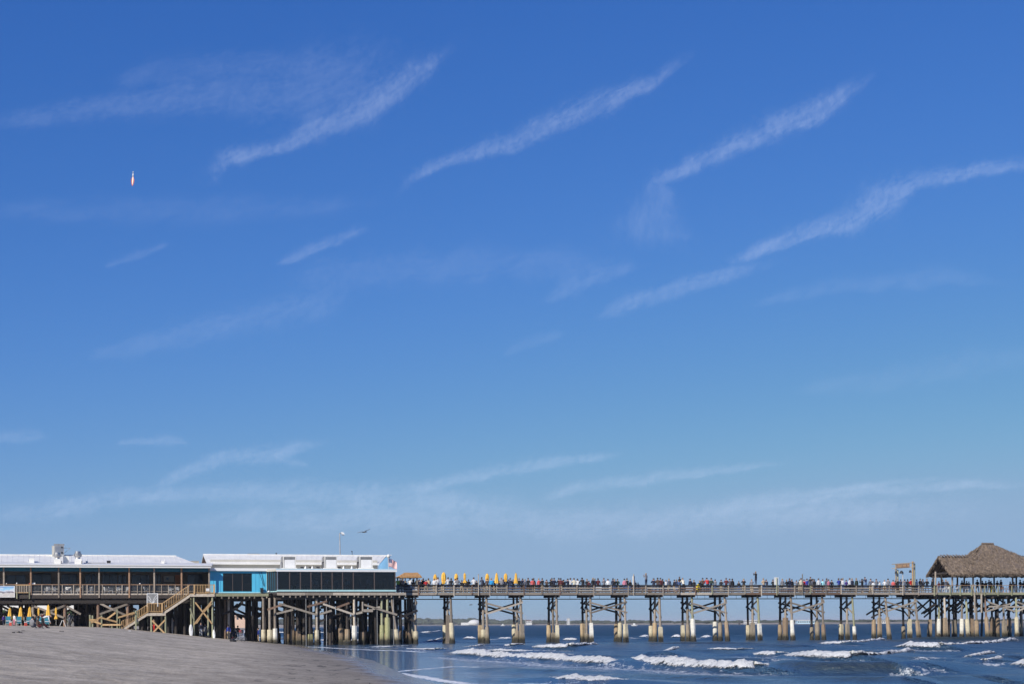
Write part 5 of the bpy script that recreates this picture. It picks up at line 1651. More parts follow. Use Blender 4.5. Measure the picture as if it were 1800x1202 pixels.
m = MB(); m.box(s - .12, s + .04, 9.45, 9.55, zt - .12, zt); part(m, 'head', 'black', rt)
rt = boxy('ridge_vent', 'thin dark vent strip on the ridge of the blue restaurant roof', 'roof vent', 436, 456, 973.2, 974.8, 9.8, .3, 'louvre_grey', .3)
boxy('vent_stub', 'tiny dark vent stub on the ridge left of the air conditioners', 'roof vent', 485, 486.6, 972, 975, 9.8, .2, 'black', .3)
# flag on its staff at the right end of the glass wing
t = TW + .2
s, zb = on_t(694, 1003, t); zt = Zy(682.5, 981, t); st_ = Sx(682.5, t, 981)
flag = thing('national_flag', 'stars and stripes flag flying at the right end of the glass wing', 'flag', s, t, zb)
m = MB(); m.tube((Sx(683, t), t, zb - .1), (st_, t, zt + .1), .03, .02, 6); part(m, 'staff', 'white_metal', flag)
def flag_cloth():
    # thirteen stripes and the blue corner with its stars, hanging in a light breeze
    p0 = (st_, zt); wv = 1.05; hv = 1.0
    def P(u, v):
        x = p0[0] + .02 + wv * u
        z = p0[1] - hv * v * (1 - .1 * u) - .42 * u * u - .1 * u + .04 * math.sin(u * 8)
        y = t + .1 * math.sin(u * 9 + v * 2) * u
        return (x, y, z)
    for nm, mat, rng in (('red_stripe', 'red_plastic', range(0, 13, 2)), ('white_stripe', 'white_paint', range(1, 13, 2))):
        for k in rng:
            m = MB(); n = 10
            u0 = .42 if k < 7 else 0.0
            vs = [P(u0 + (1 - u0) * i / n, (k + e) / 13) for i in range(n + 1) for e in (0, 1)]
            vs += [(x, y + .012, z) for x, y, z in vs]
            q = 2 * (n + 1)
            fs = [(2 * i, 2 * i + 1, 2 * i + 3, 2 * i + 2) for i in range(n)] + [(q + 2 * i + 2, q + 2 * i + 3, q + 2 * i + 1, q + 2 * i) for i in range(n)]
            fs += [(2 * i, 2 * i + 2, q + 2 * i + 2, q + 2 * i) for i in range(n)] + [(2 * i + 3, 2 * i + 1, q + 2 * i + 1, q + 2 * i + 3) for i in range(n)]
            m.add(vs, fs); part(m, nm, mat, flag)
    m = MB(); n = 6
    vs = [P(.42 * i / n, e * 7 / 13) for i in range(n + 1) for e in (0, 1)]
    vs += [(x, y + .012, z) for x, y, z in vs]; q = 2 * (n + 1)
    fs = [(2 * i, 2 * i + 1, 2 * i + 3, 2 * i + 2) for i in range(n)] + [(q + 2 * i + 2, q + 2 * i + 3, q + 2 * i + 1, q + 2 * i) for i in range(n)]
    m.add(vs, fs); ca = part(m, 'canton', 'navy_cloth', flag)
    m = MB()
    for r in range(9):
        for c in range(6 - r % 2):
            u = .42 * ((c + .5 + .5 * (r % 2)) / 6); v = (7 / 13) * (r + .7) / 9.6
            x, y, z = P(u, v)
            pts = [(x + .022 * (1 if i % 2 == 0 else .4) * math.sin(i * math.pi / 5), y - .006, z + .022 * (1 if i % 2 == 0 else .4) * math.cos(i * math.pi / 5)) for i in range(10)]
            m.add(pts, [tuple(range(10))])
    part(m, 'stars', 'white_paint', flag, ca)
mottled('navy_cloth', (0.03, 0.05, 0.16), 0.1, 4.0, 0.9, 0.0, 0.0)
flag_cloth()

# ------------------------------------------------------------------ substructure under the buildings
sub = thing('restaurant_platform', 'dark timber pile platform carrying the glass restaurant over the tide line', 'platform', Sx(560, 0), 2, 5.5)
pl0 = Zy(590, 1041, TW - .15); pl1 = Zy(590, 1045.6, TW - .15)
k = Sx(487, TW - .1)
end = Sx(714, TW - .1)
while k < end - .5:
    e = min(end, k + 3.4)
    bar(sub, 'rim_board', rnd.choice(('pale_wood', 'grey_wood', 'pale_wood')), (k, TW - .12, (pl0 + pl1) / 2), (e - .03, TW - .12, (pl0 + pl1) / 2), .1, pl0 - pl1)
    k = e
bl0 = Zy(425, 1042.5, TB - .3); bl1 = Zy(425, 1047.5, TB - .3)
bar(sub, 'rim_board', 'green_wood', (Sx(377, TB - .3), TB - .3, (bl0 + bl1) / 2), (Sx(472, TB - .3), TB - .3, (bl0 + bl1) / 2), .1, bl0 - bl1)
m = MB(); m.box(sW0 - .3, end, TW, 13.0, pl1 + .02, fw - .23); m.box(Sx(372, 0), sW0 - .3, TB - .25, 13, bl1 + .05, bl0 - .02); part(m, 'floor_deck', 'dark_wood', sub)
for k in range(34):                                # joist ends hanging under the rim
    px = 380 + k * 10 + rnd.uniform(-3, 3)
    t = TW - .02 if px > 490 else TB - .2
    s = Sx(px, t, 1048); zt_ = pl1 if px > 490 else bl1
    bar(sub, 'joist_end', 'grey_wood' if k % 3 else 'pale_wood', (s, t - .1, zt_ - .1), (s, t + 1.2, zt_ - .1), .12, .22 + .1 * (k % 3))
for t in (-2.1, -.9, .4, 3.0, 5.6, 8.2, 10.8, 12.6):
    a = Sx(380, 3) if t > .2 else sW0
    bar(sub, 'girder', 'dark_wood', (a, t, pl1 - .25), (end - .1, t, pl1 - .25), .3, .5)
FRONT = [  # px, offset, jacket (top y, colour), timber
    (402, 1.0, None, 'pale_wood'), (396, 1.4, None, 'brown_wood'), (463, -.6, (1106, 'c'), 'grey_wood'), (474, -1.2, (1106, 'c'), 'pale_wood'), (483.5, -1.6, (1104, 'w'), 'grey_wood'),
    (545, -1.7, (1114, 'y'), 'dark_wood'), (557, -2.1, (1107, 'c'), 'pale_wood'), (610, -1.7, (1105, 't'), 'dark_wood'), (622.5, -2.1, (1099, 'w'), 'pale_wood'),
    (671, -1.9, (1098, 'y'), 'green_wood'), (681, -2.1, (1085, 'y'), 'green_wood'), (688.5, -1.5, (1105, 'c'), 'dark_wood'), (698, -2.1, (1105, 'c'), 'grey_wood')]
for px, t, jk, mt in FRONT:
    s = Sx(px, t, 1075)
    top = pl1 - .3
    lean = (0, 0)
    if px == 698: s -= .7; lean = (.9, -.2)
    if px == 622.5: lean = (.05, 0)
    j = (Zy(px, jk[0], t), jk[1], .31 + rnd.uniform(-.03, .03)) if jk else None
    zb = min(-.9, sand_at(s, t) - .6)
    piling(sub, s, t, top, zb, lean, mt, .17, j)
r4 = random.Random(31)
for row, t in enumerate((.2, 2.0, 3.8, 5.6, 7.6, 9.6, 11.6)):
    px = 384 + row * 3 if t > 1 else 495
    while px < 722:
        s = Sx(px, t, 1080)
        # the gaps left open to the beach and water behind
        op = any(a < px < b for a, b in ((409, 433), (453, 460), (488, 500), (547, 553), (561, 563), (614, 619), (627, 632), (646, 649), (704, 712)))
        if not op:
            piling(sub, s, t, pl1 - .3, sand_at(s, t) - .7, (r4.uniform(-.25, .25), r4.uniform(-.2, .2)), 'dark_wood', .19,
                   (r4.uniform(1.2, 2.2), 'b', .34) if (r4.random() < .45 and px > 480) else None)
        px += r4.uniform(8.5, 16)
for k in range(46):                                # old sway braces and hangers in the dark
    px = r4.uniform(378, 715); t = r4.uniform(.5, 9) if px < 490 else r4.uniform(-1, 8)
    s = Sx(px, t, 1065); z = r4.uniform(4.0, 5.2)
    ds = r4.choice((-1, 1)) * r4.uniform(1.5, 3.6)
    bar(sub, 'brace', 'dark_wood', (s - ds / 2, t, z), (s + ds / 2, t + r4.uniform(-1, 1), z - r4.uniform(.6, 1.8)), .1, .26)
for k in range(20):
    px = r4.uniform(380, 715); t = r4.uniform(0, 10) if px < 490 else r4.uniform(0, 9)
    s = Sx(px, t, 1055)
    bar(sub, 'cross_girder', 'dark_wood', (s, t - 2.0, r4.uniform(4.7, 5.4)), (s + r4.uniform(-.2, .2), t + 3.0, r4.uniform(4.7, 5.4)), .26, .3)
for a, b, mt in (((490, 1060), (557, 1080), 'pale_wood'), ((486, 1078), (515, 1071), 'pale_wood'), ((568, 1061), (622, 1079.5), 'pale_wood'), ((562, 1079), (583, 1072.5), 'pale_wood'), ((540, 1066), (575, 1056), 'brown_wood'),
                 ((638, 1061.5), (698, 1080), 'pale_wood'), ((655, 1070), (668, 1066), 'pale_wood'), ((626, 1078), (637, 1075.5), 'pale_wood'), ((590, 1068), (614, 1059), 'brown_wood'), ((470, 1071), (500, 1061), 'brown_wood')):
    brace_px(sub, mt, *a, *b, -2.42, .09, .24)
m = MB(); a = on_t(639, 1075, -2.55); b = on_t(655.5, 1070, -2.55); m.box(a[0], b[0], -2.58, -2.5, a[1], b[1]); part(m, 'patch_plank', 'pale_wood', sub)
bar(sub, 'hanger', 'pale_wood', (Sx(637, -2.5), -2.5, Zy(637, 1074, -2.5)), (Sx(637, -2.5), -2.5, Zy(637, 1057, -2.5)), .16, .12)
for px in (538, 574, 663, 692):
    s = Sx(px, -2.3, 1100); m = MB(); m.tube((s, -2.3, -.3), (s, -2.3, pl1 - .1), .035, .035, 6); part(m, 'drain_pipe', 'galvanised', sub)
s = Sx(610, -1.7); m = MB(); m.lathe([(.62, -.4), (.6, .35), (.5, .6), (.3, .62)], 12, (s, -1.7)); part(m, 'pile_footing', 'sleeve_brown', sub)

wsub = thing('porch_platform', 'dark timber platform on posts carrying the long porch above the sand', 'platform', Sx(190, 0), 2, FL - .3)
zb0 = FL - .5
for t in (-.7, 2, 5, 8, 11, 14):
    bar(wsub, 'girder', 'dark_wood', (sL, t, zb0 - .35), (sR + .3, t, zb0 - .35), .3, .5)
bar(wsub, 'tie_beam', 'dark_wood', (Sx(-20, -.6), -.6, Zy(150, 1060, -.6)), (Sx(250, -.6), -.6, Zy(150, 1060, -.6)), .14, .2)
m = MB()
for k in range(60):
    s = sL + 1 + k * .62
    if s < sR: m.box(s, s + .1, -.6, 15, FL - .75, FL - .2)
part(m, 'joists', 'dark_wood', wsub)
for t in (.2, 3.2):
    m = MB(); m.box(sL, sR, t, t + .06, FL - 1.0, FL - .2); part(m, 'dark_skirt', 'dark_wood', wsub)  # dark skirts added to close the bright gap under the floor
for px, t, mt in ((-12, -.5, 'grey_wood'), (58, -.3, 'grey_wood'), (114, -.5, 'brown_wood'), (172.5, -.5, 'brown_wood'), (224.5, -.5, 'brown_wood')):
    s = Sx(px, t, 1075); piling(wsub, s, t, zb0, sand_at(s, t) - .5, (0, 0), mt, .19)
for a, b in (((117, 1065), (142, 1079)), ((69, 1081), (113, 1064)), ((60, 1065), (112, 1085)), ((176, 1060), (199, 1071)), ((175, 1079), (224, 1061)), ((199, 1071), (220, 1080))):
    brace_px(wsub, 'grey_wood', *a, *b, -.75, .08, .24)
for row, t in enumerate((2.2, 4.6, 7.0, 9.4, 11.8, 14.2)):
    px = -30 + row * 5
    while px < 388:
        op = any(a < px < b for a, b in ((2, 31), (64, 82), (116, 131), (232, 240)))
        if not op:
            s = Sx(px, t, 1080); piling(wsub, s, t, zb0, sand_at(s, t) - .6, (r4.uniform(-.15, .15), 0), 'dark_wood', .18)
        px += r4.uniform(12, 20)
for k in range(40):
    px = r4.uniform(0, 380); t = r4.uniform(1, 10); s = Sx(px, t, 1065); z = r4.uniform(4.2, 5.2); ds = r4.choice((-1, 1)) * r4.uniform(1.5, 3.2)
    bar(wsub, 'brace', 'dark_wood', (s - ds / 2, t, z), (s + ds / 2, t, z - r4.uniform(.6, 1.6)), .1, .25)
# dark boarded store under the porch, added to keep it black, chinks between boards
backdrop = thing('under_deck_backdrop', 'dark boarded store wall added in the shade under the porch', 'wall', Sx(210, 6), 6.3, 2)
px = 131
while px < 333:
    wd = r4.uniform(5, 9)
    if not any(a < px < b for a, b in ((228, 240),)):
        s0, s1 = Sx(px, 6.3), Sx(px + wd - .7, 6.3)
        zg = sand_at(s0, 6.3)
        bar(backdrop, 'board', 'dark_wood', ((s0 + s1) / 2, 6.3, zg - .1), ((s0 + s1) / 2, 6.3, zb0 - r4.choice((.3, .3, .5, .9))), s1 - s0, .05)
    px += wd
bar(backdrop, 'rail', 'dark_wood', (Sx(131, 6.2), 6.22, 3.4), (Sx(333, 6.2), 6.22, 3.4), .08, .2)

# ------------------------------------------------------------------ beach stair with its landings
TS, TS2 = -2.6, -1.35
stair = thing('beach_stairs', 'new timber stairs with two landings from the porch down to the sand', 'stairs', Sx(290, TS), -2, sand_at(Sx(225, TS), TS))
def rail_run(x0, y0, x1, y1, xb0, yb0, xb1, yb1, n, t, newel=True):
    """handrail (top line) and bottom line in photo pixels with balusters between."""
    a, b = on_t(x0, y0, t), on_t(x1, y1, t); c, d = on_t(xb0, yb0, t), on_t(xb1, yb1, t)
    bar(stair, 'handrail', 'new_wood', (a[0], t, a[1]), (b[0], t, b[1]), .13, .08)
    bar(stair, 'bottom_rail', 'new_wood', (c[0], t, c[1]), (d[0], t, d[1]), .05, .09)
    for k in range(n):
        f = (k + .5) / n
        s_ = a[0] * (1 - f) + b[0] * f
        fb = (s_ - c[0]) / (d[0] - c[0])
        bar(stair, 'baluster', 'new_wood', (s_, t - .045, c[1] * (1 - fb) + d[1] * fb), (s_, t - .045, a[1] * (1 - f) + b[1] * f - .03), .05, .045)
rail_run(340, 1027.3, 376.5, 1027.3, 340, 1041, 376.5, 1041, 13, TS)
rail_run(285, 1060, 333, 1028, 285, 1074, 333, 1042.5, 16, TS)
rail_run(259, 1060, 285, 1060, 259, 1074, 285, 1074, 9, TS)
rail_run(213, 1092, 259, 1062, 213, 1104, 259, 1075, 15, TS)
for y, x0, x1, z in ((1042.5, 333, 377, None), (1076, 258, 291, None)):
    zf = Zy((x0 + x1) / 2, y, TS)
    s0, s1 = Sx(x0, TS), Sx(x1, TS)
    for k in range(8):
        tt = TS + .02 + k * .2
        m = MB(); m.box(s0, s1, tt, tt + .185, zf - .05, zf); part(m, 'landing_board', 'new_wood', stair)
    bar(stair, 'landing_beam', 'pale_wood', (s0, TS - .03, zf - .22), (s1, TS - .03, zf - .22), .07, .32)
    bar(stair, 'landing_beam', 'dark_wood', (s0, TS + 1.5, zf - .22), (s1, TS + 1.5, zf - .22), .07, .32)
def flight(x0, y0, x1, y1, n):
    a, b = on_t(x0, y0, TS), on_t(x1, y1, TS)
    for t in (TS + .02, TS2):
        bar(stair, 'stringer', 'pale_wood', (a[0], t, a[1] - .16), (b[0], t, b[1] - .16), .06, .26)
    for k in range(n):
        f = (k + .5) / n; s_ = a[0] * (1 - f) + b[0] * f; z = a[1] * (1 - f) + b[1] * f
        m = MB(); m.box(s_ - .15, s_ + .15, TS + .05, TS2, z - .03, z + .02); part(m, 'tread', 'new_wood', stair)
flight(334, 1044, 287, 1075.5, 12)
flight(259, 1077, 214, 1105, 11)
for px, yt, t, mt in ((341.5, 1028, TS - .1, 'new_wood'), (376.8, 1027, TS - .1, 'new_wood'), (238.3, 1073, TS - .12, 'green_wood'), (285, 1060, TS - .1, 'new_wood'), (213.5, 1092, TS - .1, 'new_wood'), (259.5, 1060, TS - .1, 'new_wood')):
    s = Sx(px, t); zb = Zy(px, yt + 16, t) if px not in (238.3, 213.5) else sand_at(s, t) - .3
    bar(stair, 'newel_post', mt, (s, t, zb), (s, t, Zy(px, yt - .6, t)), .15, .13)
for px, yt, t in ((341, 1049, TS + .15), (373.5, 1046, TS + .15), (266, 1082, TS + .1), (291, 1082, TS + .1), (336, 1050, TS2), (366, 1048, TS2), (284, 1082, TS2)):
    s = Sx(px, t, 1080); pole(stair, 'support_post', 'green_wood', (s, t, sand_at(s, t) - .4), (s, t, Zy(px, yt, t)), .11, taper=1)
for a in ((343, 1058, 373, 1096), (372, 1056, 341, 1097), (345, 1095, 352, 1085), (267, 1090, 289, 1112), (290, 1089, 268, 1112), (334, 1069, 341, 1089)):
    brace_px(stair, 'new_wood' if a[0] != 334 else 'green_wood', *a, TS + .02, .06, .17)
brace_px(stair, 'new_wood', 371, 1060, 358, 1074, TS - .1, .05, .3)
# small white notice on the top landing
rt = on_rail(362, 368, 1033.5, 1038.5, TS - .12, 'notice', 'small white notice on the top landing railing of the beach stairs')
on_rail(361.5, 367.5, 1039, 1042, TS - .12, 'plaque', 'small wooden plaque under the white notice on the top landing', mat='new_wood')
# framed palm panel above the lower landing
t = TS - .05
s0, s1 = Sx(258, t, 1052), Sx(277.8, t, 1052); z0, z1 = Zy(268, 1061, t), Zy(268, 1042.3, t)
pan = thing('palm_panel', 'white framed square panel with a palm frond design above the lower stair landing', 'sign', (s0 + s1) / 2, t, z0)
m = MB(); m.box(s0 + .05, s1 - .05, t + .02, t + .04, z0, z1 - .05); part(m, 'panel', 'louvre_grey', pan)
m = MB(); m.box(s0, s0 + .08, t - .02, t + .06, z0 - .3, z1); m.box(s1 - .08, s1, t - .02, t + .06, z0 - .3, z1); m.box(s0 + .08, s1 - .08, t - .02, t + .06, z1 - .08, z1); part(m, 'frame', 'white_paint', pan)
m = MB()
cx, cz = (s0 + s1) / 2 - .05, z0 + .05
for ang, L in ((60, 1.25), (75, 1.15), (48, 1.25), (100, 1.05), (120, .9), (35, 1.0)):
    pts = [Vector((cx + L * f * math.cos(R(ang)) + .25 * f * f * (1 if ang < 90 else -1), t + .0, cz + L * f * math.sin(R(ang)) - .12 * f * f)) for f in (0, .35, .7, 1)]
    for p, q in zip(pts[:-1], pts[1:]):
        if q.x < s1 - .1 and q.x > s0 + .1 and q.z < z1 - .1: m.beam(p, q, .02, .05)
part(m, 'frond', 'white_paint', pan)
# low timber barrier beside the stair foot
bar_t = TS - .2
brt = thing('timber_barrier', 'low crooked timber barrier of posts and rails left of the stair foot', 'barrier', Sx(185, bar_t), bar_t, sand_at(Sx(185, bar_t), bar_t))
for px, yt in ((157.5, 1080), (162, 1081), (178, 1081), (205.5, 1070), (210, 1086), (196, 1096)):
    s = Sx(px, bar_t); bar(brt, 'post', 'green_wood', (s, bar_t, sand_at(s, bar_t) - .3), (s, bar_t, Zy(px, yt, bar_t)), .17 if px < 210 else .08, .15)
for a in ((157, 1089, 178, 1096), (160, 1094, 177, 1084), (177, 1085, 206, 1092.5), (187, 1088, 203, 1076), (207, 1085, 236, 1076), (180, 1097.5, 212, 1097.5), (157, 1088.5, 172, 1089.5)):
    p = on_t(a[0], a[1], bar_t - .12); q = on_t(a[2], a[3], bar_t - .12)
    bar(brt, 'rail', 'new_wood', (p[0], bar_t - .12, p[1]), (q[0], bar_t - .12, q[1]), .07, .2)

# ------------------------------------------------------------------ people
def cloth(name, c):
    return mottled(name, c, 0.18, 5.0, 0.85, 0.12, 0.0)
CL = {'black': (0.012, 0.012, 0.014), 'navy': (0.018, 0.024, 0.055), 'grey': (0.20, 0.20, 0.22), 'slate': (0.085, 0.095, 0.13), 'white': (0.72, 0.72, 0.72),
      'red': (0.50, 0.02, 0.02), 'maroon': (0.10, 0.018, 0.022), 'blue': (0.03, 0.06, 0.35), 'bright_blue': (0.02, 0.32, 0.68), 'denim': (0.07, 0.13, 0.28),
      'coral': (0.70, 0.13, 0.12), 'pink': (0.70, 0.25, 0.33), 'cream': (0.66, 0.62, 0.50), 'tan': (0.48, 0.36, 0.24), 'brown': (0.085, 0.05, 0.035),
      'green': (0.03, 0.05, 0.035), 'olive': (0.07, 0.07, 0.035), 'neon': (0.62, 0.78, 0.12), 'purple': (0.10, 0.05, 0.30), 'cyan': (0.35, 0.70, 0.75), 'orange': (0.62, 0.24, 0.05), 'yellow': (0.70, 0.48, 0.06), 'khaki': (0.45, 0.36, 0.24)}
WORD = {'neon': 'neon yellow', 'bright_blue': 'bright blue', 'slate': 'dark blue grey', 'denim': 'denim blue', 'coral': 'coral red', 'green': 'dark green', 'cyan': 'pale cyan', 'purple': 'violet blue'}
for k, c in CL.items():
    cloth('cloth_' + k, c)
mottled('skin_light', (0.52, 0.32, 0.24), 0.1, 6, 0.6, 0.1, 0.0)
mottled('skin_dark', (0.20, 0.11, 0.075), 0.1, 6, 0.6, 0.1, 0.0)
mottled('hair_black', (0.012, 0.010, 0.009), 0.2, 12, 0.6, 0.1, 0.0)
mottled('hair_brown', (0.07, 0.04, 0.025), 0.2, 12, 0.6, 0.2, 0.0)
mottled('hair_fair', (0.28, 0.20, 0.11), 0.2, 12, 0.6, 0.2, 0.0)
mottled('shoe', (0.05, 0.045, 0.045), 0.2, 8, 0.7, 0.3, 0.0)

def skeleton(pose):
    """joints: name -> (x, y, z, radius_side, radius_front); the figure faces +y."""
    J = {}
    def j(n, x, y, z, a, b=None): J[n] = (x, y, z, a, b or a)
    sit = pose in ('sit',)
    if pose == 'bend':
        j('pelvis', 0, -.10, .86, .15, .12); j('waist', 0, .10, .98, .14, .11); j('chest', 0, .34, 1.02, .175, .12)
        j('neck', 0, .50, 1.05, .055); j('jaw', 0, .58, 1.06, .07, .08); j('head', 0, .66, 1.06, .085, .10); j('crown', 0, .74, 1.05, .05, .06); j('nose', 0, .66, .955, .016)
    elif sit:
        j('pelvis', 0, 0, .13, .17, .14); j('waist', 0, -.06, .30, .15, .11); j('chest', 0, -.03, .52, .19, .125)
        j('neck', 0, .02, .68, .055); j('jaw', 0, .04, .75, .07, .08); j('head', 0, .05, .83, .082, .10); j('crown', 0, .045, .90, .05, .06); j('nose', 0, .15, .80, .016)
    else:
        lean = .16 if pose == 'lean' else 0
        j('pelvis', 0, -lean * .5, .93, .155, .12); j('waist', 0, 0, 1.08, .135, .10); j('chest', 0, lean, 1.32, .185, .125)
        j('neck', 0, lean * 1.2 + .01, 1.48 - lean * .15, .055); j('jaw', 0, lean * 1.3 + .035, 1.55 - lean * .2, .07, .08); j('head', 0, lean * 1.35 + .035, 1.635 - lean * .2, .082, .10)
        j('crown', 0, lean * 1.35 + .02, 1.705 - lean * .2, .05, .06); j('nose', 0, lean * 1.35 + .135, 1.61 - lean * .2, .016)
    E = [('pelvis', 'waist'), ('waist', 'chest'), ('chest', 'neck'), ('neck', 'jaw'), ('jaw', 'head'), ('head', 'crown'), ('head', 'nose')]
    cx, cy, cz = J['chest'][:3]
    for s, sg in (('l', -1), ('r', 1)):
        px, py, pz = J['pelvis'][:3]
        if sit:
            j('hip' + s, sg * .11, .08, .13, .10); j('knee' + s, sg * .20, .40, .38, .07); j('ankle' + s, sg * .17, .66, .08, .045); j('toe' + s, sg * .18, .82, .045, .04, .035)
        elif pose == 'stride':
            d = sg * .2
            j('hip' + s, sg * .095, py, .86, .095); j('knee' + s, sg * .10, d * .8 + .06, .50, .066); j('ankle' + s, sg * .10, d * 1.3, .09 + (.06 if sg < 0 else 0), .043); j('toe' + s, sg * .11, d * 1.3 + .15, .045, .042, .035)
        elif pose == 'wide':
            j('hip' + s, sg * .10, py, .86, .095); j('knee' + s, sg * .17, py + .03, .48, .066); j('ankle' + s, sg * .22, py - .01, .09, .043); j('toe' + s, sg * .25, py + .14, .045, .042, .035)
        else:
            j('hip' + s, sg * .095, py, pz - .07, .095); j('knee' + s, sg * .105, py + .03 + (.06 if pose == 'bend' else 0), .49, .066); j('ankle' + s, sg * .11, py - .01, .09, .043); j('toe' + s, sg * .12, py + .14, .045, .042, .035)
        up = Vector((0, 0, 1)) if pose != 'bend' else Vector((0, .9, .35))
        j('sho' + s, cx + sg * .175, cy + up.y * .07, cz + up.z * .075, .062)
        if pose == 'phone' or (pose == 'onearm' and sg > 0):
            j('elb' + s, sg * .27, cy + .16, cz - .07, .048); j('wri' + s, sg * .13, cy + .33, cz + .17, .034); tip = (sg * .06, cy + .37, cz + .25)
        elif pose == 'lean':
            j('elb' + s, sg * .27, cy + .22, cz - .24, .05); j('wri' + s, sg * .10, cy + .42, cz - .22, .036); tip = (sg * .03, cy + .47, cz - .23)
        elif pose == 'sit':
            j('elb' + s, sg * .27, cy + .16, cz - .2, .048); j('wri' + s, sg * .17, cy + .40, cz - .14, .034); tip = (sg * .12, cy + .46, cz - .17)
        elif pose == 'bend':
            j('elb' + s, sg * .22, cy + .1, cz - .26, .048); j('wri' + s, sg * .16, cy + .22, cz - .52, .034); tip = (sg * .15, cy + .24, cz - .60)
        elif pose == 'wide':
            j('elb' + s, sg * .30, cy + .02, cz - .16, .048); j('wri' + s, sg * .16, cy + .2, cz - .10, .034); tip = (sg * .10, cy + .24, cz - .09)
        else:
            j('elb' + s, sg * .245, cy - .01 - lean, cz - .22, .05); j('wri' + s, sg * .26, cy + .06, cz - .46, .036); tip = (sg * .255, cy + .10, cz - .55)
        w = Vector(J['wri' + s][:3]); d = Vector(tip) - w
        j('palm' + s, *(w + d * .55), .03, .018)
        side = d.cross(Vector((0, 0, 1))).normalized() if d.cross(Vector((0, 0, 1))).length > .01 else Vector((0, 1, 0))
        E += [('pelvis', 'hip' + s), ('hip' + s, 'knee' + s), ('knee' + s, 'ankle' + s), ('ankle' + s, 'toe' + s), ('chest', 'sho' + s), ('sho' + s, 'elb' + s), ('elb' + s, 'wri' + s), ('wri' + s, 'palm' + s)]
        for f in range(4):
            p = w + d * (1.15 - .08 * abs(f - 1.4)) + side * (f - 1.5) * .02
            j(f'fin{f}{s}', *p, .009); E.append(('palm' + s, f'fin{f}{s}'))
        p = w + d * .62 - side * .055 * sg
        j('thumb' + s, *p, .010); E.append(('wri' + s, 'thumb' + s))
    return J, E

def body_mesh(pose):
    J, E = skeleton(pose)
    names = list(J)
    me = bpy.data.meshes.new('tmp')
    me.from_pydata([J[n][:3] for n in names], [(names.index(a), names.index(b)) for a, b in E], [])
    ob = bpy.data.objects.new('tmp', me); col.objects.link(ob)
    sk = ob.modifiers.new('skin', 'SKIN'); sk.use_smooth_shade = True
    if not me.skin_vertices: bpy.context.view_layer.update()
    for n, sv in zip(names, me.skin_vertices[0].data):
        sv.radius = (J[n][3], J[n][4]); sv.use_root = (n == 'pelvis')
    sb = ob.modifiers.new('sub', 'SUBSURF'); sb.levels = 1; sb.render_levels = 1
    dg = bpy.context.evaluated_depsgraph_get(); dg.update()
    out = bpy.data.meshes.new_from_object(ob.evaluated_get(dg))
    bpy.data.objects.remove(ob)
    out.name = 'person'
    # which skeleton edge a face belongs to decides its cloth
    segs = [(Vector(J[a][:3]), Vector(J[b][:3]), a, b, max(J[a][3], J[b][3])) for a, b in E]
    idx = []
    for p in out.polygons:
        c = p.center; best = None
        for a, b, na, nb, r in segs:
            ab = b - a; t = max(0, min(1, (c - a).dot(ab) / ab.length_squared))
            d = (c - a - ab * t).length / (r + .02)
            if best is None or d < best[0]: best = (d, na, nb, t)
        _, na, nb, t = best
        k = 1
        if na in ('neck', 'jaw', 'head') or (na == 'chest' and nb == 'neck' and t > .75): k = 0
        elif nb[:3] in ('fin', 'thu', 'pal') or (nb[:3] == 'wri' and t > .85): k = 0
        elif na in ('pelvis',) and nb[:3] == 'hip' or na[:3] in ('hip',) or (na == 'pelvis' and nb == 'waist' and t < .25): k = 2
        elif na[:4] == 'knee': k = 2 if t < .9 else 3
        elif na[:4] == 'ankl': k = 3
        idx.append(k)
    for _ in range(4): out.materials.append(None)
    out.polygons.foreach_set('material_index', idx)
    out.polygons.foreach_set('use_smooth', [True] * len(idx))
    # hair: a cap over the back and top of the skull
    hx, hy, hz = J['head'][:3]; fr = Vector(J['nose'][:3]) - Vector((hx, hy, hz)); fr.z = 0 if pose != 'bend' else fr.z
    fr.normalize()
    upv = (Vector(J['crown'][:3]) - Vector((hx, hy, hz))).normalized()
    hm = MB(); n = 12; rows = 6
    hv = []
    rt_ = fr.cross(upv).normalized()
    for i in range(rows):
        th = (i / (rows - 1)) * R(132)
        for k in range(n):
            a = math.tau * k / n
            f = math.cos(a)
            th2 = th * (1 - .46 * max(0, f))
            r = .098 + .006 * math.sin(k * 2.3)
            v = Vector((hx, hy, hz)) + upv * .012 + upv * math.cos(th2) * .112 + rt_ * math.sin(th2) * math.sin(a) * r + fr * math.sin(th2) * f * (r + .012)
            hv.append(v)
    hm.add(hv, [(i * n + k, i * n + (k + 1) % n, (i + 1) * n + (k + 1) % n, (i + 1) * n + k) for i in range(rows - 1) for k in range(n)])
    hair = hm.mesh('hair', 'hair_black', smooth=True)
    top = max(v.co.z for v in out.vertices)
    return out, hair, top

POSES = {p: body_mesh(p) for p in ('stand', 'phone', 'onearm', 'lean', 'sit', 'bend', 'stride', 'wide')}
def person(pose, loc, rz, height, top, bottom='navy', hair='hair_black', skin='skin_light', label='', group=None, hat=None):
    me, hm, t0 = POSES[pose]
    o = bpy.data.objects.new('person', me)
    k = height / t0 if pose not in ('sit', 'bend') else height / 1.74
    o.scale = (k * rnd.uniform(.98, 1.1), k * rnd.uniform(.98, 1.08), k)
    o.location = loc; o.rotation_euler = (0, 0, rz)
    link(o)
    for i, nm in enumerate((skin, 'cloth_' + top, 'cloth_' + bottom, 'shoe')):
        o.material_slots[i].link = 'OBJECT'; o.material_slots[i].material = MATS[nm]
    h = bpy.data.objects.new('hair' if not hat else 'cap', hm); link(h, o)
    h.material_slots[0].link = 'OBJECT'; h.material_slots[0].material = MATS[hat or hair]
    tag(o, label, 'person', group)
    return o

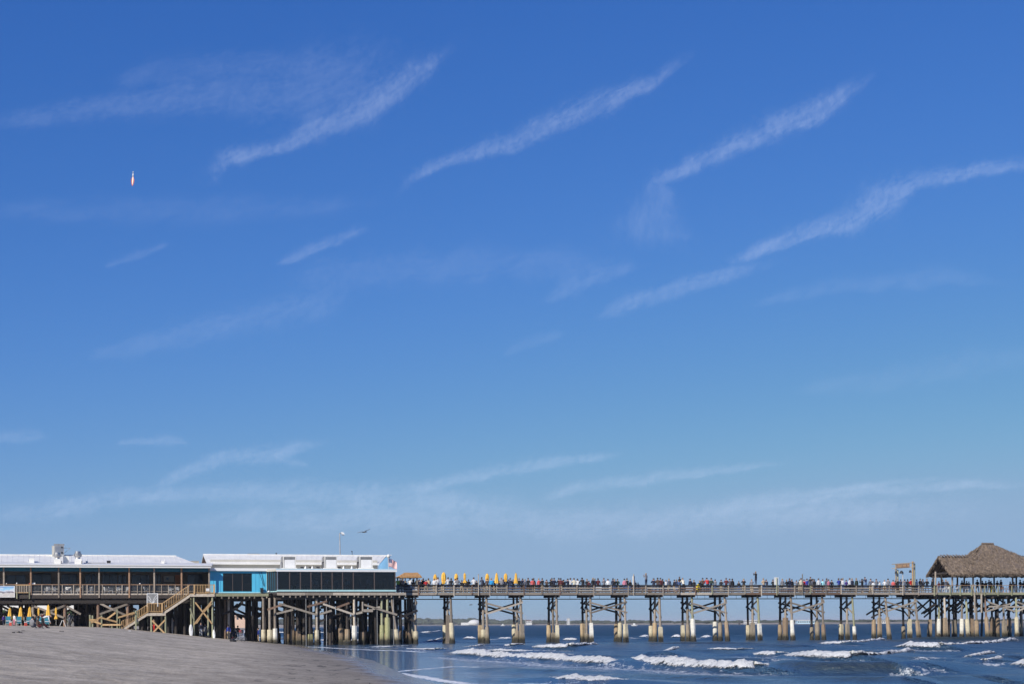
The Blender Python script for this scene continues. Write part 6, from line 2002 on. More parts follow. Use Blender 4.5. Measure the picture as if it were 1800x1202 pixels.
for k, (px, c) in enumerate(INSIDE):
    t_ = TW + .9 + .35 * (k % 3)
    person(('stand', 'wide', 'onearm')[k % 3], W(Sx(px, t_, 1025), t_, fw + .002), rnd.uniform(0, 6.28), 1.55 + .12 * (k % 3), c, 'navy', 'hair_brown', 'skin_light', f'dim person in {WORD.get(c, c)} behind the wing glass, {ordn[k]} from its left corner', 'diners behind the wing glass')
CROWD = []   # (photo x, photo y of the top of the head, top colour, pose or None)
def crowd(x0, k, y0, lst):
    for it in lst:
        CROWD.append((x0 + it[0] / k, y0 + it[1] / k) + tuple(it[2:]))
crowd(690, 11.25, 995, [(100, 243, 'neon'), (150, 230, 'black'), (205, 240, 'navy'), (265, 290, 'black'), (345, 230, 'white', 'wide'), (405, 260, 'black'), (485, 220, 'black'), (528, 260, 'navy'), (575, 265, 'black'), (610, 240, 'black'), (662, 268, 'red'), (720, 240, 'tan', 'lean'),
    (825, 245, 'white'), (900, 195, 'white', 'phone'), (985, 300, 'black'), (1100, 190, 'white', 'wide'), (1160, 240, 'black'), (1243, 250, 'white'), (1285, 230, 'grey', 'wide'), (1370, 280, 'black'), (1425, 228, 'black'), (1505, 262, 'black', 'wide'), (1465, 290, 'black'), (1605, 190, 'white', 'wide'), (1665, 283, 'black'), (1765, 218, 'slate')])
crowd(840, 11.25, 995, [(110, 285, 'black'), (185, 245, 'brown'), (265, 240, 'bright_blue'), (320, 292, 'black'), (425, 292, 'black'), (465, 232, 'grey'), (512, 262, 'slate'), (550, 240, 'navy', 'phone'), (610, 262, 'black'), (640, 238, 'navy'), (695, 260, 'black'), (815, 240, 'black'), (885, 243, 'navy', 'phone'), (930, 258, 'slate'), (995, 235, 'black'), (1078, 246, 'coral'), (1105, 207, 'black'), (1205, 243, 'coral'), (1275, 240, 'black'), (1360, 268, 'brown', 'phone'), (1440, 262, 'black'), (1465, 238, 'black'), (1510, 235, 'navy', 'wide'), (1600, 230, 'black'), (1640, 238, 'maroon'), (1690, 272, 'black'), (1780, 248, 'navy')])
crowd(990, 11.25, 995, [(12, 268, 'black'), (95, 248, 'navy', 'phone'), (145, 235, 'white', 'wide'), (215, 238, 'cream'), (282, 248, 'white'), (385, 218, 'black', 'lean'), (470, 253, 'black'), (512, 288, 'maroon'), (590, 233, 'black'), (625, 245, 'navy'), (690, 240, 'maroon'), (805, 236, 'grey', 'wide'), (885, 253, 'white'), (985, 213, 'navy'), (1020, 255, 'black'), (1075, 253, 'green', 'wide'), (1210, 248, 'pink'), (1262, 212, 'black', 'phone'), (1325, 275, 'black'), (1415, 280, 'black'), (1480, 322, 'slate'), (1640, 140, 'grey', 'phone'), (1790, 235, 'black', 'phone')])
crowd(1140, 11.25, 995, [(100, 240, 'navy', 'wide'), (180, 219, 'brown'), (235, 235, 'maroon'), (280, 253, 'black'), (350, 270, 'white'), (405, 224, 'slate'), (515, 268, 'black'), (555, 263, 'navy'), (600, 272, 'denim', 'wide'), (615, 210, 'black'), (690, 233, 'cream', 'lean'), (825, 233, 'navy'), (900, 273, 'black'), (1015, 283, 'black'), (1070, 233, 'brown', 'wide'), (1165, 218, 'red', 'lean'), (1240, 222, 'green'), (1320, 263, 'grey', 'phone'), (1435, 268, 'black'), (1535, 235, 'maroon', 'wide'), (1605, 228, 'slate', 'wide'), (1660, 243, 'black'), (1785, 298, 'black')])
crowd(1290, 11.25, 995, [(195, 250, 'black', 'phone'), (350, 258, 'grey'), (435, 105, 'black', 'phone'), (585, 240, 'tan', 'wide'), (650, 262, 'navy', 'lean'), (775, 262, 'black'), (960, 250, 'grey'), (1045, 265, 'black'), (1103, 240, 'navy'), (1150, 258, 'black'), (1240, 280, 'grey', 'phone'), (1300, 268, 'black'), (1330, 235, 'cream'), (1388, 262, 'red'), (1447, 248, 'blue'), (1515, 215, 'black'), (1560, 228, 'slate'), (1592, 258, 'black'), (1675, 243, 'white'), (1757, 260, 'cyan')])
crowd(1440, 9.0, 975, [(120, 373, 'slate'), (150, 388, 'pink'), (198, 398, 'black'), (310, 370, 'blue', 'wide'), (350, 365, 'olive'), (376, 370, 'white'), (430, 398, 'purple'), (485, 358, 'white'), (520, 373, 'navy'), (590, 368, 'green'), (680, 378, 'black', 'phone'), (735, 353, 'navy', 'lean'), (815, 380, 'slate'), (855, 420, 'white'), (905, 383, 'grey', 'wide'), (960, 418, 'white'), (1035, 398, 'white', 'wide'), (1090, 378, 'grey'), (1170, 400, 'coral'), (1205, 408, 'black'), (1245, 382, 'black'), (1290, 388, 'navy'), (1355, 388, 'slate', 'phone'), (1400, 370, 'black'), (1452, 358, 'red'), (1545, 388, 'white'), (1600, 378, 'black'), (1640, 385, 'slate'), (1705, 383, 'black', 'wide')])
crowd(1620, 10.0, 945, [(195, 728, 'black'), (305, 765, 'maroon', 'wide'), (372, 735, 'black'), (430, 733, 'slate'), (465, 765, 'black'), (625, 780, 'slate'), (712, 750, 'black', 'wide'), (755, 775, 'navy'), (795, 760, 'black'), (832, 768, 'slate'), (980, 738, 'black'), (1070, 755, 'navy'), (1130, 760, 'black'), (1188, 738, 'slate'), (1222, 760, 'black'), (1330, 753, 'black', 'wide'), (1398, 738, 'navy'), (1560, 770, 'black'), (1625, 775, 'slate'), (1735, 740, 'black'), (1790, 760, 'navy')])
LANDMARKS = [(690, 'the glass restaurant'), (733, 'the small thatched hut'), (784, 'the second yellow umbrella'), (821, 'the fourth yellow umbrella'), (841, 'the bare weathered post'), (877, 'the sixth yellow umbrella'), (910, 'the last yellow umbrella'),
             (1005, 'the fifth pier bent'), (1057, 'the white rail board'), (1116, 'the narrow white board'), (1160, 'the eighth pier bent'), (1218, 'the yellow kayak'), (1274, 'the tenth pier bent'), (1332, 'the tallest photographer'), (1369, 'the large notice board'), (1411, 'the bare grey post'), (1445, 'the thirteenth pier bent'), (1498, 'the fourteenth pier bent'),
             (1584, 'the lamp post'), (1608, 'the entry arch'), (1644, 'the first pavilion post'), (1695, 'the middle pavilion posts'), (1747, 'the peak post')]
DESC = {'stand': 'person in {} standing', 'phone': 'person in {} holding up a camera', 'lean': 'person in {} leaning forward', 'wide': 'broad person in {} with bent elbows', 'onearm': 'person in {} with one arm up'}
CROWD.sort()
counts = {}
benches = []
for i, it in enumerate(CROWD):
    x, y, c = it[:3]
    pose = it[3] if len(it) > 3 else rnd.choice(('stand', 'stand', 'stand', 'onearm', 'wide'))
    t = rnd.choice((.35, .9, 2.6, 3.3, 3.9)) if c in ('black', 'navy', 'slate') else rnd.choice((.3, .7, 1.4))
    if x > 1650: t += rnd.choice((0, 1.2, 2.5))
    s = Sx(x, t, y); z = Zy(x, y, t)
    H = z - DECK
    zf = DECK + .002
    if H > 2.15:
        zf = z - 1.78
        benches.append((s, t, zf, c, lm))
    elif H > 1.9: H = 1.9
    h = z - zf
    h = max(1.05, min(1.92, h))
    lm = [l for l in LANDMARKS if l[0] <= x][-1][1]
    key = (lm, c, pose); counts[key] = counts.get(key, 0) + 1
    col_w = WORD.get(c, c)
    base = DESC[pose].format(col_w)
    if len([1 for q in CROWD if q[2] == c]) == 1:
        lab = base + ', right of ' + lm
    else:
        lab = f'{ordn[counts[key] - 1]} {base}, right of {lm}'
    if h > 1.7 and y < 1006 and c == 'black': lab = 'tallest dark dressed photographer standing high above the railing with a camera raised'
    if y < 1009 and c == 'grey': lab = 'person in a grey shirt and dark jeans standing high above the railing'
    facing = R(rnd.uniform(-5, 40)) if pose != 'lean' else R(rnd.uniform(0, 25))
    person(pose, W(s, t, zf), facing, h, c, rnd.choice(('navy', 'black', 'denim', 'slate', 'khaki')) if (c != 'grey' or y > 1009) and not (c == 'black' and y < 1006) else 'navy',
           rnd.choice(('hair_black', 'hair_black', 'hair_brown', 'hair_brown', 'hair_fair')), rnd.choice(('skin_light', 'skin_light', 'skin_dark')),
           lab, 'spectators on the pier', None)
for s, t, zf, c, lm in benches:
    rt = thing('viewing_bench', f'wooden bench under a person in {c} standing right of {lm}', 'bench', s, t, DECK)
    for k in range(4):
        m = MB(); m.box(s - .7, s + .7, t - .3 + k * .15, t - .17 + k * .15, zf - .05, zf - .002); part(m, 'slat', 'grey_wood', rt)
    for a in (-.55, .55):
        m = MB(); m.box(s + a - .05, s + a + .05, t - .25, t + .25, DECK + .001, zf - .05); part(m, 'leg', 'grey_wood', rt)

# ------------------------------------------------------------------ beach things
def on_sand(x, y):
    p, q = ray(x, y)
    Y = 25.0
    last = None
    while Y < 420:
        X = p * Y; z = CAMZ + q * Y
        if z <= float(sand_z(X, Y)):
            return Vector((X, Y, float(sand_z(X, Y))))
        Y += .5
    return Vector((p * 170, 170, float(sand_z(p * 170, 170))))
def sand_t(x, t):
    s = Sx(x, t, 1098); return s, sand_at(s, t)
BU = [(17.5, 1067.5, 1088, 8.5, 'cone', 'leftmost closed yellow beach umbrella on the sand behind the first blue chair'), (36.5, 1066, 1088.5, 9, 'cone', 'closed yellow beach umbrella second from the left on the sand'), (52.5, 1065.5, 1088.5, 9, 'cone', 'closed yellow beach umbrella third from the left on the sand'),
      (68, 1067, 1087.5, 5.4, 'tied', 'slim tied yellow beach umbrella fourth from the left on the sand'), (85, 1062, 1084, 8.5, 'cone', 'raised closed yellow beach umbrella, the tallest on the sand'), (98.5, 1066.5, 1087.5, 6, 'tied', 'slim tied yellow beach umbrella at the right end of the beach row')]
for x, yt, yb, wpx, kind, lab in BU:
    t = -4.2
    s, zb = on_t(x, yb, t); zt = Zy(x, yt, t); g = sand_at(s, t)
    rt = thing('beach_umbrella', lab, 'umbrella', s, t, g, 'closed yellow umbrellas on the beach')
    umbrella(rt, lab, None, s, t, zb, zt - zb, wpx / 2 / 15.0, kind)
    m = MB(); m.tube((s, t, g - .3), (s, t, zb), .025, .025, 6); part(m, 'pole', 'white_metal', rt)
for k, (x, lab) in enumerate(((14.5, 'leftmost light blue beach chair, in front of the first umbrella'), (33.5, 'second light blue beach chair from the left'), (51, 'third light blue beach chair, beside the person in grey violet'), (68.5, 'fourth light blue beach chair, behind the seated dark person'), (82.5, 'rightmost light blue beach chair, under the tallest umbrella'))):
    t = -5.3 if k < 3 else -4.7
    s, g = sand_t(x, t)
    rt = thing('beach_chair', lab, 'beach chair', s, t, g, 'light blue beach chairs')
    # seen from behind: sloping canvas back on a white frame, seat toward the sea
    lo, hi = (s - .0, t - .05, g + .28), (s, t - .5, g + 1.02)
    for d in (-.28, .28):
        m = MB(); m.beam((s + d, t + .55, g + .05), (s + d, t - .55, g + 1.06), .045, .045); part(m, 'frame_rail', 'pale_wood', rt)
        m = MB(); m.beam((s + d, t - .35, g - .03), (s + d, t + .5, g + .5), .045, .045); part(m, 'leg', 'pale_wood', rt)
    m = MB()
    for j in range(5):
        f0, f1 = j / 5, (j + 1) / 5
        def PT(f, sgn): return (s + sgn * .255, t + .1 - .62 * f, g + .34 + .7 * f - .06 * math.sin(f * math.pi))
        m.add([PT(f0, -1), PT(f0, 1), PT(f1, 1), PT(f1, -1), tuple(np.add(PT(f0, -1), (0, .015, .015))), tuple(np.add(PT(f0, 1), (0, .015, .015))), tuple(np.add(PT(f1, 1), (0, .015, .015))), tuple(np.add(PT(f1, -1), (0, .015, .015)))],
              [(0, 1, 2, 3), (7, 6, 5, 4), (0, 3, 7, 4), (1, 5, 6, 2)])
    part(m, 'backrest', 'blue_cloth', rt)
    m = MB(); m.box(s - .25, s + .25, t + .1, t + .6, g + .28, g + .31); part(m, 'seat', 'blue_cloth', rt)
    m = MB(); m.box(s - .24, s + .24, t - .56, t - .5, g + .52, g + .58); part(m, 'crossbar', 'white_paint', rt)
for k, (x, lab) in enumerate(((18.3, 'small red and white cooler on the sand in front of the leftmost blue chair'), (45.3, 'small red and white cooler on the sand beside the third blue chair'))):
    s_, g_ = sand_t(x, -6.4); p = W(s_, -6.4, g_)
    rt = wthing('cooler', lab, 'cooler', p, A + .3 * k, 'red coolers on the sand'); rt.scale = (.72, .72, .9)
    m = MB(); m.add([(-.2, -.14, 0), (.2, -.14, 0), (.2, .14, 0), (-.2, .14, 0), (-.17, -.12, .42), (.17, -.12, .42), (.17, .12, .42), (-.17, .12, .42)], [(3, 2, 1, 0), (4, 5, 6, 7), (0, 1, 5, 4), (1, 2, 6, 5), (2, 3, 7, 6), (3, 0, 4, 7)]); part(m, 'body', 'red_plastic', rt)
    m = MB(); m.box(-.18, .18, -.13, .13, .42, .52); part(m, 'lid', 'white_plastic', rt)
    m = MB(); m.tube((-.19, 0, .46), (-.1, 0, .66), .015, .015, 6); m.tube((-.1, 0, .66), (.1, 0, .66), .015, .015, 6); m.tube((.1, 0, .66), (.19, 0, .46), .015, .015, 6); part(m, 'handle', 'white_plastic', rt)
for k, (x, y, w, lab) in enumerate(((23.5, 1111, .45, 'leftmost dark clump of wrack on the pale sand below the chairs'), (34, 1111.5, .75, 'wide low dark clump of wrack on the sand'), (41, 1108.5, .5, 'tall dark clump of wrack behind the wide low one'), (81.5, 1110.5, .5, 'dark clump of wrack below the person in white'), (107, 1109.5, .55, 'rightmost dark clump of wrack on the sand'), (228, 1108.5, .3, 'tiny pale clump on the sand at the stair foot'))):
    p = on_sand(x, y)
    w *= .75 * p.y / 170
    m = MB()
    for j in range(7):
        clump(m, rnd.uniform(-w / 2, w / 2), rnd.uniform(-.1, .1), -.02, w * rnd.uniform(.15, .3), w * rnd.uniform(.15, .4), k * 9 + j)
    o = m.build('wrack_clump', 'shell_grey' if k < 5 else 'white_plastic'); o.location = p
    tag(o, lab, 'wrack clump', 'clumps of wrack on the sand')
# people on the sand
def sand_person(pose, x, y, h, top, bottom, lab, rz=0.0, hair='hair_black', skin='skin_light', dz=0.0, hat=None, t=None):
    p = on_sand(x, y) if t is None else W(sand_t(x, t)[0], t, sand_t(x, t)[1])
    person(pose, p + Vector((0, 0, dz)), rz, h, top, bottom, hair, skin, lab, 'people on the beach', hat)
sand_person('sit', 56.5, 1103.5, 1.7, 'grey', 'slate', 'person in grey violet sitting on the sand beside the third blue chair', R(-20))
sand_person('sit', 66.5, 1104, 1.75, 'brown', 'maroon', 'dark dressed person sitting on the sand left of the person in white', R(-60), skin='skin_dark')
sand_person('bend', 76, 1104.5, 1.55, 'white', 'black', 'person in white bending low over the sand near the blue chairs', R(-70))
sand_person('stand', 25, 1098, 1.3, 'white', 'pink', 'pale child standing behind the chairs between the first two umbrellas', R(150), t=-4.3)
sand_person('stand', 75, 1096, 1.5, 'maroon', 'brown', 'person in maroon standing between the fourth and tallest umbrellas', R(30), t=-3.4)
sand_person('stand', 60.5, 1094, 1.45, 'tan', 'brown', 'brown dressed person standing behind the third and fourth umbrellas', R(30), t=-3.0)
sand_person('stand', 6.5, 1093, 1.2, 'purple', 'navy', 'person in violet standing at the far left edge under the banner', R(60), t=-2.0)
sand_person('stand', 122, 1096, 1.65, 'grey', 'slate', 'person in grey violet standing behind the white folding sign', R(-30), t=.3)
sand_person('stride', 127.5, 1096, 1.62, 'slate', 'black', 'person in dark blue grey walking under the porch edge', R(-60), t=1.0)
sand_person('lean', 132, 1096, 1.6, 'navy', 'navy', 'person in navy standing in the shade at the left end of the dark store', R(-100), t=1.6)
sand_person('stand', 401.5, 1121, 1.72, 'blue', 'khaki', 'person in a royal blue jacket and khaki shorts standing by the twin pale posts', R(160), t=-.6)
sand_person('stand', 411, 1118, 1.7, 'slate', 'denim', 'person in dark blue grey standing just behind the royal blue jacket', R(20), t=6)
sand_person('stand', 418, 1118, 1.74, 'black', 'white', 'person in a black top and white trousers walking on the beach under the restaurant', R(20), t=4)
sand_person('stand', 454.5, 1121, 1.68, 'blue', 'tan', 'person in a royal blue jacket half hidden by the short tan pile', R(90), t=.4)
sand_person('sit', 415, 1124, 1.75, 'black', 'maroon', 'dark dressed person sitting on the sand beside the bicycle', R(120))
sand_person('sit', 368, 1119, 1.75, 'white', 'pink', 'person in black and white sitting on the sand beside the white board', R(100), skin='skin_light')
sand_person('stand', 353, 1114, 1.7, 'navy', 'white', 'person in navy and white standing in the shade under the stair landing', R(200), t=1.5)
sand_person('stand', 360.5, 1114, 1.65, 'slate', 'grey', 'person in grey standing in the shade behind the landing cross brace', R(170), t=2.2)
sand_person('stand', 305, 1110, 1.75, 'slate', 'slate', 'dim person in blue grey standing in the dark under the upper stair flight', R(170), t=4)
sand_person('stand', 286, 1108, 1.6, 'denim', 'navy', 'dim person standing in the dark under the lower stair landing', R(120), t=2.5)
sand_person('stand', 271, 1108, 1.5, 'brown', 'red', 'dim person in brown standing under the lower stair landing', R(140), t=1.2)
far_p = [(407, 300, 'navy', 'far-off person in navy'), (414, 330, 'white', 'far-off person in white'), (421.5, 310, 'coral', 'far-off person in coral red'), (425.5, 345, 'black', 'far-off person in black'), (430, 320, 'white', 'second far-off person in white'), (434, 360, 'denim', 'far-off person in denim blue'), (437.5, 335, 'cream', 'far-off person in cream'), (444, 390, 'slate', 'far-off person in blue grey')]
for x, Y, c, lab in far_p:
    X = (x - PPX) / F * Y
    person(rnd.choice(('stand', 'stride', 'wide')), Vector((X, Y, float(sand_z(X, Y)))), rnd.uniform(0, 6.28), rnd.uniform(1.55, 1.8), c, rnd.choice(('black', 'navy', 'khaki')), 'hair_brown', 'skin_light', lab + ' on the beach beyond the restaurant piles', 'people on the beach beyond the pier')
# folding sign, boards, bicycle
s, g = sand_t(110, -1.6)
rt = thing('folding_sign', 'white folding sign board standing on the sand right of the umbrellas', 'sign', s, -1.6, g)
for sg in (-1, 1):
    m = MB(); m.beam((s + sg * .36, -1.6, g), (s + sg * .06, -1.6, g + .72), .62, .03); part(m, 'panel', 'white_plastic', rt)
    for dd in (-.3, .3):
        m = MB(); m.beam((s + sg * .36, -1.6 + dd, g - .02), (s + sg * .05, -1.6 + dd, g + .76), .05, .05); part(m, 'leg', 'white_paint', rt)
def surfboard(px, y0, y1, w, t, mat, lab, lean=.12):
    s = Sx(px, t, y1); g = sand_at(s, t); zt = Zy(px, y0, t); L = zt - g
    rt = thing('surfboard', lab, 'surfboard', s, t, g)
    m = MB(); n = 12; vs = []
    for i in range(n + 1):
        f = i / n; r = w * (math.sin(math.pi * (f * .86 + .1)) ** .55)
        if i == n: r = .01
        for a in range(8):
            an = math.tau * a / 8
            vs.append((s + r * math.cos(an), t + lean * f * 2 + .035 * math.sin(an), g - .05 + L * f))
    m.add(vs, [(i * 8 + a, i * 8 + (a + 1) % 8, i * 8 + 8 + (a + 1) % 8, i * 8 + 8 + a) for i in range(n) for a in range(8)] + [tuple(range(7, -1, -1)), tuple(range(n * 8, n * 8 + 8))])
    part(m, 'board', mat, rt, smooth=True)
    m = MB(); m.box(s - .012, s + .012, t - .05 + lean, t - .035 + lean, g + .2, g + L * .9); part(m, 'stringer', 'pale_wood', rt)
surfboard(336, 1095.5, 1118, .24, TS - .2, 'white_plastic', 'white surfboard standing upright against the landing post of the beach stairs')
surfboard(376.5, 1105, 1120, .17, TS - .6, 'white_metal', 'slim white and grey board standing in the sand beside the landing tower', .2)
surfboard(303, 1084, 1106, .1, 3.0, 'white_plastic', 'narrow pale board standing in the dark under the upper stair flight', .05)
p = on_sand(421, 1127)
bk = wthing('bicycle', 'bicycle with dark tyres lying over on the sand beside the seated dark person', 'bicycle', p, R(-12))
def ring(m, c, r, rr, ax, n=18):
    pts = [Vector(c) + r * (math.cos(math.tau * k / n) * ax[0] + math.sin(math.tau * k / n) * ax[1]) for k in range(n)]
    for k in range(n): m.tube(pts[k], pts[(k + 1) % n], rr, rr, 5)
ax = (Vector((1, 0, 0)), Vector((0, .75, .66)))
cen = [(-.52, 0, .22), (.52, 0, .22)]
for c in cen:
    m = MB(); ring(m, c, .33, .022, ax); w_ = part(m, 'wheel', 'rubber', bk)
    m = MB()
    for k in range(8):
        a = math.tau * k / 8; m.tube(c, Vector(c) + .31 * (math.cos(a) * ax[0] + math.sin(a) * ax[1]), .004, .004, 4)
    ring(m, c, .31, .008, ax, 14)
    part(m, 'spokes', 'steel', bk, w_)
up = ax[1]
B0, S0_, H0, P0 = Vector(cen[0]), Vector((-.12, 0, .22)) + up * .5, Vector((.36, 0, .22)) + up * .52, Vector((-.02, 0, .22)) - up * .02
m = MB()
for a, b in ((B0, S0_), (B0, P0), (P0, S0_), (P0, H0), (S0_, H0), (H0, Vector(cen[1]))): m.tube(a, b, .022, .022, 6)
part(m, 'frame', 'galvanised', bk)
m = MB(); m.tube(S0_, S0_ + up * .12, .015, .015, 6); m.box(S0_.x - .14, S0_.x + .12, S0_.y + .04, S0_.y + .16, S0_.z + .06, S0_.z + .12); part(m, 'saddle', 'black', bk)
n_ = ax[0].cross(ax[1]).normalized()
m = MB(); m.tube(H0, H0 + up * .12, .015, .015, 6); m.tube(H0 + up * .12 - n_ * .28, H0 + up * .12 + n_ * .28, .015, .015, 6); part(m, 'handlebar', 'black', bk)
p = on_sand(408.5, 1127)
o = MB(); clump(o, 0, 0, -.02, .3, .3, 3.3); clump(o, .25, .1, -.02, .2, .22, 5.1)
o = o.build('duffel_bag', 'black'); o.location = p; tag(o, 'dark bag lying on the sand left of the bicycle', 'bag')
p = on_sand(362, 1120)
o = MB(); clump(o, 0, 0, -.02, .32, .22, 2.3); clump(o, .3, .05, -.02, .22, .3, 8.1)
o = o.build('duffel_bag', 'black'); o.location = p; tag(o, 'dark bag lying on the sand beside the person in black and white', 'bag')

# ------------------------------------------------------------------ buildings and plants inland, seen under the deck
Yh = 262.0
a, b = at_depth(-60, 1090, Yh), at_depth(136, 1047, Yh)
hotel = wthing('beach_hotel', 'white beachfront hotel with balcony bands glimpsed under the porch', 'hotel', (a.x, Yh, 0))
ORIG[hotel] = (a.x, Yh, 0)
ztop = b.z + .4
m = MB(); m.box(a.x, b.x, Yh, Yh + 12, 2.2, ztop); part(m, 'wall', 'stucco_white', hotel)
for k in range(3):
    z = 3.6 + k * (ztop - 3.6) / 2.6
    m = MB(); m.box(a.x, b.x, Yh - 1.3, Yh - .02, z - .12, z); bs_ = part(m, 'balcony_slab', 'stucco_white', hotel)
    m = MB(); m.box(a.x, b.x, Yh - 1.32, Yh - 1.25, z + .02, z + .75); part(m, 'parapet', 'stucco_white', hotel, bs_)
    x = a.x + .6
    while x < b.x - 1.6:
        m = MB(); m.box(x, x + 1.5, Yh - .04, Yh + .05, z + .05, z + 1.75); part(m, 'window', 'dark_pane', hotel); x += 2.6
a, b = at_depth(405, 1094, 640), at_depth(441, 1082.5, 640)
ph = wthing('peach_house', 'low peach coloured building on the dune seen under the blue restaurant', 'building', (a.x, 640, 0))
ORIG[ph] = (a.x, 640, 0)
m = MB(); m.box(a.x, b.x, 640, 652, 1.5, b.z); part(m, 'wall', 'stucco_peach', ph)
m = MB(); m.box(a.x - .4, b.x - 3, 639.5, 652, b.z, b.z + .7); part(m, 'roof', 'stucco_peach', ph)
for k in range(5):
    x = a.x + 1 + k * 1.6
    m = MB(); m.box(x, x + .8, 639.94, 640.02, b.z - 1.3, b.z - .4); part(m, 'window', 'dark_pane', ph)
mb = MB()
r5 = random.Random(9)
for i in range(420):
    Y = r5.uniform(430, 1250)
    u = r5.uniform(22, 75)
    X = float(shore_x(Y)) - u
    clump(mb, X, Y, float(sand_z(X, Y)) - .3, r5.uniform(2.5, 7), r5.uniform(1.2, 4.4) * (1 + Y / 1600), i * 1.7)
o = mb.build('dune_scrub', 'scrub'); tag(o, 'dark dune scrub along the beach beyond the restaurant piles', None, None, 'stuff')
def leafy(px, y0, y1, Y, lab):
    p = at_depth(px, y1, Y); q = at_depth(px, y0, Y)
    g = float(sand_z(p.x, Y)); h = q.z - g
    rt = wthing('beach_shrub', lab, 'shrub', (p.x, Y, g))
    m = MB(); m.tube((0, 0, -.1), (.1, 0, h * .6), .08, .05, 6); part(m, 'stem', 'bark', rt)
    m = MB()
    for i in range(260):
        d = Vector((r5.gauss(0, 1), r5.gauss(0, 1), r5.gauss(0, .8)));
        if d.length < .01: continue
        c = Vector((0, 0, h * .62)) + d.normalized() * r5.uniform(.3, 1.0) * Vector((1.4, 1.1, h * .42)).length * .55
        e = Vector((r5.uniform(-1, 1), r5.uniform(-1, 1), r5.uniform(-.6, .8))).normalized(); f = e.orthogonal().normalized()
        m.add([c - e * .28, c + f * .1, c + e * .28, c - f * .1], [(0, 1, 2, 3)])
    part(m, 'foliage', 'leaf', rt)
leafy(9, 1070, 1090, 245, 'green shrub seen under the porch at the far left')
leafy(25, 1066, 1090, 248, 'green shrub seen behind the second beach umbrella')
leafy(122, 1070, 1090, 246, 'green shrub seen under the porch above the folding sign')

# ------------------------------------------------------------------ birds
def gull(x, y, Y, span_px, name, lab, wings):
    c = at_depth(x, y, Y); k = Y / F
    rt = wthing(name, lab, 'bird', c, 0)
    m = MB(); m.tube((-.26, 0, -.03), (.0, 0, 0), .02, .075, 8); m.tube((0, 0, 0), (.2, -.05, .02), .075, .05, 8); m.tube((.2, -.05, .02), (.3, -.08, .03), .05, .015, 8)
    part(m, 'body', 'bird_feather', rt)
    for nm, pts in wings:
        P = [Vector(((px_ - x) * k, dy, (y - py_) * k)) for px_, py_, dy in pts]
        m = MB(); vs = []
        for i, p in enumerate(P):
            w = .15 * (1 - i / len(P)) + .035
            vs += [p + Vector((0, -w, .012)), p + Vector((0, w, .0)), p + Vector((0, w, -.014)), p + Vector((0, -w, -.012))]
        n = len(P)
        m.add(vs, [(i * 4 + a, i * 4 + (a + 1) % 4, i * 4 + 4 + (a + 1) % 4, i * 4 + 4 + a) for i in range(n - 1) for a in range(4)] + [(3, 2, 1, 0), tuple(range(4 * n - 4, 4 * n))])
        part(m, 'wing', 'bird_feather', rt)
gull(640.7, 934.6, 165, 22, 'gull', 'gull gliding in the sky to the right of the tall floodlight pole', (('l', [(640, 934.3, 0), (636, 934.2, -.05), (632, 934.8, .1), (627.5, 935.6, .25)]), ('r', [(641.2, 933.8, 0), (643.5, 932.2, -.05), (646.5, 931.0, .1), (650, 929.6, .25)])))
gull(827.5, 1062.3, 240, 5, 'gull', 'tiny dark bird flying under the pier deck in the second open bay', (('l', [(827.3, 1062.2, 0), (826.2, 1061.4, 0), (825, 1062.4, .1)]), ('r', [(827.7, 1062.2, 0), (828.8, 1061.4, 0), (830, 1062.4, .1)])))

# ------------------------------------------------------------------ rocket
YR = 18000.0
kx = YR / F
def emit(name, c, st):
    m, nt, bs, out = new_mat(name)
    nt.nodes.remove(bs)
    e = node(nt, 'ShaderNodeEmission'); e.inputs[0].default_value = (*c, 1); e.inputs[1].default_value = st
    nt.links.new(e.outputs[0], out.inputs['Surface'])
    return m, nt, e, out
emit('flame_core', (1.0, 0.84, 0.74), 3.2)
def flame_glow():
    m, nt, e, out = emit('flame_glow', (1.0, 0.26, 0.08), 0.85)
    tr = node(nt, 'ShaderNodeBsdfTransparent'); mx = node(nt, 'ShaderNodeMixShader'); lw = node(nt, 'ShaderNodeLayerWeight')
    lw.inputs[0].default_value = .35
    f = math_n(nt, 'MULTIPLY', math_n(nt, 'SUBTRACT', 1.0, lw.outputs['Facing']), .62)
    nt.links.new(f, mx.inputs[0]); nt.links.new(tr.outputs[0], mx.inputs[1]); nt.links.new(e.outputs[0], mx.inputs[2]); nt.links.new(mx.outputs[0], out.inputs['Surface'])
flame_glow()
c = at_depth(233.6, 311.0, YR)
rk = wthing('rocket', 'white rocket climbing into the blue sky on a bright flame', 'rocket', c, 0)
rk.rotation_euler = (0, R(4), 0)
L = 9.6 * kx
r0 = .72 * kx
m = MB(); m.lathe([(r0 * .8, 0), (r0 * .8, L * .60)], 14); part(m, 'core_stage', 'white_paint', rk, smooth=True)
m = MB(); m.lathe([(r0 * .8, L * .605), (r0 * .8, L * .68)], 14); part(m, 'interstage', 'black', rk)
m = MB(); m.lathe([(r0 * .8, L * .685), (r0 * .8, L * .74), (r0 * 1.15, L * .78), (r0 * 1.15, L * .90), (r0 * .7, L * .97), (r0 * .1, L)], 14); part(m, 'payload_fairing', 'white_paint', rk, smooth=True)
for sg in (-1, 1):
    m = MB(); m.lathe([(r0 * .5, 0), (r0 * .5, L * .46), (r0 * .3, L * .52), (r0 * .05, L * .56)], 12, (sg * r0 * 1.15, 0)); part(m, 'side_booster', 'white_paint', rk, smooth=True)
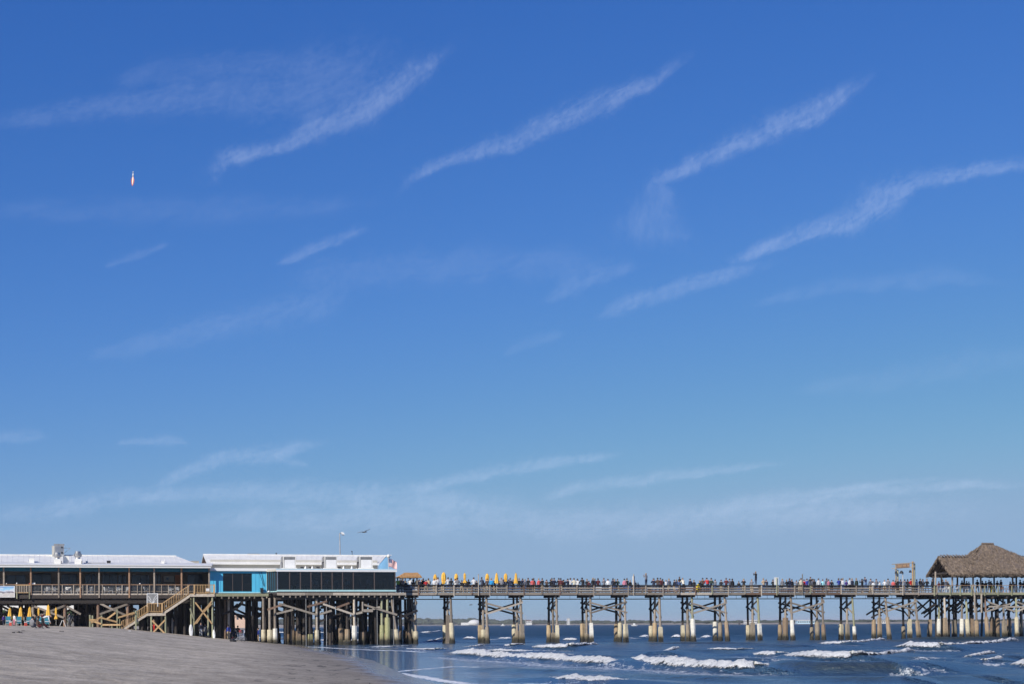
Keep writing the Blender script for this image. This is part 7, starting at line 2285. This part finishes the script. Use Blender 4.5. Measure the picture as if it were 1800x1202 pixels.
m = MB(); m.lathe([(r0 * .5, -.2 * kx), (r0 * .9, -2.0 * kx), (r0 * 1.25, -5.0 * kx), (r0 * 1.2, -8.0 * kx), (r0 * .85, -11 * kx), (r0 * .35, -13.5 * kx), (.1, -15 * kx)], 14); fl = part(m, 'flame', 'flame_core', rk, smooth=True)
m = MB(); m.lathe([(r0 * .9, .3 * kx), (r0 * 3.0, -3.0 * kx), (r0 * 4.2, -6.5 * kx), (r0 * 3.4, -10.5 * kx), (r0 * 1.6, -14.5 * kx), (.2, -17 * kx)], 16); part(m, 'flame_halo', 'flame_glow', rk, fl, smooth=True)

# ------------------------------------------------------------------ cirrus, on a level sheet eight kilometres up
HC = 8000.0
def cloud_mat():
    m, nt, bs, out = new_mat('cirrus')
    nt.nodes.remove(bs)
    au = node(nt, 'ShaderNodeAttribute', attribute_name='along'); av = node(nt, 'ShaderNodeAttribute', attribute_name='across')
    ad = node(nt, 'ShaderNodeAttribute', attribute_name='dens'); ae = node(nt, 'ShaderNodeAttribute', attribute_name='soft'); asd = node(nt, 'ShaderNodeAttribute', attribute_name='seed')
    def vec(su, sv, sh):
        cb = node(nt, 'ShaderNodeCombineXYZ')
        u = math_n(nt, 'ADD', math_n(nt, 'MULTIPLY', au.outputs['Fac'], su), math_n(nt, 'MULTIPLY', av.outputs['Fac'], sh))
        nt.links.new(u, cb.inputs[0]); nt.links.new(math_n(nt, 'MULTIPLY', av.outputs['Fac'], sv), cb.inputs[1]); nt.links.new(asd.outputs['Fac'], cb.inputs[2])
        return cb.outputs[0]
    big = noise_fac(nt, vec(.8, 1.5, .8), 1.1, 4, .6, .8)
    fib = noise_fac(nt, vec(.8, 4.6, 2.2), 1.2, 6, .60, 1.6)
    fine = noise_fac(nt, vec(9.0, 9.0, 6.0), 1.7, 4, .7, .5)
    rip = noise_fac(nt, vec(5.0, 5.5, 3.0), 1.4, 4, .6, .6)
    tex = math_n(nt, 'ADD', math_n(nt, 'ADD', math_n(nt, 'MULTIPLY', big, .45), math_n(nt, 'MULTIPLY', fib, .35)), math_n(nt, 'MULTIPLY', rip, .35))
    # feathered edge: the noise decides how far out the thin ice reaches
    val = math_n(nt, 'ADD', math_n(nt, 'MULTIPLY', ae.outputs['Fac'], 1.05), math_n(nt, 'MULTIPLY', math_n(nt, 'SUBTRACT', tex, .575), 3.4))
    mr = node(nt, 'ShaderNodeMapRange', interpolation_type='SMOOTHSTEP')
    mr.inputs['From Min'].default_value = .0; mr.inputs['From Max'].default_value = 2.0
    nt.links.new(val, mr.inputs['Value'])
    al = math_n(nt, 'MULTIPLY', math_n(nt, 'MULTIPLY', mr.outputs[0], math_n(nt, 'MULTIPLY', ae.outputs['Fac'], 1.25, True)), ad.outputs['Fac'], True)
    tl_ = node(nt, 'ShaderNodeBsdfTranslucent'); tl_.inputs[0].default_value = (.84, .94, 1.0, 1)
    tr = node(nt, 'ShaderNodeBsdfTransparent')
    mx = node(nt, 'ShaderNodeMixShader')
    nt.links.new(al, mx.inputs[0]); nt.links.new(tr.outputs[0], mx.inputs[1]); nt.links.new(tl_.outputs[0], mx.inputs[2]); nt.links.new(mx.outputs[0], out.inputs['Surface'])
    return m
CIR = cloud_mat()
CLOUDS = [  # centre line in photo pixels, half width, density, label
    ([(352, 352), (372, 318), (402, 288), (440, 274), (490, 262), (560, 232), (650, 192), (725, 140), (775, 100), (830, 58)], [8, 22, 22, 15, 12, 24, 30, 24, 14, 5], .62, 'curved wispy cirrus streak to the right of the rocket'),
    ([(680, 358), (705, 335), (745, 304), (800, 282), (850, 268), (910, 250), (980, 222), (1080, 178), (1150, 142), (1250, 78)], [5, 12, 12, 11, 14, 24, 24, 20, 14, 4], .68, 'long wispy cirrus streak rising across the middle of the sky'),
    ([(1172, 315), (1162, 342), (1152, 372), (1142, 405), (1136, 450)], [14, 24, 40, 54, 60], .42, 'fan shaped cirrus tail below the bend of the bright right-hand streak'),
    ([(1125, 350), (1150, 325), (1200, 302), (1260, 275), (1330, 250), (1400, 215), (1460, 190), (1510, 150), (1560, 115)], [8, 16, 13, 20, 26, 24, 22, 14, 4], .72, 'brightest cirrus streak rising toward the upper right'),
    ([(1230, 478), (1280, 462), (1340, 441), (1400, 420), (1470, 402), (1540, 368), (1600, 332), (1680, 308), (1760, 295), (1890, 278)], [6, 9, 13, 18, 22, 32, 22, 15, 13, 11], .72, 'cirrus streak running out of the right edge of the picture'),
    ([(480, 468), (520, 452), (580, 430), (660, 400)], [3, 9, 13, 8], .5, 'short slanting cirrus wisp left of the middle of the sky'),
    ([(180, 472), (230, 455), (305, 428)], [4, 10, 5], .34, 'faint short cirrus wisp below the rocket'),
    ([(950, 540), (1000, 512), (1060, 488), (1130, 462)], [6, 20, 20, 8], .36, 'small feathery cirrus patch just right of the picture centre'),
    ([(1035, 566), (1110, 532), (1200, 504), (1290, 478), (1400, 450)], [4, 13, 14, 11, 6], .50, 'slanting cirrus wisp below the fan shaped tail'),
    ([(-60, 222), (100, 200), (230, 185), (380, 170), (520, 160), (640, 120), (760, 70)], [12, 18, 22, 28, 50, 60, 30], .38, 'broad faint veil of cirrus crossing the upper left sky'),
    ([(180, 150), (300, 125), (420, 115), (540, 95)], [10, 22, 24, 10], .24, 'faint cirrus haze above the broad veil at upper left'),
    ([(120, 635), (260, 605), (380, 575), (460, 556), (560, 535), (650, 500)], [8, 18, 24, 22, 26, 14], .34, 'faint diagonal veil of cirrus at mid height on the left'),
    ([(470, 500), (640, 478), (820, 466), (1000, 465), (1140, 450)], [14, 30, 30, 26, 12], .26, 'faint level veil of cirrus behind the middle of the sky'),
    ([(-60, 372), (150, 368), (400, 372), (700, 352)], [12, 22, 24, 10], .2, 'very faint level veil of cirrus under the rocket'),
    ([(1290, 542), (1400, 520), (1520, 500), (1680, 490), (1800, 500)], [5, 14, 18, 20, 10], .26, 'faint cirrus streak low on the right of the sky'),
    ([(880, 628), (930, 606), (1000, 585)], [5, 13, 6], .22, 'tiny faint cirrus wisp right of the centre at mid height'),
    ([(1380, 690), (1550, 665), (1700, 640), (1860, 612)], [8, 22, 26, 14], .22, 'faint slanting veil of cirrus at mid height on the right'),
    ([(260, 858), (330, 828), (400, 804), (480, 795), (540, 784), (600, 772)], [5, 12, 13, 14, 9, 4], .42, 'low cirrus band curving up over the restaurants'),
    ([(478, 796), (510, 808), (545, 818)], [8, 8, 3], .4, 'small hooked end of the low cirrus band over the restaurants'),
    ([(700, 868), (800, 846), (900, 826), (1000, 812), (1120, 794)], [6, 13, 15, 11, 4], .44, 'low cirrus streak above the yellow umbrellas'),
    ([(930, 884), (1040, 856), (1150, 842), (1270, 828), (1410, 810)], [8, 13, 12, 9, 4], .4, 'long low cirrus streak above the middle of the pier'),
    ([(1180, 910), (1320, 890), (1480, 868), (1620, 858), (1850, 848)], [12, 18, 14, 10, 8], .42, 'long low cirrus streak above the thatched pavilion'),
    ([(1420, 868), (1540, 852), (1680, 838)], [4, 7, 4], .3, 'thin low cirrus line above the long streak at right'),
    ([(-80, 905), (80, 900), (200, 874), (330, 866), (520, 868), (760, 872), (1000, 890)], [14, 18, 15, 14, 18, 20, 16], .4, 'pale low band of cirrus just above the left roofs'),
    ([(200, 780), (280, 776), (340, 780)], [5, 10, 5], .3, 'small faint smudge of cirrus low on the left'),
    ([(-40, 768), (40, 768), (90, 766)], [10, 14, 5], .26, 'faint smudge of cirrus at the left edge low in the sky'),
    ([(250, 922), (600, 905), (1000, 918), (1400, 905), (1850, 895)], [12, 26, 26, 24, 26], .4, 'broad pale sheet of cirrus low above the whole pier'),
]
for ci, (pts, hw, dens, lab) in enumerate(CLOUDS):
    P = [Vector((x, y)) for x, y in pts]
    n = 70
    seg = [0.0]
    for a, b in zip(P[:-1], P[1:]): seg.append(seg[-1] + (b - a).length)
    def cat(f):
        d = f * seg[-1]
        i = max(0, min(len(P) - 2, int(np.searchsorted(seg, d, side='right')) - 1))
        t = (d - seg[i]) / (seg[i + 1] - seg[i])
        p0, p1, p2, p3 = P[max(0, i - 1)], P[i], P[i + 1], P[min(len(P) - 1, i + 2)]
        q = 0.5 * ((2 * p1) + (p2 - p0) * t + (2 * p0 - 5 * p1 + 4 * p2 - p3) * t * t + (3 * p1 - p0 - 3 * p2 + p3) * t ** 3)
        return q, hw[i] * (1 - t) + hw[i + 1] * t
    mrow = 21
    X = np.zeros((n + 1, mrow)); Y = np.zeros_like(X); Z = np.full_like(X, HC + ci * 12)
    U = np.zeros_like(X); V = np.zeros_like(X); S = np.zeros_like(X)
    ok_lo = 0
    for i in range(n + 1):
        f = i / n
        q, w = cat(f); q2, _ = cat(min(1, f + .01)); q1, _ = cat(max(0, f - .01))
        d = (q2 - q1).normalized(); nn = Vector((-d.y, d.x))
        for j in range(mrow):
            v = j / (mrow - 1) * 2 - 1
            pp_ = q + nn * v * w * 2.35
            p_, q_ = ray(pp_.x, pp_.y)
            Yd = (HC + ci * 12 - CAMZ) / max(q_, .02)
            X[i, j], Y[i, j] = p_ * Yd, Yd
            U[i, j] = f * seg[-1] / 60.0; V[i, j] = v * w / 40.0
            # a firm lower edge, and fibres trailing away from the upper one
            fan = 'fan' in lab
            veil = 'veil' in lab or 'haze' in lab or 'sheet' in lab or 'band' in lab
            vv = v - .25 * noise.noise((f * seg[-1] / 55, ci * 5.1, 0))
            k_ = (1.35 if vv > 0 else 1.25) if fan or veil else (2.7 if vv > 0 else 1.25)
            k_ *= 1 + .45 * noise.noise((f * seg[-1] / 45, ci * 3.3, 4))
            S[i, j] = math.exp(-abs(vv * k_) ** (3.0 if fan else 2.0)) * (1 - v * v) * min(1, f / .14, (1 - f) / (.3 if fan else .2))
    o = grid_mesh('cirrus_cloud', X, Y, Z, CIR, attrs={'along': U, 'across': V, 'dens': np.full_like(X, dens * (.50 if pts[0][1] > 750 else (.33 if dens > .45 else .27))), 'soft': S, 'seed': np.full_like(X, ci * 3.7)})
    # its own origin under the middle of the streak
    c = Vector((float(X.mean()), float(Y.mean()), HC))
    o.data.transform(Matrix.Translation(-c)); o.location = c
    tag(o, lab, 'cloud', 'wisps of cirrus in the sky')
